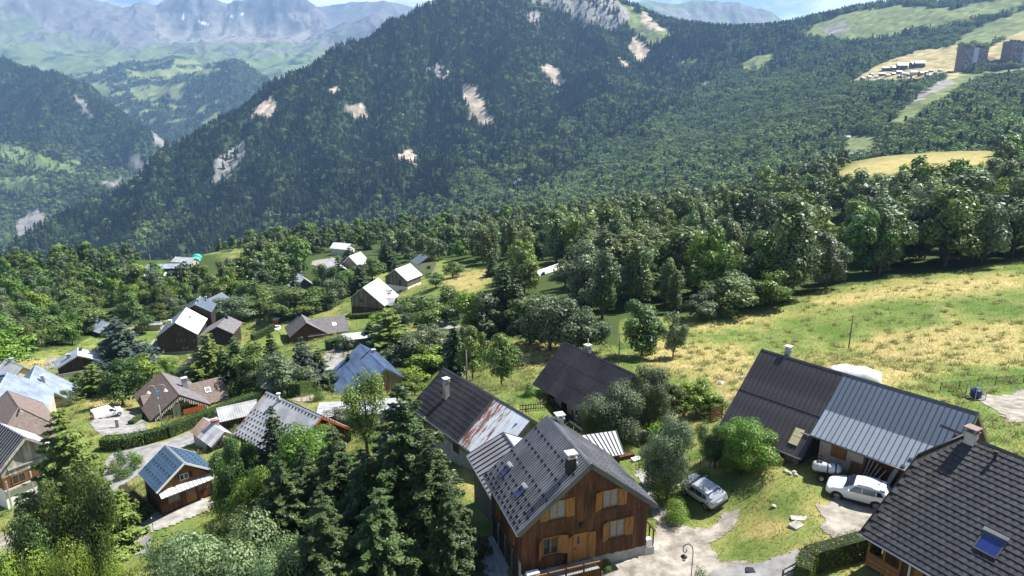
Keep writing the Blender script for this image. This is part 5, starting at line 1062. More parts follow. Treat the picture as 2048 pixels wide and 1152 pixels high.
hut('barn', 'grey-roofed farm shed beyond the green tarpaulin', 'barn', (372, 531), None, -15, 14, 9, 3, .5, M_GREYMET, M_BEIGE)
hut('farm_shed', 'low white farm shed left of the long blue-grey one', 'shed', (302, 556), None, 5, 18, 8, 2, .3, M_WHITEMET, M_OLDW)
hut('house', 'dark timber house with white roof among the middle trees', 'house', (672, 562), None, -60, 14, 11, 4, .7, M_WHITEMET, M_DARKW)
hut('house', 'white roof showing behind the middle trees, left of the tall spruce', 'house', (712, 545), None, -110, 9, 9, 4, .9, M_WHITEMET, M_OLDW)
hut('house', 'sharp white roof tip showing above the left trees', 'house', (606, 592), None, -60, 9, 9, 4, .9, M_WHITEMET, M_OLDW)
hut('house', 'white roof far off above the middle road', 'house', (686, 508), None, -20, 12, 9, 4, .6, M_WHITEMET, M_PLASTER)
hut('house', 'blue-roofed house tip beside the rounded grey tree', 'house', (432, 622), None, -100, 10, 8, 3, .7, M_BLUEGREY, M_DARKW)
hut('house', 'white roof in the gap of the right-hand trees', 'house', (1382, 532), None, 40, 9, 8, 3, .6, M_WHITEMET, M_OLDW)
# ---------------------------------------------------------------- things about the yards
def put(name, label, cat, u, v, rz=0, group=None, dz=0):
    p = hit(u, v); return empty(name, label, cat, (p[0], p[1], p[2]+dz), math.radians(rz), group)
def smooth_obj(o, lv=2):
    s = o.modifiers.new('subsurf', 'SUBSURF'); s.levels = lv; s.render_levels = lv
    for p in o.data.polygons: p.use_smooth = True
    return o
def paint(name, c, rough=.25):
    m, nt, b = new_mat(name); b.inputs['Base Color'].default_value = (*c, 1); b.inputs['Roughness'].default_value = rough; b.inputs['Coat Weight'].default_value = .6; b.inputs['Coat Roughness'].default_value = .08
    return m
M_TYRE = mat('tyre_rubber', (.02, .02, .022), .85, .1); M_RIM = mat('alloy', (.55, .56, .58), .3, .05, metal=.8); M_RED = mat('red_lens', (.25, .01, .01), .25, .05); M_LENS = mat('clear_lens', (.7, .72, .75), .15, .05); M_PLAST = mat('black_plastic', (.025, .025, .028), .6, .1)
def car(root, L, Wd, Ht, body, st, roof0, roof1, belt, hood_x, win, van=False):
    """st: stations (x, bottom, belt z, top z, half width at belt, half width at top); nose at +x"""
    def ring(s):
        x, zb, zs, zt, ws, wt = s; wb = ws*.94; zm = zb+(zs-zb)*.55
        R = [(0, zb), (wb*.8, zb), (wb, zb+.06), (ws*1.0, zm), (ws*.985, zs-.04), (ws*.955, zs), ((ws*.955+wt)/2+.01, (zs+zt)/2), (wt, zt-.035), (wt*.86, zt), (0, zt+.012)]
        return [(x, y, z) for y, z in R]+[(x, -y, z) for y, z in R[-2:0:-1]]
    rings = [ring(s) for s in st]; n = len(rings[0]); V = [p for r in rings for p in r]; Fs = []
    for i in range(len(rings)-1):
        for k in range(n): Fs.append((i*n+k, i*n+(k+1) % n, (i+1)*n+(k+1) % n, (i+1)*n+k))
    Fs.append(tuple(range(n))[::-1]); Fs.append(tuple((len(rings)-1)*n+k for k in range(n)))
    b = MB(); b.add(V, Fs, 0, True); o = b.obj('body', body, root); smooth_obj(o, 2)
    # windows: quads lifted just off the shell between belt and roof
    def shell(x, f, sy):
        """point on the shell at length x, f 0 belt .. 1 roof edge"""
        for a, c in zip(st, st[1:]):
            if min(a[0], c[0]) <= x <= max(a[0], c[0]):
                t = (x-a[0])/(c[0]-a[0]); q = [a[i]+(c[i]-a[i])*t for i in range(6)]; break
        _, zb, zs, zt, ws, wt = q; y0, z0, y1, z1 = ws*.955, zs, wt, zt-.035
        return (x, sy*(y0+(y1-y0)*f+.012), z0+(z1-z0)*f)
    for sy in (-1, 1):
        for pts in win:
            b = MB(); P = [shell(x, f, sy) for x, f in pts]; b.prism(P, (0, sy*.012, .006)); b.obj('side_window', M_GLASS, root)
    def cross(x0, z0, w0, x1, z1, w1, name, m, d):
        b = MB(); b.prism([(x0, -w0, z0), (x0, w0, z0), (x1, w1, z1), (x1, -w1, z1)], d); return b.obj(name, m, root)
    return shell, cross
def wheels(root, xs, y, r, w=.22, van=False):
    for x in xs:
        for sy in (-1, 1):
            b = MB(); yy = sy*y
            b.lathe([(r*.62, -w/2), (r*.9, -w/2), (r, -w/2+.04), (r, w/2-.04), (r*.9, w/2), (r*.62, w/2), (r*.55, w*.3), (r*.55, -w*.3), (r*.62, -w/2)], 24, c=(x, yy, r), axis='y'); o = b.obj('wheel', M_TYRE, root)
            b = MB(); b.lathe([(0, sy*(w/2-.06)), (r*.18, sy*(w/2-.03))], 12, c=(x, yy, r), axis='y')
            b.lathe([(r*.54, sy*(w/2-.03)), (r*.64, sy*(w/2+.004)), (r*.60, sy*(w/2-.08))], 24, c=(x, yy, r), axis='y')
            for k in range(5):
                for da in (-.13, .13):
                    a = 2*math.pi*k/5+da; c_, s_ = math.cos(a), math.sin(a); b.beam((x+c_*r*.1, yy+sy*(w/2-.05), r+s_*r*.1), (x+c_*r*.58, yy+sy*(w/2-.02), r+s_*r*.58), .045, .03, up=(0, 1, 0))
            b.obj('rim', M_RIM, o)
def suv(name, label, u, v, rz, col, Lk=1.0, hatch=False):
    root = put(name, label, 'car', u, v, rz)
    # tilt with the ground
    p = Vector(root.location); d = Vector((math.cos(math.radians(rz)), math.sin(math.radians(rz)), 0)); n = Vector((-d.y, d.x, 0))
    g = lambda q: float(gz_s(q.x, q.y))
    pit = math.atan2(g(p+d*1.3)-g(p-d*1.3), 2.6); rol = math.atan2(g(p+n*.75)-g(p-n*.75), 1.5)
    root.rotation_euler = Matrix.Rotation(math.radians(rz), 3, 'Z').to_4x4().to_3x3().to_euler(); root.rotation_euler = (Matrix.Rotation(math.radians(rz), 3, 'Z') @ Matrix.Rotation(-pit, 3, 'Y') @ Matrix.Rotation(rol, 3, 'X')).to_euler()
    root.location.z += .03; root.scale = (Lk,)*3
    st = [(2.2, .42, .62, .72, .62, .5), (2.12, .30, .72, .86, .80, .62), (1.85, .26, .86, .98, .90, .72), (1.25, .24, .99, 1.10, .94, .78), (.98, .24, 1.02, 1.14, .945, .80), (.25, .24, 1.05, 1.55, .95, .68), (-.1, .24, 1.06, 1.62, .95, .68), (-.9, .24, 1.08, 1.64, .95, .68), (-1.55, .25, 1.08, 1.55, .935, .63), (-1.85, .28, 1.06, 1.40, .91, .66), (-2.08, .34, 1.0, 1.08, .86, .70), (-2.18, .45, .85, .95, .78, .66)]
    body = paint(name+'_paint', col)
    sh, cr = car(root, 4.4, 1.84, 1.6, body, st, 0, 0, 0, 0, [[(.62, .05), (-.28, .05), (-.28, .80), (.18, .80)], [(-.34, .05), (-1.2, .05), (-1.2, .78), (-.34, .80)], [(-1.26, .06), (-1.72, .25), (-1.5, .72), (-1.26, .76)]])
    cr(.93, 1.13, .74, .27, 1.54, .60, 'windscreen', M_GLASS, (.035, 0, .04)); cr(-1.97, 1.13, .66, -1.60, 1.50, .56, 'rear_window', M_GLASS, (-.05, 0, .04))
    wheels(root, (1.32, -1.31), .862, .355)
    for sy in (-1, 1):
        for x in (1.32, -1.31):
            b = MB(); b.lathe([(.36, sy*.90), (.37, sy*.968), (.43, sy*.962), (.44, sy*.90)], 20, c=(x, 0, .355), axis='y'); b.obj('wheel_arch', M_PLAST, root)
        b = MB(); b.box(-.95, .95, sy*.915-.03, sy*.915+.03, .24, .36); b.obj('sill_trim', M_PLAST, root)
        b = MB(); b.add([(.62, sy*.92, 1.05), (.50, sy*.92, 1.05), (.48, sy*1.1, 1.06), (.62, sy*1.1, 1.06), (.60, sy*.94, 1.2), (.52, sy*.94, 1.2), (.5, sy*1.09, 1.2), (.58, sy*1.09, 1.2)], [(3, 2, 1, 0), (4, 5, 6, 7), (0, 1, 5, 4), (1, 2, 6, 5), (2, 3, 7, 6), (3, 0, 4, 7)]); b.obj('mirror', body, root)
        b = MB(); b.hexa([(2.02, sy*.80, .72), (2.15, sy*.48, .70), (2.17, sy*.48, .72), (1.75, sy*.90, .80), (1.98, sy*.78, .86), (2.10, sy*.48, .82), (2.12, sy*.48, .84), (1.72, sy*.895, .90)]); b.obj('headlight', M_LENS, root)
        b = MB(); b.hexa([(-2.02, sy*.62, .84), (-2.16, sy*.5, .84), (-2.16, sy*.75, .84), (-1.80, sy*.935, .88), (-2.0, sy*.62, 1.0), (-2.14, sy*.5, 1.0), (-2.12, sy*.76, 1.0), (-1.80, sy*.925, 1.0)]); b.obj('taillight', M_RED, root)
        b = MB(); b.tube([(.05, sy*.60, 1.60), (-.3, sy*.61, 1.635), (-1.2, sy*.60, 1.64), (-1.5, sy*.58, 1.58)], .02, 6); b.obj('roof_rail', M_PLAST if hatch else M_RIM, root)
    b = MB(); b.box(2.08, 2.2, -.62, .62, .32, .55); b.obj('front_grille', M_PLAST, root); b = MB(); b.box(-2.22, -2.02, -.72, .72, .30, .48); b.obj('rear_bumper_trim', M_PLAST, root)
    b = MB(); b.box(-2.215, -2.17, -.26, .26, .70, .81); b.obj('number_plate', M_WHITE, root)
    b = MB(); b.hexa([(-1.75, -.6, 1.55), (-1.45, -.6, 1.59), (-1.45, .6, 1.59), (-1.75, .6, 1.55), (-1.75, -.58, 1.575), (-1.45, -.6, 1.615), (-1.45, .6, 1.615), (-1.75, .58, 1.575)]); b.obj('spoiler', body, root)
    b = MB(); b.hexa([(-1.32, -.01, 1.6), (-1.18, -.02, 1.6), (-1.18, .02, 1.6), (-1.32, .01, 1.6), (-1.34, -.008, 1.70), (-1.28, -.01, 1.68), (-1.28, .01, 1.68), (-1.34, .008, 1.7)]); b.obj('aerial', M_PLAST, root)
    return root
suv('parked_car', 'white five-door car parked on gravel beside the tiled roof', 1716, 996, 146, (.78, .79, .80), 1.0)
suv('parked_car', 'silver-grey car parked tail-on on the grass by the big round tree', 1409, 994, 113, (.42, .45, .50), .99, True)
def van(u, v, rz):
    root = put('parked_van', 'white panel van parked under the tree on the village road', 'van', u, v, rz); body = paint('van_paint', (.80, .80, .80))
    st = [(2.2, .36, .62, .74, .70, .5), (2.05, .28, .80, .92, .84, .66), (1.5, .26, .98, 1.08, .90, .76), (1.25, .26, 1.02, 1.14, .90, .78), (.55, .26, 1.08, 1.74, .90, .72), (.1, .26, 1.1, 1.82, .90, .72), (-1.6, .26, 1.1, 1.84, .90, .72), (-2.1, .28, 1.1, 1.80, .89, .72), (-2.2, .36, 1.08, 1.7, .86, .70)]
    sh, cr = car(root, 4.4, 1.8, 1.84, body, st, 0, 0, 0, 0, [[(1.0, .08), (.15, .08), (.15, .75), (.55, .75)]], True)
    cr(1.2, 1.15, .74, .56, 1.70, .66, 'windscreen', M_GLASS, (.04, 0, .035)); cr(-2.215, 1.15, .62, -2.19, 1.6, .58, 'rear_window', M_GLASS, (-.03, 0, 0)); wheels(root, (1.42, -1.35), .815, .33)
    for sy in (-1, 1):
        b = MB(); b.box(.92, 1.06, sy*1.0-.1, sy*1.0+.1, 1.1, 1.3); b.obj('mirror', M_PLAST, root); b = MB(); b.box(-2.23, -2.12, sy*.80-.06, sy*.80+.06, .8, 1.3); b.obj('taillight', M_RED, root); b = MB(); b.box(1.95, 2.14, sy*.66-.14, sy*.66+.14, .72, .9); b.obj('headlight', M_LENS, root)
    b = MB(); b.box(-2.26, -2.15, -.8, .8, .34, .5); b.obj('rear_bumper_trim', M_PLAST, root)
    return root
van(216, 834, 47)
# liquid tank on a one-axle trailer
r = put('tank_trailer', 'silver cylindrical tank on a small two-wheeled trailer', 'trailer', 1650, 958, -20)
b = MB(); prof = [(0, -1.05), (.2, -1.03), (.34, -.93), (.4, -.8), (.4, .8), (.34, .93), (.2, 1.03), (0, 1.05)]
b.lathe(prof, 24, c=(0, 0, 1.0), axis='x'); b.obj('tank', M_GALV, r)
for x in (-.6, .05, .62): b = MB(); b.lathe([(.403, x-.05), (.415, x-.05), (.415, x+.05), (.403, x+.05)], 20, c=(0, 0, 1.0), axis='x'); b.obj('strap', M_BLACK if x > 0 else M_GALV, r)
b = MB(); b.box(-.75, -.35, -.12, .12, 1.38, 1.46); b.obj('hatch', M_BLACK, r); b = MB(); b.box(-1, 1, -.3, -.22, .5, .6); b.box(-1, 1, .22, .3, .5, .6); b.box(.9, 1.8, -.04, .04, .5, .58); b.box(-.1, .0, -.6, .6, .3, .38); b.obj('chassis', M_BLACK, r)
for x in (-.6, .5): b = MB(); b.box(x-.06, x+.06, -.34, .34, .6, .75); b.obj('cradle', M_BLACK, r)
wheels(r, (-.35,), .55, .30, .18)
# wrought-iron street lamp with a scroll
r = put('street_lamp', 'black wrought-iron street lamp with a scroll arm on the gravel corner', 'street lamp', 1381, 1168, 180)
hl = 3.1; b = MB(); b.tube([(0, 0, -.3), (0, 0, hl*.72), (.02, 0, hl*.85), (.12, 0, hl*.94), (.32, 0, hl*1.0), (.52, 0, hl*.985), (.66, 0, hl*.93), (.68, 0, hl*.86), (.60, 0, hl*.80), (.48, 0, hl*.79), (.42, 0, hl*.83), (.46, 0, hl*.87)], .03, 8); b.obj('post', M_BLACK, r)
b = MB(); b.beam((.6, 0, hl*.8), (.58, 0, hl*.74), .02); b.lathe([(0, hl*.74), (.05, hl*.735), (.22, hl*.69), (.24, hl*.68), (0, hl*.68)], 6, c=(.58, 0, 0)); b.obj('lantern_roof', M_BLACK, r)
b = MB(); b.lathe([(.17, hl*.678), (.10, hl*.60), (0, hl*.60)], 6, c=(.58, 0, 0)); b.obj('lantern_glass', M_LENS, r); b = MB(); b.lathe([(.12, hl*.60), (.12, hl*.59), (.03, hl*.575), (0, hl*.575)], 6, c=(.58, 0, 0)); b.obj('lantern_base', M_BLACK, r)
# village lamp with two hanging bells and a small solar panel
r = put('street_lamp', 'tall grey street lamp with two white bells before the brown chalet', 'street lamp', 328, 876, 20); hl = 7.4
b = MB(); b.tube([(0, 0, -.3), (0, 0, hl)], [.09, .05], 8); b.obj('post', M_GREYMET, r)
for s_ in (-1, 1):
    b = MB(); b.tube([(0, 0, hl*.97), (s_*.3, 0, hl*1.07), (s_*.8, 0, hl*1.08), (s_*1.05, 0, hl*1.03), (s_*1.05, 0, hl*.99)], .035, 6); b.tube([(0, 0, hl*.9), (s_*.45, 0, hl*1.02), (s_*.6, 0, hl*1.08)], .025, 6); b.obj('arm', M_GREYMET, r)
    b = MB(); b.lathe([(.04, hl*.99), (.12, hl*.975), (.2, hl*.95), (.34, hl*.935), (0, hl*.935)], 12, c=(s_*1.05, 0, 0)); b.obj('bell_lamp', M_WHITE, r)
b = MB(); b.hexa([(-.1, -.25, hl*.88), (.4, -.25, hl*.88), (.4, .2, hl*.94), (-.1, .2, hl*.94), (-.1, -.27, hl*.89), (.4, -.27, hl*.89), (.4, .18, hl*.95), (-.1, .18, hl*.95)]); b.obj('solar_panel', M_BLUE2, r)
# wooden poles
def pole(label, u, v, h, wires=None, rad=.11):
    r = put('utility_pole', label, 'pole', u, v); MB().tube([(0, 0, -.5), (0, 0, h)], [rad, rad*.75], 8).obj('mast', M_OLDW, r)
    for sx in (-1, 1): MB().lathe([(0, h-.25), (.05, h-.25), (.05, h-.12), (0, h-.1)], 8, c=(sx*.14, 0, 0)).obj('insulator', M_BLACK, r)
    return r
pA = pole('dark wooden pole standing alone in the grassy field', 1697, 697, 5.9); pB = pole('slim grey pole behind the black-roofed barn house', 1237, 728, 5.2); pC = pole('weathered pole behind the dark ridge with the tall chimney', 934, 790, 6.2)
def wire(label, a, b_, sag):
    a, b_ = Vector(a), Vector(b_); pts = [a.lerp(b_, t)-Vector((0, 0, sag*4*t*(1-t))) for t in np.linspace(0, 1, 12)]
    o = MB().tube(pts, .018, 4, cap=False).obj('wire', M_BLACK); return tag(o, label, 'wire')
ta = Vector(pA.location)+Vector((0, 0, 5.75)); tb = Vector(pB.location)+Vector((0, 0, 5.0)); wire('wire running left from the lone field pole', ta, tb, 1.6); e = hit(2040, 668); wire('wire running right from the lone field pole', ta, (e[0]+14, e[1]+3, e[2]+4.5), 1.3)
pD = pole('short twin farm pole at the far edge of the left wood', 304, 544, 11, rad=.3)
# hay stack under a white sheet, water tank on its frame, pale balls
r = put('covered_stack', 'haystack covered by a crumpled white sheet behind the long barn', 'haystack', 1708, 764, -24); b = MB(); n = 14
rows = []
for i in range(n):
    x = -2.7+5.4*i/(n-1); k = 1-.25*abs(2*i/(n-1)-1)**4
    rows.append([(x, y*k, max(-.2, z*k*(1+.035*math.sin(i*1.3+j*.7)))) for j, (y, z) in enumerate([(-1.5, -.2), (-1.45, .8), (-1.2, 1.5), (-.5, 1.85), (.4, 1.9), (1.2, 1.5), (1.45, .8), (1.5, -.2)])])
V = [p for q in rows for p in q]; Fs = [(i*8+k, i*8+k+1, (i+1)*8+k+1, (i+1)*8+k) for i in range(n-1) for k in range(7)]+[tuple(range(8)), tuple((n-1)*8+k for k in range(8))]
b.add(V, Fs, 0, True); M_TARP = mat('white_sheeting', (.74, .74, .73), .6, .06, 2., bmp=.8); b.obj('cover_sheet', M_TARP, r)
r = put('water_tank', 'dark blue water tank in a metal frame by the gravel track', 'tank', 1950, 798, 10); b = MB(); b.lathe([(0, .25), (.5, .25), (.58, .35), (.58, 1.05), (.5, 1.15), (.2, 1.2), (.16, 1.3), (0, 1.3)], 16); b.obj('barrel', mat('navy_plastic', (.02, .035, .12), .35, .1), r)
b = MB(); b.lathe([(0, 1.3), (.18, 1.3), (.18, 1.36), (0, 1.37)], 12); b.obj('lid', M_BLUE, r)
for sx in (-1, 1):
    for sy in (-1, 1): b = MB(); b.box(sx*.66-.03, sx*.66+.03, sy*.66-.03, sy*.66+.03, -.1, 1.7 if sx < 0 or sy > 0 else 1.2); b.obj('frame_post', M_GREYMET, r)
b = MB(); b.box(-.69, .69, -.69, -.63, .2, .26); b.box(-.69, .69, .63, .69, .2, .26); b.box(-.69, -.63, -.629, .629, .2, .26); b.box(.63, .69, -.629, .629, .2, .26); b.obj('frame', M_GREYMET, r)
def rock(name, label, cat, u, v, s, m=None, seed=0, group=None, flat=.6):
    rr = random.Random(seed+int(u*7+v)); bm = bmesh.new(); bmesh.ops.create_icosphere(bm, subdivisions=2, radius=1)
    for q in bm.verts: k = 1+.22*math.sin(q.co.x*3+seed)+.18*rr.uniform(-1, 1); q.co = Vector((q.co.x*k*s, q.co.y*k*s*.8, q.co.z*k*s*flat))
    me = bpy.data.meshes.new(name); bm.to_mesh(me); bm.free(); me.materials.append(m or M_STONE); o = link(name, me); p = hit(u, v); o.location = (p[0], p[1], p[2]+s*flat*.45); o.rotation_euler = (0, 0, rr.uniform(0, 6)); tag(o, label, cat, group); return o
rock('boulder', 'white round stone lying left of the long barn ridge', 'stone', 1442, 768, .45); rock('boulder', 'white round stone nearest the long barn roof edge', 'stone', 1484, 758, .35)
for i, (u, v) in enumerate(((1572, 944), (1580, 948), (1588, 946), (1592, 951))): rock('boulder', 'pale boulder in the little heap between leafy bush and tank trailer', 'stone', u, v, .2, None, i, 'heap of boulders by the bush')
rock('flat_stone', 'small white stone in the middle of the grass mound', 'stone', 1549, 1014, .2); rock('flat_stone', 'pale stone beside the silver-grey car front', 'stone', 1359, 974, .25)
def slab(name, label, u, v, sx, sy, rz, m, h=.12):
    p = hit(u, v); b = MB(); b.box(-sx/2, sx/2, -sy/2, sy/2, -.1, h); o = b.obj(name, m); o.location = (p[0], p[1], p[2]); o.rotation_euler = (.02, -.05, math.radians(rz)); return tag(o, label, 'slab')
slab('stone_slab', 'square grey slab set in the grass mound', 1592, 1052, .85, .7, 30, M_CONC); slab('stone_slab', 'rough pale slab above the square one on the mound', 1598, 1037, 1.1, .5, -10, M_STONE, .06)
slab('manhole', 'square manhole frame in the road by the tall hedge', 1674, 1100, .7, .7, -35, M_STONE, .10); slab('drain_grate', 'iron drain grate in the road at the foot of the mound', 1502, 1142, .65, .5, -15, M_BLACK, .11)
slab('timber_box', 'rusty planter box beside the lean-to', 1252, 918, 1.6, .5, 20, M_WOOD, .5); slab('white_crate', 'white crate on the grass right of the lean-to', 1273, 922, .9, .6, 20, M_WHITE, .3)
# paving slabs in front of the chalet, each one a piece
r = put('stone_paving', 'pale stone paving laid in front of the big chalet', 'paving', 1265, 1106)
pc = [hit(u, v) for u, v in ((1240, 1110), (1262, 1104), (1284, 1098), (1304, 1090), (1318, 1096), (1296, 1104), (1274, 1110), (1252, 1117))]
for i, (u, v) in enumerate(((1246, 1114), (1258, 1108), (1271, 1103), (1284, 1098), (1297, 1093), (1308, 1095), (1290, 1102), (1274, 1108), (1262, 1114), (1250, 1119))):
    p = hit(u, v); b = MB(); a = np.linspace(0, 2*math.pi, 7)[:-1]+random.uniform(0, 1)
    b.prism([(p[0]-r.location.x+.42*math.cos(t)*random.uniform(.8, 1.1), p[1]-r.location.y+.42*math.sin(t)*random.uniform(.8, 1.1), p[2]-r.location.z-.05) for t in a], (0, 0, .13)); b.obj('paving_stone', M_STONE, r)
# wooden deck left of the chalet, board by board
deck = [hit(u, v) for u, v in ((955, 1066), (996, 1056), (1040, 1160), (905, 1165))]; c0 = CH.tol(deck[0]); zdk = -1.95; print('deck', zdk, [round(float(d[2]), 2) for d in deck])
r = empty('wooden_deck', 'weathered grey plank deck in the shade left of the big chalet', 'deck', (CH.cx, CH.cy, zdk), CH.rot)
M_DECK = mat('grey_decking', (.33, .35, .38), .85, .2, 2., scl=(.3, 3, 1), rnd=.12)
y = CH.y0-4.2
while y < CH.y0-.15:
    b = MB(); xx = CH.x0+.6+random.uniform(-.1, .1); b.box(xx, CH.x1+1.6, y, y+.215, -.06, 0); b.obj('deck_board', M_DECK, r); y += .225
b = MB(); b.box(CH.x0+.6, CH.x1+1.5, CH.y0-4.1, CH.y0-.3, -2, -.065); b.obj('deck_frame', M_OLDW, r)
# outdoor unit and the printed sign at the terrace corner
tz = CH.base+zb
p = np.array([CH.cx, CH.cy, tz])+CH.d*(CH.x1+1.0)+CH.n*(CH.y0+.45); r = empty('heat_pump', 'white heat pump unit on the chalet terrace corner', 'heat pump', tuple(p), CH.rot)
b = MB(); b.box(-.2, .2, -.42, .42, .0, .75); b.obj('housing', M_WHITE, r); b = MB(); b.lathe([(.28, .21), (.3, .21), (.3, .22), (.0, .22)], 20, c=(0, 0, .38), axis='x'); b.obj('fan_grille', M_BLACK, r)
p = np.array([CH.cx, CH.cy, tz])+CH.d*(CH.x1+1.68)+CH.n*(CH.y0+.35); r = empty('sign_board', 'white printed sign on the corner of the chalet terrace', 'sign', tuple(p), CH.rot)
b = MB(); b.box(.0, .03, -.5, .62, -.55, .4); b.obj('board', M_WHITE, r); b = MB(); b.box(-1.2, .0, -.53, -.505, -.55, .4); b.obj('side_board', M_WHITE, r)
b = MB(); b.box(.031, .036, -.42, .25, .02, .32); b.obj('printed_picture', M_BLUEGREY, r); b = MB(); b.box(.031, .036, .3, .55, -.1, .33); b.obj('printed_panel', M_CONC, r)
b = MB(); xx = -.42
for wd in (.09, .07, .1, .06, .09, .1, .07, .08): b.box(.031, .036, xx, xx+wd, -.42, -.26); xx += wd+.025
o = b.obj('lettering', M_BLACK, r); o['kind'] = 'stuff'
# things along the barn wall behind the white car
def barn_pt(a, out): p = np.array([LB2.cx, LB2.cy, 0])+LB2.d*a+LB2.n*(LB2.y0-out); return p[0], p[1], float(gz(p[0], p[1]))
def lean(name, label, a, out, a2, top, w, m, cat='plank', group=None):
    p = barn_pt(a, out); q = barn_pt(a2, .06); b = MB(); b.beam((0, 0, .02), (q[0]-p[0], q[1]-p[1], top), w, .05); o = b.obj(name, m); o.location = p; return tag(o, label, cat, group)
for i, a in enumerate((3.75, 3.9, 4.1, 4.25, 4.5)): lean('leaning_pole', 'thin grey pole leaning in the bundle against the barn wall', LB2.x0+a, .9+.15*i, LB2.x0+a+.25+.1*i, 2.1-.15*i, .09, M_GREYW, 'pole', 'bundle of poles leaning on the barn')
lean('leaning_plank', 'wide grey plank leaning right of the pole bundle', LB2.x0+5.4, 1.15, LB2.x0+5.9, 2.0, .34, M_GREYW)
lean('leaning_board', 'brown board leaning against the plaster wall left of the poles', LB2.x0+3.1, .5, LB2.x0+3.1, 1.1, 1.0, M_WOOD2, 'board')
p = barn_pt(LB2.x0+6.9, .7); r = empty('table', 'old grey table against the barn behind the white car', 'table', p, LB2.rot); b = MB(); b.lathe([(0, .72), (.55, .72), (.55, .78), (0, .78)], 14); b.obj('table_top', M_GREYW, r)
for sx in (-1, 1):
    for sy in (-1, 1): b = MB(); b.box(sx*.35-.04, sx*.35+.04, sy*.3-.04, sy*.3+.04, -.05, .719); b.obj('leg', M_WHITE, r)
for i, (a, o_, z, l) in enumerate(((7.7, .5, 0, 'pale concrete block left of the stack behind the white car'), (8.4, .9, 0, 'nearest pale block behind the white car'), (8.3, .35, .0, 'grey block against the barn wall behind the white car'))):
    p = barn_pt(LB2.x0+a, o_); b = MB(); b.box(-.35, .35, -.22, .22, -.05, .42); b.box(-.30, .30, -.18, .18, .421, .46); ob = b.obj('concrete_block', M_CONC); ob.location = p; ob.rotation_euler = (0, 0, LB2.rot+.3*i); tag(ob, l, 'block')
r = put('traffic_cone', 'red and white traffic cone in the barn corner', 'cone', 1639, 926); r.location.z += .02
b = MB(); b.box(-.18, .18, -.18, .18, -.02, .03); b.obj('base', M_RED, r)
for z0, z1, m in ((.03, .22, M_RED), (.22, .36, M_WHITE), (.36, .5, M_RED), (.5, .58, M_WHITE), (.58, .68, M_RED)): b = MB(); b.lathe([(.14-.14*z0, z0), (.14-.14*z1, z1), (0, z1)], 12); b.obj('band', M_RED if m is M_RED else M_WHITE, r)
# fences
def fence(name, label, pts, h, step, mp, mr, rails=(.4, .8), pw=.08, mesh=False, pales=None, cat='fence'):
    P = [hit(*p) for p in pts]; r = empty(name, label, cat, tuple(P[0])); O = np.array(P[0]); prev = None
    for A, B in zip(P, P[1:]):
        n = max(1, int(round(np.linalg.norm(B-A)/step)))
        for i in range(n+(1 if B is P[-1] else 0)):
            q = A+(B-A)*i/n; q[2] = float(gz(q[0], q[1])); l = q-O
            b = MB(); b.box(l[0]-pw/2, l[0]+pw/2, l[1]-pw/2, l[1]+pw/2, l[2]-.3, l[2]+h); b.obj('post', mp, r)
            if prev is not None:
                for k in rails: b = MB(); b.beam(prev+[0, 0, k*h], l+[0, 0, k*h], .03 if mesh else .05, .03 if mesh else .10); b.obj('rail', mr, r)
                if mesh:
                    b = MB(); m_ = int(np.linalg.norm(l-prev)/.22)
                    for j in range(1, m_): c = prev+(l-prev)*j/m_; b.box(c[0]-.008, c[0]+.008, c[1]-.008, c[1]+.008, c[2], c[2]+h*.9)
                    for k in (.15, .3, .45, .6, .75): b.beam(prev+[0, 0, k*h], l+[0, 0, k*h], .012)
                    o = b.obj('wire_mesh', mr, r); o['kind'] = 'stuff'
                if pales:
                    m_ = int(np.linalg.norm(l-prev)/pales)
                    for j in range(1, m_): c = prev+(l-prev)*j/m_; b = MB(); b.box(c[0]-.04, c[0]+.04, c[1]-.03, c[1]+.03, c[2]+.05, c[2]+h*random.uniform(.9, 1.05)); b.obj('pale', mp, r)
            prev = l
    return r
M_RUSTW = mat('rusty_wire', (.20, .075, .045), .8, .3)
fence('wire_fence', 'sagging rusty wire fence behind the silver-grey car', ((1378, 932), (1400, 937), (1440, 936), (1462, 934)), 1.0, 1.6, M_RUSTW, M_RUSTW, (.98,), .06, True)
fence('picket_fence', 'old picket fence below the black-roofed barn house', ((1040, 824), (1062, 822), (1090, 820)), 1.0, 1.8, M_OLDW, M_OLDW, (.3, .8), .09, False, .28)
fence('rail_fence', 'two-rail wooden fence at the end of the near hedge', ((1564, 1162), (1592, 1148)), .9, 1.1, M_OLDW, M_OLDW, (.5, .95), .1)
fence('slat_screen', 'red-brown slatted screen at the left corner of the long barn', ((1420, 842), (1443, 838)), 1.6, 1.4, M_WOOD2, M_WOOD2, (.1, .22, .34, .46, .58, .7, .82, .94), .09)
fence('rail_fence', 'short dark rail fence right of the pale blue metal roof', ((155, 794), (172, 788)), 1.1, 2.2, M_OLDW, M_OLDW, (.35, .65, .95), .12)
fence('post_fence', 'row of thin posts along the green strip by the gravel track', ((1880, 782), (1990, 770), (2046, 766)), 1.1, 3.2, M_OLDW, M_BLACK, (.9,), .08, True)
r = put('stone_pillar', 'short grey stone gate pillar by the village road', 'pillar', 237, 855); b = MB(); b.box(-.25, .25, -.25, .25, -.2, 1.3); b.obj('shaft', M_STONEG, r); b = MB(); b.box(-.32, .32, -.32, .32, 1.301, 1.42); b.obj('cap', M_STONE, r)
r = put('marker_pole', 'thin dark marker pole at the edge of the driveway', 'pole', 307, 1062); b = MB(); b.tube([(0, 0, -.2), (0, 0, 1.4)], .03, 6); b.obj('shaft', M_BLACK, r); b = MB(); b.tube([(0, 0, 1.401), (0, 0, 1.5)], .04, 6); b.obj('tip', M_WHITE, r)
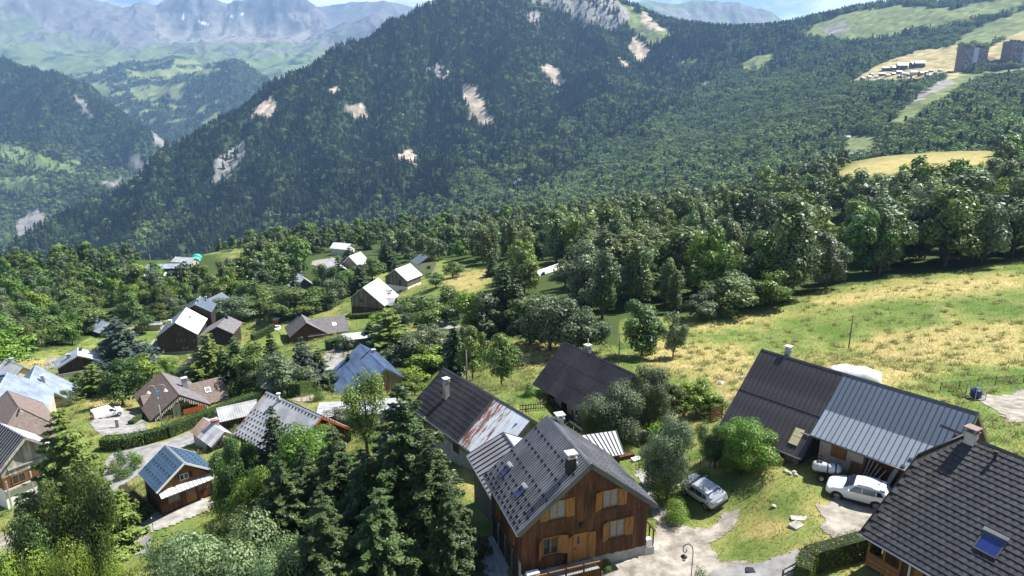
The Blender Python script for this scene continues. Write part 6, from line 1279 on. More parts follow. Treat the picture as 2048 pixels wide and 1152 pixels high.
# hose lying in the field
def hose(label, pts): o = MB().tube([tuple(np.array(hit(*p))+[0, 0, .05]) for p in pts], .05, 5).obj('hose', M_GREYW); tag(o, label, 'hose')
hose('pale hose curving down the middle of the field', ((1850, 668), (1846, 674), (1842, 682), (1842, 690))); hose('pale hose at the upper right of the field', ((1964, 575), (1958, 585), (1956, 600))); hose('pale hose by the lush green patch', ((1876, 606), (1870, 620), (1862, 630)))
# stone wall by the black-roofed house
r = put('dry_stone_wall', 'tumbled dry stone wall below the trees of the barn house', 'wall', 1265, 880, 20)
for i in range(34):
    x = -2.6+(i % 12)*.45+random.uniform(-.1, .1); z = (i//12)*.3; s_ = random.uniform(.16, .24); b = MB(); b.box(x-s_, x+s_, -.25+random.uniform(-.05, .05), .25, z-.1, z+.19); b.obj('stone', M_STONEG if i % 3 else M_STONE, r)
# firewood under the woodshed
for i in range(26):
    h = HF['wood']; x = random.uniform(.9, 2.6); k = random.uniform(-1.2, .8); c, s_ = math.cos(h['rot']), math.sin(h['rot']); px, py = h['cx']+c*x-s_*k, h['cy']+s_*x+c*k
    b = MB(); b.tube([(-.3, 0, 0), (.3, 0, 0)], random.uniform(.08, .13), 7); o = b.obj('log', M_WOOD2 if i % 2 else M_GREYW); o.location = (px, py, float(gz(px, py))+.1+.35*random.random()); o.rotation_euler = (0, random.uniform(-.2, .2), h['rot']+random.uniform(-.3, .3)); tag(o, 'split log in the firewood pile under the woodshed', 'log', 'firewood under the woodshed')
# garden things in the distance
def bench(label, u, v, m, cat='trampoline'):
    r = put('paddling_pool', label, cat, u, v); b = MB(); b.lathe([(1.5, -.1), (1.5, .5), (1.35, .5), (1.3, .25), (0, .25)], 14); b.obj('rim', M_WHITE, r); b = MB(); b.lathe([(0, .26), (1.29, .26)], 14); b.obj('mat', M_BLACK, r)
bench('white-rimmed round pool at the end of the garden hedge', 550, 657, M_WHITE, 'pool')
r = put('play_hut', 'small orange wooden play hut in the garden behind the grey chalet', 'hut', 553, 648); b = MB(); b.box(-.9, .9, -.7, .7, -.2, 1.7); b.obj('wall', M_ORANGE, r); b = MB(); b.prism([(-1.1, -.9, 1.7), (-1.1, .9, 1.9), (-1.1, .9, 2.), (-1.1, -.9, 1.8)], (2.2, 0, 0)); b.obj('roof', M_WHITE, r)
r = put('garden_bench', 'dark bench on the lawn behind the grey chalet', 'bench', 517, 648); b = MB(); b.box(-.8, .8, -.25, .25, .4, .5); b.obj('seat', M_OLDW, r); b = MB(); b.box(-.8, .8, .2, .28, .501, .9); b.obj('backrest', M_OLDW, r)
for sx in (-1, 1): b = MB(); b.box(sx*.6-.05, sx*.6+.05, -.2, .2, -.1, .399); b.obj('leg', M_OLDW, r)
# green tarpaulins at the farm
M_GREENT = mat('sea_green_tarpaulin', (.05, .46, .34), .5, .1, .5)
for i, (u, v, w) in enumerate(((390, 523, 7), (394, 517, 6))):
    r = put('tarpaulin_heap', ['lower sea-green tarpaulin heap at the far farm', 'upper sea-green tarpaulin heap at the far farm'][i], 'tarpaulin', u, v, 15); b = MB(); b.lathe([(w*.55, -.5), (w*.5, 1.4), (w*.36, 2.6), (w*.12, 3.1), (0, 3.2)], 14); o = b.obj('cover', M_GREENT, r); o.scale = (1, .6, 1)
# ---------------------------------------------------------------- far buildings on the right-hand slope
def m_at(u, v):
    d = ray(u, v); t = np.geomspace(700, 4000, 900); P = np.array([0, 0, CAMZ])+t[:, None]*d; i = int(np.argmax(P[:, 2] < m1z(P[:, 0], P[:, 1]))); lo, hi = t[i-1], t[i]
    for _ in range(16):
        m = (lo+hi)/2; p = np.array([0, 0, CAMZ])+m*d
        if p[2] < float(m1z(p[0], p[1])): hi = m
        else: lo = m
    return np.array([0, 0, CAMZ])+hi*d
M_TOW = mat('brown_grey_tower_front', (.16, .115, .11), .8, .15, .05); M_TOWB = mat('pale_balcony', (.5, .48, .48), .8, .1); M_TOWS = mat('pale_stair_tower', (.42, .45, .50), .8, .1)
def tower(label, u, v, wpx, hpx, rz=8):
    p = m_at(u, v); Zc = float(project(p)[2]); s = Zc/F; w, hgt = wpx*s, hpx*s*1.02
    r = empty('apartment_tower', label, 'tower', tuple(p), math.radians(rz)); k = w*.40; fl = 3.0; nf = int(hgt/fl)
    for sx in (-1, 1):
        x0, x1 = (-w/2, -w*.10) if sx < 0 else (w*.10, w/2)
        b = MB(); b.box(x0, x1, -w*.18-sx*2, w*.25, -20, hgt-(0 if sx < 0 else 3)); b.obj('wing', M_TOW, r)
        b = MB(); rr = random.Random(int(u)+sx)
        for f in range(nf-1):
            for c in range(7):
                if rr.random() < .42: xx = x0+(c+.5)*(x1-x0)/7; b.box(xx-1.1, xx+1.1, -w*.18-sx*2-.6, -w*.18-sx*2-.01, f*fl+1, f*fl+2.1)
        o = b.obj('balconies', M_TOWB, r); o['kind'] = 'stuff'
        for c in range(3): xx = x0+(c+.5)*(x1-x0)/3; b = MB(); b.box(xx-1.8, xx+1.8, -2, 3, hgt-(0 if sx < 0 else 3)+.01, hgt+3); b.obj('roof_box', M_WOOD, r)
    b = MB(); b.box(-w*.099, w*.099, -w*.2, w*.2, -20, hgt-2); b.obj('stair_tower', M_TOWS, r)
    return r
tower('brown apartment tower standing left on the far slope', 1940, 139, 50, 42); tower('brown apartment tower at the right edge of the far slope', 2038, 131, 62, 45)
p = m_at(1985, 133); r = empty('apartment_block', 'low brown block between the two far towers', 'building', tuple(p), .1); b = MB(); b.box(-16, 16, -6, 8, -10, 12); b.obj('wall', M_TOW, r); b = MB(); b.prism([(-17, -8, 12.01), (-17, 10, 12.01), (-17, 1, 19)], (20, 0, 0)); b.obj('roof', M_WOOD, r); b = MB(); b.prism([(5, -8, 12.01), (5, 10, 12.01), (5, 1, 16)], (13, 0, 0)); b.obj('roof', M_WOOD, r)
for i in range(5): b = MB(); b.box(-14+i*6.4, -11+i*6.4, -6.4, -6.01, 4, 6); b.obj('window', M_TOWB, r)
def far_house(name, label, u, v, wpx, hpx, rz, mr, mw, group):
    p = m_at(u, v); s = float(project(p)[2])/F; w, h = wpx*s, hpx*s; r = empty(name, label, 'house', tuple(p), math.radians(rz), group)
    d = w*.7; b = MB(); b.box(-w*.45, w*.45, -d*.45, d*.45, -5, h*.6); b.obj('wall', mw, r); b = MB(); b.prism([(-w/2, -d/2, h*.58), (-w/2, 0, h), (-w/2, d/2, h*.58), (-w/2, 0, h*.92)], (w, 0, 0)); b.obj('roof', mr, r)
    for sx in (-1, 1): b = MB(); b.box(sx*w*.2-w*.06, sx*w*.2+w*.06, -d*.45-.3, -d*.45+.01, h*.2, h*.42); b.obj('window', M_GLASS, r)
hamlet = [(1725, 160, 10, 6), (1738, 157, 9, 6), (1733, 163, 8, 4), (1742, 152, 8, 6), (1752, 156, 9, 5), (1763, 151, 12, 6), (1757, 161, 9, 4), (1775, 153, 10, 5), (1786, 150, 9, 5), (1798, 147, 11, 6), (1807, 151, 9, 7), (1800, 155, 10, 4), (1818, 152, 9, 5), (1827, 150, 13, 9), (1841, 151, 12, 8), (1850, 147, 10, 5), (1856, 153, 9, 5), (1862, 144, 10, 5), (1870, 148, 8, 5), (1880, 143, 9, 4), (1898, 146, 8, 4)]
for i, (u, v, w, h) in enumerate(hamlet): far_house('hamlet_house', 'small house of the far hamlet below the dark chalet blocks', u, v, w, h, random.uniform(-40, 40), (M_GALV, M_WHITEMET, M_GREYMET, M_PALEBLUE)[i % 4], (M_OLDW, M_BEIGE, M_WOOD2)[i % 3], 'houses of the far hamlet')
for i, (u, v, w, h, l) in enumerate(((1773, 141, 18, 8, 'left dark chalet block above the far hamlet'), (1787, 140, 14, 8, 'second dark chalet block above the far hamlet'), (1803, 139, 20, 13, 'middle dark chalet block above the far hamlet'), (1828, 135, 17, 11, 'fourth dark chalet block above the far hamlet'), (1838, 134, 20, 12, 'right dark chalet block above the far hamlet'))): far_house('chalet_block', l, u, v, w, h, (-20, 15, -12, 10, -15)[i], M_ANTH if i % 2 else M_GALV, M_DARKW, 'dark chalet blocks above the far hamlet')
far_house('farmhouse', 'lone white-roofed house in the clearing on the right slope', 1694, 279, 13, 8, -30, M_WHITEMET, M_BEIGE, None)
# ---------------------------------------------------------------- plants
L_BROAD = leaf_mat('broadleaf_green', (.032, .066, .016, 1), (.14, .22, .055, 1), .17); L_LIGHT = leaf_mat('light_green_leaf', (.06, .125, .014, 1), (.20, .31, .045, 1)); L_SPRUCE = leaf_mat('spruce_needles', (.016, .036, .014, 1), (.075, .12, .036, 1), .08, .1)
L_BLUE = leaf_mat('blue_spruce_needles', (.018, .04, .028, 1), (.085, .125, .10, 1), .06, .1); L_LARCH = leaf_mat('larch_needles', (.06, .105, .018, 1), (.20, .27, .065, 1), .08, .25); L_GREY = leaf_mat('grey_green_leaf', (.045, .075, .03, 1), (.18, .23, .125, 1)); L_POP = leaf_mat('poplar_leaf', (.06, .10, .03, 1), (.20, .26, .105, 1), .16)
L_HEDGE = leaf_mat('hedge_leaf', (.04, .10, .010, 1), (.12, .225, .022, 1), .03); L_YEW = leaf_mat('clipped_hedge_leaf', (.05, .075, .010, 1), (.16, .185, .025, 1), .03, .15); L_RED = leaf_mat('red_shrub_leaf', (.10, .03, .025, 1), (.25, .10, .06, 1), .05)
M_BARK = mat('bark', (.085, .065, .05), .9, .4, 3., scl=(3, 3, .6), bmp=.3)
rng = np.random.default_rng(5)
def leaves(C, N, size, tint, asp=.55):
    """rhombus leaves at C facing N; returns verts, quads, tints"""
    n = len(C); R = rng.normal(size=(n, 3)); T = np.cross(N, R); T /= np.linalg.norm(T, axis=1)[:, None]+1e-9; B = np.cross(N, T)
    s = (size*rng.uniform(.6, 1.25, n))[:, None]
    V = np.stack([C-T*s*.5, C+B*s*asp*.5+N*s*.06, C+T*s*.5, C-B*s*asp*.5+N*s*.06], 1).reshape(-1, 3)
    Q = np.arange(4*n).reshape(n, 4); t = np.repeat(np.clip(tint, 0, 1), 4)
    return V, Q, np.stack([t, t, t], 1)
def crown_mesh(name, C, N, size, tint, m, asp=.55):
    V, Q, t = leaves(C, N, size, tint, asp); return np_mesh(name, V, Q, m, False, t)
def unit(n):
    v = rng.normal(size=(n, 3)); return v/np.linalg.norm(v, axis=1)[:, None]
def broad(name, n, rx, rz, lobes, leaf, m, cz=None, trunk=True, tall=1., lob_r=(.26, .40), low=.16):
    """height-1 tree: crown of leaf-covered lobes, trunk with limbs. Built at height 1."""
    cz = cz or (1.02-rz)*.93; L = []
    for i in range(lobes):
        d = unit(1)[0]; k = rng.uniform(.40, .95); c = np.array([d[0]*rx*k, d[1]*rx*k, cz+d[2]*rz*k]); r = rng.uniform(*lob_r)*rx; L.append((c, r))
    for i in range(max(4, lobes//4)):
        a = 6.283*i/max(4, lobes//4)+rng.uniform(-.4, .4); k = rng.uniform(.3, .6); L.append((np.array([math.cos(a)*rx*k, math.sin(a)*rx*k, rng.uniform(low+.05, cz*.75)]), rng.uniform(*lob_r)*rx))
    L.append((np.array([0, 0, cz+rz*.55]), lob_r[1]*rx*.8)); L.append((np.array([0, 0, cz]), lob_r[1]*rx*1.2))
    w = np.array([r*r for c, r in L]); w /= w.sum(); idx = rng.choice(len(L), n, p=w)
    Cc = np.array([c for c, r in L])[idx]; Rr = np.array([r for c, r in L])[idx]
    d = unit(n); d[:, 2] = np.where(d[:, 2] < -.7, -d[:, 2]*.5, d[:, 2]); d /= np.linalg.norm(d, axis=1)[:, None]
    q = Rr*(1-.55*rng.random(n)**2.2)*rng.uniform(.92, 1.12, n)
    P = Cc+d*q[:, None]*np.array([1, 1, tall]); P[:, 2] = np.clip(P[:, 2], low*.5, None)
    P[:, 2] = low+(P[:, 2]-low)*(1-low)/(np.percentile(P[:, 2], 99.7)-low) if low < .12 else P[:, 2]/np.percentile(P[:, 2], 99.7)
    N = d+unit(n)*.5+np.array([0, 0, .25]); N /= np.linalg.norm(N, axis=1)[:, None]
    lt = rng.uniform(.15, .85, len(L))[idx]; tint = lt+rng.normal(0, .15, n)
    cr = crown_mesh(name+'_crown', P, N, leaf, tint, m); cr['w'] = 2*float(np.percentile(np.hypot(P[:, 0], P[:, 1]), 94))
    b = MB(); b.tube([(0, 0, -.04), (0.005, 0, low*.7), (0, .01, cz), (.01, 0, cz+rz*.4)], [.024, .018, .012, .004], 7)
    for c, r in L[:7]: b.tube([(0, 0, low*rng.uniform(.6, 1.2)), tuple(c*[.5, .5, .0]+[0, 0, (low+c[2])*.52]), tuple(c)], [.011, .008, .003], 5, cap=False)
    return cr, b.mesh(name+'_trunk', M_BARK)
def conifer(name, n, R0, m, leaf, droop=.25, levels=20, sparse=0., base=.06, pw=.85, asp=.4, per=None):
    """height-1 spruce: whorls of drooping branches covered in needle sprays"""
    C, N, T = [], [], []; br = []
    for i in range(levels):
        f = (i+rng.uniform(-.3, .3))/levels; z = base+(1-base)*f*.985; R = R0*(1-f)**pw*rng.uniform(.82, 1.12)+.006; k = int(max(4, 9*(1-f)+4))
        for j in range(k):
            a = 2*math.pi*(j+rng.uniform(-.35, .35))/k+i*1.3; r = R*rng.uniform(.68, 1.12)
            if rng.random() < sparse: continue
            br.append((a, z, r, f))
    tot = sum(r**1.25 for a, z, r, f in br)
    for a, z, r, f in br:
        q = max(5, int(n*r**1.25/tot)); s = rng.random(q)**.62; wd = (rng.random(q)-.5)*r*.78*(1.12-s); dz = -droop*r*s**1.4+.10*r*s**3+rng.normal(0, .05*r, q)-np.abs(wd)*.35
        ca, sa = math.cos(a), math.sin(a); C.append(np.stack([ca*s*r-sa*wd, sa*s*r+ca*wd, z+dz], 1))
        nn = np.stack([np.full(q, ca*.35), np.full(q, sa*.35), np.ones(q)], 1)+rng.normal(0, .42, (q, 3)); N.append(nn/np.linalg.norm(nn, axis=1)[:, None])
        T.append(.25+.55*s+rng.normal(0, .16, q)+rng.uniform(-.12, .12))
    C = np.concatenate(C); N = np.concatenate(N); T = np.concatenate(T)
    b = MB(); b.tube([(0, 0, -.03), (0, 0, .5), (0, 0, .92)], [.017, .010, .002], 7)
    for a, z, r, f in br[::3]: b.tube([(0, 0, z), (math.cos(a)*r*.8, math.sin(a)*r*.8, z-droop*r*.6)], [.003, .001], 4, cap=False)
    cr = crown_mesh(name+'_crown', C, N, leaf, T, m, asp); cr['w'] = 1.75*R0; return cr, b.mesh(name+'_trunk', M_BARK)
def shrub(name, n, m, leaf, flat=.5):
    c, t = broad(name, n, .55, .5, 7, leaf, m, .48, low=.05, lob_r=(.42, .6)); return c, t
# meshes of each kind, at height 1: near, middle and far detail
K = {}
K['broadN'] = [broad('broadleaf', 26000, .40, .40, 26, .026, L_BROAD) for _ in range(2)]+[broad('broadleaf', 26000, .44, .42, 28, .026, L_GREY)]
K['lightN'] = [broad('light_broadleaf', 25000, .40, .42, 25, .026, L_LIGHT) for _ in range(2)]
K['mapleN'] = [broad('maple', 34000, .52, .44, 24, .024, L_LIGHT, lob_r=(.28, .42)), broad('maple', 34000, .5, .44, 24, .024, leaf_mat('maple_leaf', (.06, .12, .04, 1), (.25, .34, .16, 1), .05), lob_r=(.28, .42))]
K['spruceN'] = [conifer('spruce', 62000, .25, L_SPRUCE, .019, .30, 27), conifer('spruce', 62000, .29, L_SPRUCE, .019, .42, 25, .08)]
K['larchN'] = [conifer('larch', 34000, .26, L_LARCH, .027, .12, 24, .1), conifer('larch', 32000, .30, L_LARCH, .027, .2, 22, .15)]
K['birchN'] = [broad('birch', 9000, .26, .44, 14, .024, L_LARCH, tall=1.5, lob_r=(.3, .45))]
K['broadM'] = [broad('broadleaf', 4600, .38, .40, 17, .052, L_BROAD) for _ in range(4)]+[broad('broadleaf', 4200, .42, .42, 14, .05, L_GREY)]
K['lightM'] = [broad('light_broadleaf', 4400, .38, .42, 17, .052, L_LIGHT) for _ in range(2)]
K['greyM'] = [broad('ash', 4600, .38, .42, 17, .05, L_GREY) for _ in range(2)]
K['popM'] = [broad('poplar', 4600, .22, .46, 15, .040, L_POP, tall=1.9, lob_r=(.34, .5)) for _ in range(3)]
K['spruceM'] = [conifer('spruce', 5000, .23, L_SPRUCE, .055, .3, 18), conifer('spruce', 5000, .26, L_SPRUCE, .055, .35, 16, .05)]
K['blueM'] = [conifer('blue_spruce', 6000, .33, L_BLUE, .05, .2, 18)]
K['larchM'] = [conifer('larch', 4600, .27, L_LARCH, .05, .1, 18, .08), conifer('larch', 4600, .24, L_LARCH, .05, .15, 18, .12)]
K['shrubM'] = [shrub('shrub', 1600, L_BROAD, .085), shrub('shrub', 1600, L_LIGHT, .085), shrub('shrub', 1600, L_GREY, .085)]
K['shrubN'] = [shrub('shrub', 5000, L_BROAD, .05), shrub('shrub', 5000, L_LIGHT, .05)]
K['broadF'] = [broad('broadleaf', 1100, .38, .40, 10, .10, L_BROAD) for _ in range(3)]+[broad('broadleaf', 1100, .38, .42, 10, .10, L_POP)]
K['lightF'] = [broad('light_broadleaf', 1100, .38, .42, 10, .10, L_LIGHT) for _ in range(2)]; K['greyF'] = [broad('ash', 1100, .38, .42, 10, .10, L_GREY) for _ in range(2)]
K['popF'] = [broad('poplar', 1100, .22, .46, 12, .075, L_POP, tall=1.9, lob_r=(.36, .5)) for _ in range(2)]
K['spruceF'] = [conifer('spruce', 1100, .22, L_SPRUCE, .11, .3, 13)]
NAMES = dict(broad='broadleaf_tree', light='broadleaf_tree', maple='maple_tree', spruce='spruce_tree', larch='larch_tree', birch='birch_tree', grey='ash_tree', pop='poplar_tree', blue='blue_spruce_tree', shrub='shrub')
PLANTED = []
def plant(kind, x, y, h, label, group=None, z=None, wk=1., var=None, cat=None):
    v = K[kind]; c, t = v[(var if var is not None else random.randrange(len(v))) % len(v)]
    base = kind[:-1]; nm = NAMES[base]; r = empty(nm, label, cat or ('shrub' if base == 'shrub' else 'tree'), (x, y, (float(gz(x, y)) if z is None else z)-.05*h*.2), random.uniform(0, 6.28), group)
    r.scale = (h*wk, h*wk, h); link('trunk', t, r); link('crown', c, r); PLANTED.append((x, y, h*wk*.35)); return r
def tree(kind, u, vb, vt, label, wpx=None, Z=None, group=None, var=None):
    """a tree whose foot is at photo pixel u, vb and whose top reaches row vt"""
    p = hit(u, vb) if Z is None else at(u, vb, Z)
    if Z is not None: p = np.array([p[0], p[1], float(gz(p[0], p[1]))])
    zc = float(project(p)[2]); d = ray(u, vt); t = math.hypot(p[0], p[1])/math.hypot(d[0], d[1]); h = CAMZ+d[2]*t-p[2]
    wk = 1.
    if var is None: var = random.randrange(len(K[kind]))
    if wpx: wk = min(2.8, max(.4, wpx*zc/F/(h*K[kind][var % len(K[kind])][0]['w'])))
    return plant(kind, p[0], p[1], h, label, group, p[2], wk, var)
# near trees
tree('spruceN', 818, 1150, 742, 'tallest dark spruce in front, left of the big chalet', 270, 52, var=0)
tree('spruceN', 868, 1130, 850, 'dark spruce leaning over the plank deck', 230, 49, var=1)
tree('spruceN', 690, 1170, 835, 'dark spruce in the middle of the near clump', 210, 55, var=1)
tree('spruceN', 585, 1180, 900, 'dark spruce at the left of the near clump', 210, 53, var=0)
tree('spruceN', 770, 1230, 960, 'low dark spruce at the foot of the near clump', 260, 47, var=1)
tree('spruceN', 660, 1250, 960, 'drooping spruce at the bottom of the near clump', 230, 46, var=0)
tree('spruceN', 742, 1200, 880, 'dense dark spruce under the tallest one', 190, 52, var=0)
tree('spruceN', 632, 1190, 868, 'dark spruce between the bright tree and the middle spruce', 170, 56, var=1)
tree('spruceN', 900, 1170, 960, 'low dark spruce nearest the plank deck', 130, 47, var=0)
tree('lightN', 600, 1150, 930, 'bright green tree glowing among the near spruces', 110, 58)
tree('broadN', 500, 1190, 1010, 'dark leafy tree between maple and spruces', 110, 52, var=0)
tree('birchN', 738, 950, 738, 'drooping birch in front of the blue barn', 80, 78)
tree('spruceN', 560, 985, 795, 'dark pine-like tree before the grey panel roof', 110, 68, var=0)
tree('lightN', 628, 1010, 838, 'bright yellow-green tree left of the tallest spruce', 140, 63)
tree('lightN', 520, 1055, 930, 'bright green tree above the near maples', 90, 60)
tree('broadN', 475, 1000, 880, 'dark bushy tree right of the small blue-roofed chalet', 90, 66)
tree('lightN', 560, 1090, 975, 'bright feathery tree at the left edge of the spruce clump', 90, 56)
tree('larchN', 150, 1010, 795, 'tall light-green larch before the left-edge house', 210, 66, var=0)
tree('larchN', 120, 1120, 930, 'broad larch below the white wall at the left', 130, 56, var=1)
tree('spruceN', 60, 1110, 960, 'small dark conifer by the white wall at the left edge', 90, 54)
tree('broadN', 178, 1105, 925, 'round green tree left of the driveway', 105, 55, var=0)
tree('broadN', 90, 1180, 1030, 'green bush-like tree in the bottom left corner', 150, 47, var=1)
tree('mapleN', 432, 1290, 1058, 'large pale-leaved maple at the bottom', 240, 46, var=1)
tree('mapleN', 262, 1300, 1112, 'light green maple at the bottom, left of the large one', 90, 47, var=0)
tree('mapleN', 150, 1260, 1078, 'light green maple in front of the driveway end', 150, 46, var=0)
tree('mapleN', 40, 1270, 1085, 'light green maple at the bottom left edge', 170, 45, var=0)
tree('mapleN', 560, 1290, 1090, 'pale maple crown at the foot of the spruces', 130, 45, var=1)
tree('broadN', 1334, 988, 836, 'grey-green tree leaning beside the chalet roof', 90, 57, var=2)
tree('shrubN', 1318, 1000, 925, 'dark thicket at the foot of the leaning tree', 66, 57, var=0)
tree('broadN', 1312, 962, 880, 'bushy tree between the chalet roof and the leaning tree', 56, 60, var=2)
tree('lightN', 1486, 940, 834, 'yellow-green bushy tree before the long barn', 108, 57.5, var=0)
tree('broadN', 1430, 925, 852, 'dark bushy tree left of the yellow-green one', 74, 60, var=0)
tree('shrubN', 1546, 942, 905, 'small pale bush below the long barn eave', 38, 57, var=0)
tree('shrubN', 1348, 1042, 1000, 'tangled green bush left of the silver-grey car', 64, None, var=1)
tree('shrubN', 1216, 1142, 1124, 'leafy shrub at the end of the chalet terrace', 30, None, var=1)
tree('shrubN', 1165, 1158, 1140, 'leafy shrub below the chalet railing', 40, None, var=1)
tree('shrubN', 1400, 1175, 1142, 'bush at the foot of the wrought-iron lamp', 70, 44, var=0)
tree('broadN', 1228, 885, 772, 'leafy tree in front of the black barn roof', 110, 71, var=2)
tree('broadN', 1296, 872, 735, 'taller leafy tree right of the black barn roof', 80, 74, var=2)
tree('broadN', 1188, 880, 812, 'small tree at the corner of the barn house', 46, 70, var=0)
tree('broadM', 1345, 850, 770, 'bushy tree in the middle of the garden trees', 70, 80, var=3)
tree('lightM', 1392, 845, 760, 'light green tree left of the long barn', 80, 80, var=0)
tree('lightM', 1425, 830, 790, 'yellowish bush by the slatted screen', 50, 78, var=1)
tree('broadM', 1003, 772, 668, 'round dark tree alone in the meadow', 76, None, var=0)
tree('broadM', 1283, 712, 605, 'round dark tree behind the black barn house', 84, None, var=1)
tree('greyM', 1346, 715, 624, 'smaller tree right of the round dark one', 48, None)
tree('spruceM', 912, 752, 628, 'dark spruce left of the round meadow tree', 60, None, var=0)
tree('broadM', 945, 760, 655, 'grey-leaved tree beside the dark spruce', 62, None, var=3)
for u, vb, vt, k, w, l in ((1100, 700, 590, 'broadM', 90, 'dark tree at the left of the meadow thicket'), (1140, 705, 598, 'broadM', 80, 'tree in the middle of the meadow thicket'), (1172, 705, 625, 'greyM', 66, 'grey-leaved tree at the right of the meadow thicket'), (1060, 690, 600, 'broadM', 70, 'tree behind the meadow thicket'), (1010, 660, 515, 'spruceM', 70, 'tall dark spruce left of the whitish barn roof'), (1030, 662, 540, 'spruceM', 55, 'lower dark spruce beside the tall one'), (988, 668, 585, 'greyM', 70, 'bushy tree below the dry meadow'), (950, 672, 580, 'lightM', 60, 'bright tree below the dry meadow'), (893, 648, 578, 'broadM', 58, 'tree over the bend of the road'), (850, 665, 592, 'broadM', 62, 'round tree left of the road bend'), (827, 640, 595, 'broadM', 60, 'tree right of the whitish barn'), (782, 712, 610, 'larchM', 104, 'yellowish larch in front of the whitish barn'), (822, 735, 665, 'greyM', 70, 'grey bushy tree right of the blue barn'), (860, 740, 690, 'lightM', 60, 'bright bush left of the dark farmhouse ridge'), (812, 780, 735, 'lightM', 62, 'pale bushy tree at the blue barn gable'), (742, 690, 640, 'spruceM', 40, 'small pointed conifer above the blue barn'),
                            (872, 720, 655, 'greyM', 60, 'bush by the road below the bend'), (985, 552, 510, 'spruceM', 26, 'small spruce in the dry meadow'), (905, 555, 525, 'broadM', 34, 'tree at the corner of the cream house'),
                            (1130, 575, 520, 'popM', 28, 'thin poplar before the whitish barn roof'), (1165, 600, 470, 'popM', 60, 'left pale poplar above the meadow thicket'), (1205, 600, 460, 'popM', 62, 'second pale poplar above the meadow thicket'), (1280, 590, 465, 'popM', 90, 'broad pale poplar right of the whitish roof'), (1345, 590, 450, 'popM', 90, 'tall pale poplar beside the white gap'),
                            (248, 740, 625, 'blueM', 108, 'large blue spruce left of the black barn'), (222, 730, 680, 'broadM', 56, 'dark tree below the blue spruce'), (425, 765, 660, 'larchM', 92, 'pale larch in front of the grey chalet'), (478, 765, 665, 'spruceM', 58, 'dark spruce right of the pale larch'), (512, 772, 685, 'broadM', 62, 'dark round tree in the conifer row'), (548, 760, 655, 'spruceM', 44, 'narrow spruce in the conifer row'), (610, 770, 668, 'blueM', 70, 'blue-green spruce before the brown crossed-roof chalet'), (640, 770, 690, 'spruceM', 50, 'spruce left of the blue barn road'), (575, 792, 708, 'greyM', 66, 'round blue-green bush tree by the clipped hedge'), (620, 780, 735, 'broadM', 44, 'bush tree between clipped hedge and blue barn'),
                            (246, 812, 720, 'broadM', 62, 'dark tree over the white van'), (193, 790, 722, 'larchM', 66, 'yellowish willow-like tree left of the van tree'), (290, 775, 712, 'lightM', 60, 'bright tree behind the brown chalet'), (268, 780, 715, 'broadM', 56, 'green tree between willow and brown chalet'), (395, 765, 715, 'greyM', 60, 'bushy tree left of the pale larch'), (465, 790, 758, 'shrubM', 30, 'round clipped bush right of the cross wing'), (130, 810, 780, 'broadM', 40, 'small tree under the pale blue roof'),
                            (15, 740, 655, 'lightM', 90, 'bright green tree at the left edge above the roofs'), (470, 640, 590, 'greyM', 70, 'round silvery tree beyond the grey chalet'), (440, 640, 596, 'greyM', 50, 'smaller silvery tree beyond the grey chalet'), (590, 632, 575, 'broadM', 90, 'dark broad tree behind the garden'), (540, 625, 575, 'broadM', 60, 'tree left of the dark broad one behind the garden'), (640, 620, 575, 'broadM', 60, 'tree left of the whitish barn'), (700, 535, 490, 'spruceM', 40, 'pointed spruce above the white middle roof'), (600, 580, 520, 'spruceM', 30, 'narrow spruce above the white roof tip'), (530, 600, 530, 'spruceM', 60, 'broad dark spruce in the left wood'), (775, 540, 480, 'spruceM', 44, 'dark spruce behind the bright white barn'),
                            (1240, 880, 840, 'shrubM', 60, 'low bush under the barn-house trees'), (1485, 615, 545, 'greyM', 70, 'silvery tree at the corner of the field'), (1540, 615, 540, 'lightM', 66, 'bright tree at the corner of the field'), (1445, 630, 555, 'broadM', 80, 'dark tree left of the silvery corner tree'), (1400, 640, 580, 'greyM', 50, 'bush tree at the field edge'), (475, 880, 850, 'shrubM', 28, 'bush between shed and panel roof'), (1330, 890, 850, 'lightM', 60, 'light bush behind the leaning tree')):
    tree(k, u, vb, vt, l, w*1.3)
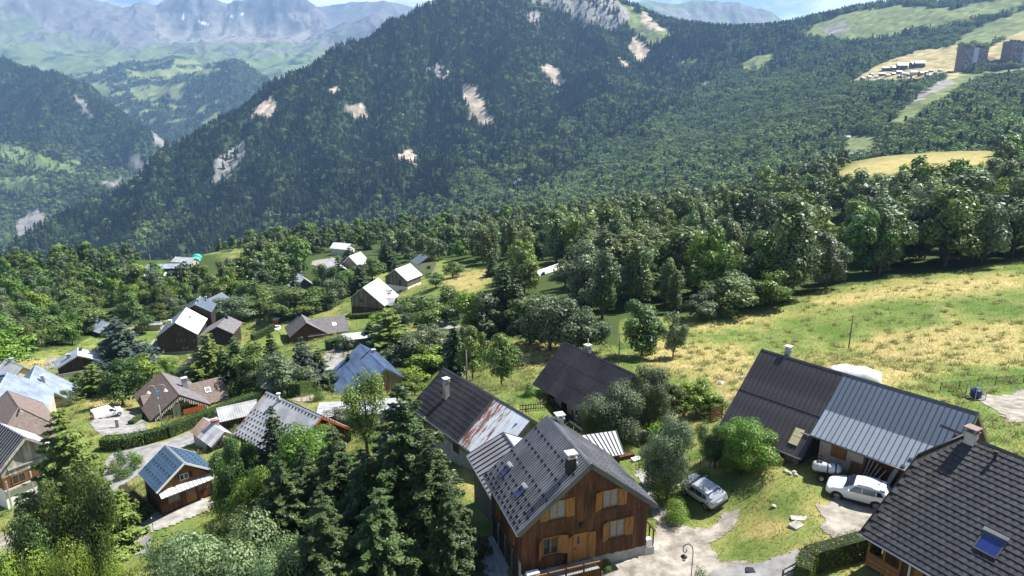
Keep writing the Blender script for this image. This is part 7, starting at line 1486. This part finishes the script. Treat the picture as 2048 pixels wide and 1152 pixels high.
for k, u, vb, vt, w, l in (('broadM', 318, 650, 605, 44, 'dark tree between the pale blue house and the black barn'), ('greyM', 345, 632, 590, 46, 'silvery tree behind the black barn'), ('broadM', 285, 668, 622, 42, 'tree right of the blue spruce top'), ('broadM', 505, 612, 560, 60, 'dark tree behind the silvery rounded ones'), ('lightM', 560, 640, 600, 42, 'bright bush tree at the garden end'), ('broadM', 660, 612, 560, 56, 'dark tree behind the whitish barn gable'), ('spruceM', 722, 585, 520, 40, 'spruce between the whitish and the bright white barn'), ('broadM', 745, 560, 515, 50, 'tree behind the whitish barn roof'), ('lightM', 700, 575, 535, 40, 'bright tree left of the whitish barn roof'), ('broadM', 872, 575, 545, 34, 'bush tree below the cream house'), ('broadM', 905, 640, 590, 46, 'tree right of the road bend'), ('lightM', 765, 655, 622, 40, 'bright bush in front of the whitish barn'), ('greyM', 800, 660, 610, 50, 'silvery tree under the whitish barn dormer'), ('broadM', 845, 700, 650, 56, 'dark bush tree above the farmhouse'), ('broadM', 795, 745, 690, 50, 'dark tree behind the blue barn ridge end'), ('lightM', 830, 790, 750, 44, 'bright bush beside the farmhouse roof'), ('broadM', 690, 700, 670, 34, 'dark bush by the crossed-roof chalet'), ('spruceM', 700, 760, 700, 30, 'small spruce left of the blue barn roof edge'), ('broadM', 532, 780, 722, 50, 'dark tree at the foot of the conifer row'), ('spruceM', 450, 775, 690, 44, 'spruce between pale larch and dark spruce'), ('broadM', 352, 770, 735, 34, 'bush tree above the brown chalet ridge'), ('lightM', 335, 745, 715, 36, 'bright bush on the bank below the black barn'), ('broadM', 160, 775, 745, 34, 'dark bush between the silvery chalet and the willow'), ('shrubM', 470, 705, 685, 30, 'shrub by the grey chalet driveway'), ('shrubM', 300, 705, 690, 26, 'shrub beside the black barn drive'), ('broadM', 60, 700, 640, 60, 'dark tree at the left wood corner'), ('broadM', 110, 690, 630, 64, 'dark tree behind the silvery chalet roof'), ('broadM', 165, 668, 610, 60, 'dark tree left of the pale blue house'), ('broadN', 505, 985, 915, 60, 'dark bush tree behind the bright trees'), ('greyM', 680, 860, 815, 50, 'grey bush tree beside the flat shed roofs'), ('broadN', 640, 930, 850, 70, 'dark tree between the bright tree and the birch'), ('broadM', 930, 705, 650, 46, 'dark tree behind the farmhouse pole')):
    tree(k, u, vb, vt, l, w*1.15)
for u, vb, vt, w, l in ((245, 930, 895, 24, 'small dark bush by the village road'), (268, 940, 900, 36, 'feathery bush by the village road'), (228, 945, 920, 30, 'green shrub left of the feathery bush'), (250, 955, 930, 40, 'green shrub below the feathery bush'), (455, 1040, 990, 50, 'dark shrub right of the driveway'), (430, 940, 915, 30, 'shrub right of the blue roof'), (640, 800, 770, 26, 'shrub left of the blue barn wall'), (1405, 960, 935, 40, 'weedy shrub behind the car roof'), (1020, 835, 800, 40, 'shrub on the slope below the meadow tree'), (1060, 790, 765, 30, 'shrub left of the black barn roof')):
    tree('shrubM', u, vb, vt, l, w)
# hedges
def hedge(label, pts, w, h, m, leaf=.12, dens=220, cat='hedge', red=None):
    P = [np.array(hit(*p)) for p in pts]; r = empty('hedge', label, cat, tuple(P[0])); O = P[0]; C, N = [], []; core = MB()
    for A, B in zip(P, P[1:]):
        d = B-A; L = np.hypot(d[0], d[1]); e = np.array([d[0]/L, d[1]/L, 0]); s = np.array([-e[1], e[0], 0]); n = int(L*dens*(w+2*h)/3)
        t = rng.random(n); q = rng.random(n)*(w+2*h); side = np.where(q < h, -w/2, np.where(q < h+w, q-h-w/2, w/2)); up = np.where(q < h, q, np.where(q < h+w, h, q-h-w))
        g = A[None]+d[None]*t[:, None]; zz = gz(g[:, 0], g[:, 1]); c = g+s[None]*side[:, None]; c[:, 2] = zz+up; c += rng.normal(0, .05, (n, 3))*(1+leaf*2)+.12*np.stack([perlin(t*L*1.2, q, 5), perlin(t*L*1.2, q, 6), perlin(t*L*.8, q*.5, 7)], 1)
        nn = np.where((q < h)[:, None], -s[None], np.where((q < h+w)[:, None], np.array([[0, 0, 1.]]), s[None]))+rng.normal(0, .55, (n, 3)); C.append(c-O); N.append(nn/np.linalg.norm(nn, axis=1)[:, None])
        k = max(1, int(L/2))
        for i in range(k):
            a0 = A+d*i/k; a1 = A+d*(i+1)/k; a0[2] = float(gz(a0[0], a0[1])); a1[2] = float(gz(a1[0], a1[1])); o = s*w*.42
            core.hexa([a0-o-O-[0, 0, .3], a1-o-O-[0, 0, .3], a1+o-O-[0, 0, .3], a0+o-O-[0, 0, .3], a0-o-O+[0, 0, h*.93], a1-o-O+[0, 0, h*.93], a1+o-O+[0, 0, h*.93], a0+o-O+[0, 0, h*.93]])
    for E_, d_ in ((P[0], P[0]-P[1]), (P[-1], P[-1]-P[-2])):
        d_ = np.array([d_[0], d_[1], 0])/np.hypot(d_[0], d_[1]); s = np.array([-d_[1], d_[0], 0]); n = int(dens*w*h*.8); c = E_[None]+s[None]*((rng.random(n)-.5)*w)[:, None]; c[:, 2] = float(gz(E_[0], E_[1]))+rng.random(n)*h; c += rng.normal(0, .05, (n, 3)); nn = d_[None]+rng.normal(0, .5, (n, 3)); C.append(c-O); N.append(nn/np.linalg.norm(nn, axis=1)[:, None])
    C = np.concatenate(C); N = np.concatenate(N); link('foliage', crown_mesh('hedge_foliage', C, N, leaf, .5+rng.normal(0, .25, len(C)), m), r); core.obj('branches', M_HCORE, r)
    return r
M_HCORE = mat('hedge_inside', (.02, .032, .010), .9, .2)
hedge('tall clipped hedge with a flat top beside the near tiled house', ((1600, 1178), (1612, 1142), (1690, 1120), (1752, 1102)), 1.1, 1.7, L_YEW, .10, 420)
hedge('bright green hedge in front of the brown chalet', ((292, 888), (335, 876), (395, 852), (450, 830), (530, 800)), 1.4, 1.9, L_HEDGE, .2, 90)
hedge('yellow-green hedge by the village road', ((208, 897), (250, 896), (290, 888)), 1.8, 1.8, L_LIGHT, .2, 90); hedge('clipped bright hedge block by the round bush tree', ((590, 795), (615, 788)), 2.0, 2.4, L_HEDGE, .2, 90)
hedge('garden hedge behind the grey chalet', ((505, 682), (548, 660)), 1.4, 1.8, L_HEDGE, .25, 60); hedge('dark hedge in front of the brown crossed-roof chalet', ((655, 700), (690, 690), (724, 682)), 1.6, 2.0, L_BROAD, .25, 60); hedge('low dark hedge before the whitish barn', ((700, 638), (760, 632)), 1.4, 1.5, L_BROAD, .25, 60)
hedge('green hedge with red shrubs beside the small chalet', ((245, 1000), (262, 1018), (284, 1046)), 1.3, 1.4, L_HEDGE, .14, 160); hedge('red-leaved shrub row along the small chalet hedge', ((250, 996), (270, 1014), (290, 1034)), .8, 1.75, L_RED, .14, 110, 'shrub'); hedge('small flower bed hedge by the brown chalet driveway', ((262, 850), (283, 836)), .9, .7, L_LIGHT, .2, 90)
# woods between the village and the valley: single trees
OPEN = DRY+[[(1560, 640), (2048, 540), (2048, 900), (1300, 900), (1200, 720), (1380, 650)], [(1575, 475), (1700, 428), (1700, 520), (1600, 560)], [(1060, 565), (1150, 555), (1165, 640), (1070, 650)], [(870, 545), (1000, 535), (1000, 605), (930, 612), (870, 595)], [(1430, 470), (1560, 455), (1540, 510), (1440, 520)], [(1430, 480), (1560, 470), (1540, 485), (1440, 490)], [(270, 512), (500, 500), (500, 530), (440, 560), (290, 578)], [(600, 510), (760, 500), (770, 560), (640, 585)], [(560, 700), (760, 700), (760, 625), (500, 625)], [(1640, 365), (1760, 298), (1990, 292), (1990, 350), (1850, 385), (1720, 400)]]
def wood_kind(u, v):
    q = random.random()
    if u < 480: return 'broad' if q < .60 else ('light' if q < .80 else ('grey' if q < .92 else 'spruce'))
    if u < 900: return 'broad' if q < .40 else ('light' if q < .52 else ('spruce' if q < .72 else ('pop' if q < .88 else 'grey')))
    if u < 1500: return 'pop' if q < .46 else ('broad' if q < .70 else ('light' if q < .82 else ('grey' if q < .95 else 'spruce')))
    return 'broad' if q < .45 else ('pop' if q < .70 else ('light' if q < .85 else ('grey' if q < .95 else 'spruce')))
cand = []
HX = [(f['cx'], f['cy'], max(f['L'], f['Wl']+f['Wr'])*.72) for f in HF.values()]
r_ = 130.
while r_ < 560:
    da = 9.4/r_; a = -.72+random.uniform(0, da)
    while a < .72:
        aa = a+random.uniform(-.4, .4)*da; rr = r_+random.uniform(-2.6, 2.6); x, y = rr*math.sin(aa), rr*math.cos(aa); a += da
        z = float(gz(x, y)); u, v, zc = project((x, y, z))
        if not bool(in_poly(np.array(u), np.array(v), WOOD[0])) and not (rr > 470 + 90*(aa > .35) and -200 < u < 2300): 
            if not (u < 0 and 500 < v < 720 or u > 2048 and 260 < v < 520): continue
        if bool(in_any(np.array(float(u)), np.array(float(v)), OPEN)): continue
        if any((x-hx)**2+(y-hy)**2 < (hr+2.5)**2 for hx, hy, hr in HX): continue
        if any((x-px)**2+(y-py)**2 < (pr*.5+1.5)**2 for px, py, pr in PLANTED): continue
        cand.append((float(zc), x, y, z, float(u), float(v)))
    r_ += 9.4*.92
cand.sort(); print('wood trees', len(cand))
rest = []; nind = {}
for zc, x, y, z, u, v in cand:
    k = wood_kind(u, v); h = random.uniform(7, 16.5)*(1.15 if k != 'broad' else 1)
    if u > 1550 and v > 420: h *= 1.25
    if u < 500: h *= .85
    h *= (.78 if zc > 300 else 1); inside = -60 < u < 2110
    vt_ = v-h*F/zc
    if inside and vt_ < 1152 and nind.get(k, 0) < 190 and len(PLANTED) < 420:
        side = 'left of the village' if u < 560 else ('beyond the village' if u < 1020 else ('behind right field' if u > 1500 else 'right of the middle'))
        nind[k] = nind.get(k, 0)+1
        kk = k+('M' if zc < 300 else 'F'); kn = {'broad': 'dark broadleaf', 'light': 'bright broadleaf', 'grey': 'silvery ash', 'pop': 'pale poplar', 'spruce': 'dark spruce'}[k]
        wk_ = random.uniform(.85, 1.25); hw = 'tall' if h > 15.5 else ('middling' if h > 11.5 else 'low'); ww = 'broad' if wk_ > 1.1 else ('slim' if wk_ < .95 else 'even'); rank = 'front rows' if zc < 190 else ('near part' if zc < 250 else ('middle' if zc < 340 else 'far part'))
        plant(kk, x, y, h, '%s %s, %s crown, %s of wood %s' % (hw, kn, ww, rank, side), 'trees of the wood '+side, z, wk_)
    else: rest.append((x, y, z, h, k))
# ---------------------------------------------------------------- the rest of the woods and the mountain forests: masses of trees scattered as stuff
def scatter(name, P, H, kinds, meshes, rot_seed=0, wid=None):
    """P (n,3), H (n,) heights, kinds (n,) index into meshes: instances on points"""
    coll = bpy.data.collections.new(name+'_kinds')
    for i, (cm, tm) in enumerate(meshes): o = bpy.data.objects.new('%s_kind%02d' % (name, i), cm); coll.objects.link(o)
    me = bpy.data.meshes.new(name); me.vertices.add(len(P)); me.vertices.foreach_set('co', np.ascontiguousarray(P, np.float32).ravel())
    for nm, typ, arr in (('h', 'FLOAT', H), ('k', 'INT', kinds), ('rz', 'FLOAT', rng.uniform(0, 6.28, len(P))), ('wk', 'FLOAT', (wid if wid is not None else rng.uniform(.85, 1.2, len(P))))):
        at_ = me.attributes.new(nm, typ, 'POINT'); at_.data.foreach_set('value', np.ascontiguousarray(arr, np.float32 if typ == 'FLOAT' else np.int32))
    o = link(name, me); ng = bpy.data.node_groups.new(name, 'GeometryNodeTree'); ng.interface.new_socket('Geometry', in_out='INPUT', socket_type='NodeSocketGeometry'); ng.interface.new_socket('Geometry', in_out='OUTPUT', socket_type='NodeSocketGeometry')
    N = ng.nodes; gi = N.new('NodeGroupInput'); go = N.new('NodeGroupOutput'); ci = N.new('GeometryNodeCollectionInfo'); ci.inputs['Collection'].default_value = coll; ci.inputs['Separate Children'].default_value = True; ci.inputs['Reset Children'].default_value = True
    ip = N.new('GeometryNodeInstanceOnPoints'); ip.inputs['Pick Instance'].default_value = True
    def A(nm, t): q = N.new('GeometryNodeInputNamedAttribute'); q.data_type = t; q.inputs['Name'].default_value = nm; return q.outputs['Attribute']
    h_, w_ = A('h', 'FLOAT'), A('wk', 'FLOAT'); mu = N.new('ShaderNodeMath'); mu.operation = 'MULTIPLY'; ng.links.new(h_, mu.inputs[0]); ng.links.new(w_, mu.inputs[1])
    cx = N.new('ShaderNodeCombineXYZ'); ng.links.new(mu.outputs[0], cx.inputs[0]); ng.links.new(mu.outputs[0], cx.inputs[1]); ng.links.new(h_, cx.inputs[2]); cr = N.new('ShaderNodeCombineXYZ'); ng.links.new(A('rz', 'FLOAT'), cr.inputs[2])
    ng.links.new(gi.outputs[0], ip.inputs['Points']); ng.links.new(ci.outputs[0], ip.inputs['Instance']); ng.links.new(A('k', 'INT'), ip.inputs['Instance Index']); ng.links.new(cx.outputs[0], ip.inputs['Scale'])
    e2r = N.new('FunctionNodeEulerToRotation'); ng.links.new(cr.outputs[0], e2r.inputs[0]); ng.links.new(e2r.outputs[0], ip.inputs['Rotation']); ng.links.new(ip.outputs[0], go.inputs[0])
    md = o.modifiers.new('scatter', 'NODES'); md.node_group = ng; o['kind'] = 'stuff'; return o
MF = K['broadF']+K['popF']+K['spruceF']+K['lightF']+K['greyF']
if rest:
    idx = {'broad': (0, 1, 2), 'pop': (4, 5, 3), 'spruce': (6,), 'light': (7, 8), 'grey': (9, 10)}
    R = np.array([(x, y, z) for x, y, z, h, k in rest]); scatter('woodland', R, np.array([q[3] for q in rest]), np.array([random.choice(idx[q[4]]) for q in rest]), MF)
T_CON = leaf_mat('mountain_conifer', (.013, .030, .015, 1), (.065, .105, .040, 1), .16, .05, .08, .8); T_DEC = leaf_mat('mountain_broadleaf', (.06, .105, .035, 1), (.185, .26, .085, 1), .2, .1, .06, .8)
def far_con(): return conifer('mountain_conifer', 170, .20, T_CON, .145, .3, 10, asp=.75)
def far_dec(): return broad('mountain_broadleaf', 190, .46, .44, 8, .18, T_DEC, lob_r=(.4, .6), low=.1)
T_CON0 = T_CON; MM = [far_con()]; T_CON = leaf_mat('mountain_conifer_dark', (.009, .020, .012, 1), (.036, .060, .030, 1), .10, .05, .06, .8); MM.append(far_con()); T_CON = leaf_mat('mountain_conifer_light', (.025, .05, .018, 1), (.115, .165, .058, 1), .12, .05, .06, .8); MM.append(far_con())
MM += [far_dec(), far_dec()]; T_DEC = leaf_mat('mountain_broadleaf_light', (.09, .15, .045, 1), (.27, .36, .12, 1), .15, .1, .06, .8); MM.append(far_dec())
def forest(name, hf, az0, az1, r0, r1, n, maskf, decf, hr, vis=None):
    a = np.radians(rng.uniform(az0, az1, n)); r = np.sqrt(rng.uniform(r0**2, r1**2, n)); x, y = r*np.sin(a), r*np.cos(a); z = hf(x, y); P = np.stack([x, y, z], 1)
    u, v, zc = project(P); keep = maskf(P, u, v) & (u > -80) & (u < 2130) & (v > -90) & (v < 620); P, u, v = P[keep], u[keep], v[keep]
    # leave out what lies behind the crest: facing away from the camera
    e = 8.; d = np.stack([P[:, 0], P[:, 1]], 1); d /= np.linalg.norm(d, axis=1)[:, None]; dz = hf(P[:, 0]+d[:, 0]*e, P[:, 1]+d[:, 1]*e)-P[:, 2]; ele = (P[:, 2]-CAMZ)/np.hypot(P[:, 0], P[:, 1])
    k = dz/e > ele-.05; P, u, v = P[k], u[k], v[k]
    dec = rng.random(len(P)) < decf(P, u, v); q = .7*fbm(P[:, 0]/130, P[:, 1]/130, 4, 181)+rng.normal(0, .18, len(P))+1.1*np.clip(-(hf(P[:, 0]+18, P[:, 1])-hf(P[:, 0]-18, P[:, 1]))/36-.05, -.45, .45); kinds = np.where(dec, np.where(q > .15, 5, rng.integers(3, 5, len(P))), np.where(q > .22, 2, np.where(q < -.12, 1, 0))); H = rng.uniform(*hr, len(P))*np.where(dec, .68, 1.); print(name, len(P)); P[:, 2] -= .3  # lighter tree kinds on right-facing slopes put sunlit relief into the forest colour
    return scatter(name, P, H, kinds, MM, wid=rng.uniform(.85, 1.2, len(P))*np.where(dec, 1.35, 1.))
def mask_m1(P, u, v):
    rock, grey, pale, hay = masks1(P); open_ = rock | pale | hay | (grey & (rng.random(len(P)) < .75))
    thin = fbm(P[:, 0]/70, P[:, 1]/70, 3, 67) > .55
    sparse = in_any(u, v, [[(1620, 40), (2060, -10), (2060, 140), (1900, 95), (1700, 90)], [(420, 270), (510, 270), (500, 350), (430, 380)], [(780, 290), (850, 290), (850, 340), (780, 340)]]) & (rng.random(len(P)) < .45)
    return ~open_ & ~sparse & ~(thin & (rng.random(len(P)) < .5)) & (np.hypot(P[:, 0], P[:, 1]) > 830)
def dec_m1(P, u, v):
    d = np.clip((u-900)/500+(v-330)/260, 0, 1); n = fbm(P[:, 0]/160, P[:, 1]/160, 3, 171); b = in_any(u, v, BANDS1)*.35
    p = np.clip(.12+d*.85+n*.8+b, .02, .95); p = np.where((u < 900) & (v < 400), np.clip(.06+.22*(n > .42), 0, 1), p); return p
def open_far(polys): return lambda P, u, v: ~in_any(u, v, polys)
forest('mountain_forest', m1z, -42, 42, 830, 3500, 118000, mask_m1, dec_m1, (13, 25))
forest('mountain_forest', m2az, -46, -20, 1950, 5600, 52000, lambda P, u, v: (u < 420) & ~in_any(u, v, ROCK2) & ~(in_any(u, v, GRN2) & (rng.random(len(P)) < .8)), lambda P, u, v: np.clip((v-270)/150, .05, .7), (15, 25))
forest('mountain_forest', m2bz, -40, -14, 4000, 7600, 30000, lambda P, u, v: (v > 120) & ~in_any(u, v, GRN3) & (~(fbm(P[:, 0]/140, P[:, 1]/90, 4, 114) > .12) | (u > 440) | (v > 250)) & (u < 640), lambda P, u, v: np.full(len(P), .3), (16, 26))
# ---------------------------------------------------------------- grass blades on the near ground
def grass(n):
    a = np.radians(rng.uniform(-40, 40, n)); r = 36*(250/36)**(rng.random(n)**.8); x, y = r*np.sin(a), r*np.cos(a); z = gz(x, y); P = np.stack([x, y, z], 1); u, v, zc = project(P)
    c = ground_col(P); keep = (u > -30) & (u < 2080) & (v < 1180) & (c[:, 2] < .5)
    keep &= ~in_any(u, v, [[(1205, 1175), (1222, 1128), (1300, 1090), (1312, 1050), (1292, 1005), (1318, 1008), (1352, 1045), (1400, 1062), (1432, 1050), (1444, 1022), (1480, 1006), (1478, 1030), (1440, 1070), (1424, 1100), (1436, 1126), (1480, 1132), (1520, 1128), (1585, 1108), (1660, 1080), (1735, 1066), (1800, 1040), (1800, 1100), (1590, 1142), (1560, 1190)], [(1662, 998), (1700, 990), (1780, 1020), (1735, 1072), (1668, 1078), (1636, 1012)], [(215, 912), (384, 862), (404, 872), (238, 975), (226, 1000), (262, 1085), (330, 1020), (416, 996), (438, 1012), (292, 1110), (228, 1112), (208, 940)], [(180, 850), (284, 812), (294, 868), (245, 882)], [(1270, 942), (1290, 935), (1312, 1000), (1296, 1006)], [(905, 1165), (955, 1060), (996, 1052), (1040, 1165)], [(1962, 792), (2070, 776), (2070, 850), (2030, 846), (1985, 822)]])
    P, c = P[keep], c[keep]; n = len(P); tuft = perlin(P[:, 0]/1.4, P[:, 1]/1.4, 301); h = rng.uniform(.08, .24, n)*(1+.9*np.clip(tuft, 0, 1))*(1+.5*c[:, 0]); w = rng.uniform(.014, .032, n)*(np.hypot(P[:, 0], P[:, 1])/50)
    # rough tussocks: clumps of longer blades
    m_ = rng.random(n) < .28; cen = P[rng.integers(0, n, max(1, int(m_.sum()/26)))]; far_ = np.hypot(cen[:, 0], cen[:, 1]) > 62; cen = cen[far_]; pick = cen[rng.integers(0, len(cen), int(m_.sum()))]+rng.normal(0, .28, (int(m_.sum()), 3)); pick[:, 2] = gz(pick[:, 0], pick[:, 1]); P[m_] = pick; h = np.where(m_, rng.uniform(.3, .75, n), h)
    an = rng.uniform(0, 6.28, n); d = np.stack([np.cos(an), np.sin(an), np.zeros(n)], 1); l = rng.normal(0, .8, (n, 3)); l[:, 2] = 1; V = np.stack([P-d*w[:, None], P+d*w[:, None], P+l*h[:, None]], 1).reshape(-1, 3)
    dry = np.clip(c[:, 0]+rng.normal(0, .18, n)-.12*tuft, 0, 1)[:, None]; col = np.array([.145, .21, .05])*(1-dry)+np.array([.55, .45, .24])*dry; col = col*rng.uniform(.7, 1.2, n)[:, None]
    m, nt, b = new_mat('grass_blade'); a_ = nt.nodes.new('ShaderNodeAttribute'); a_.attribute_name = 'tint'; nt.links.new(a_.outputs['Color'], b.inputs['Base Color']); b.inputs['Roughness'].default_value = .8; b.inputs['Specular IOR Level'].default_value = .15
    t = nt.nodes.new('ShaderNodeBsdfTranslucent'); nt.links.new(a_.outputs['Color'], t.inputs[0]); mx = nt.nodes.new('ShaderNodeMixShader'); mx.inputs[0].default_value = .5; nt.links.new(b.outputs[0], mx.inputs[1]); nt.links.new(t.outputs[0], mx.inputs[2]); nt.links.new(mx.outputs[0], nt.nodes['Material Output'].inputs[0])
    o = link('grass', np_mesh('grass', V, np.arange(3*n).reshape(n, 3), m, False, np.repeat(col, 3, 0))); o['kind'] = 'stuff'; print('grass', n)
grass(330000)
# slender weeds along the verge and rough tussocks
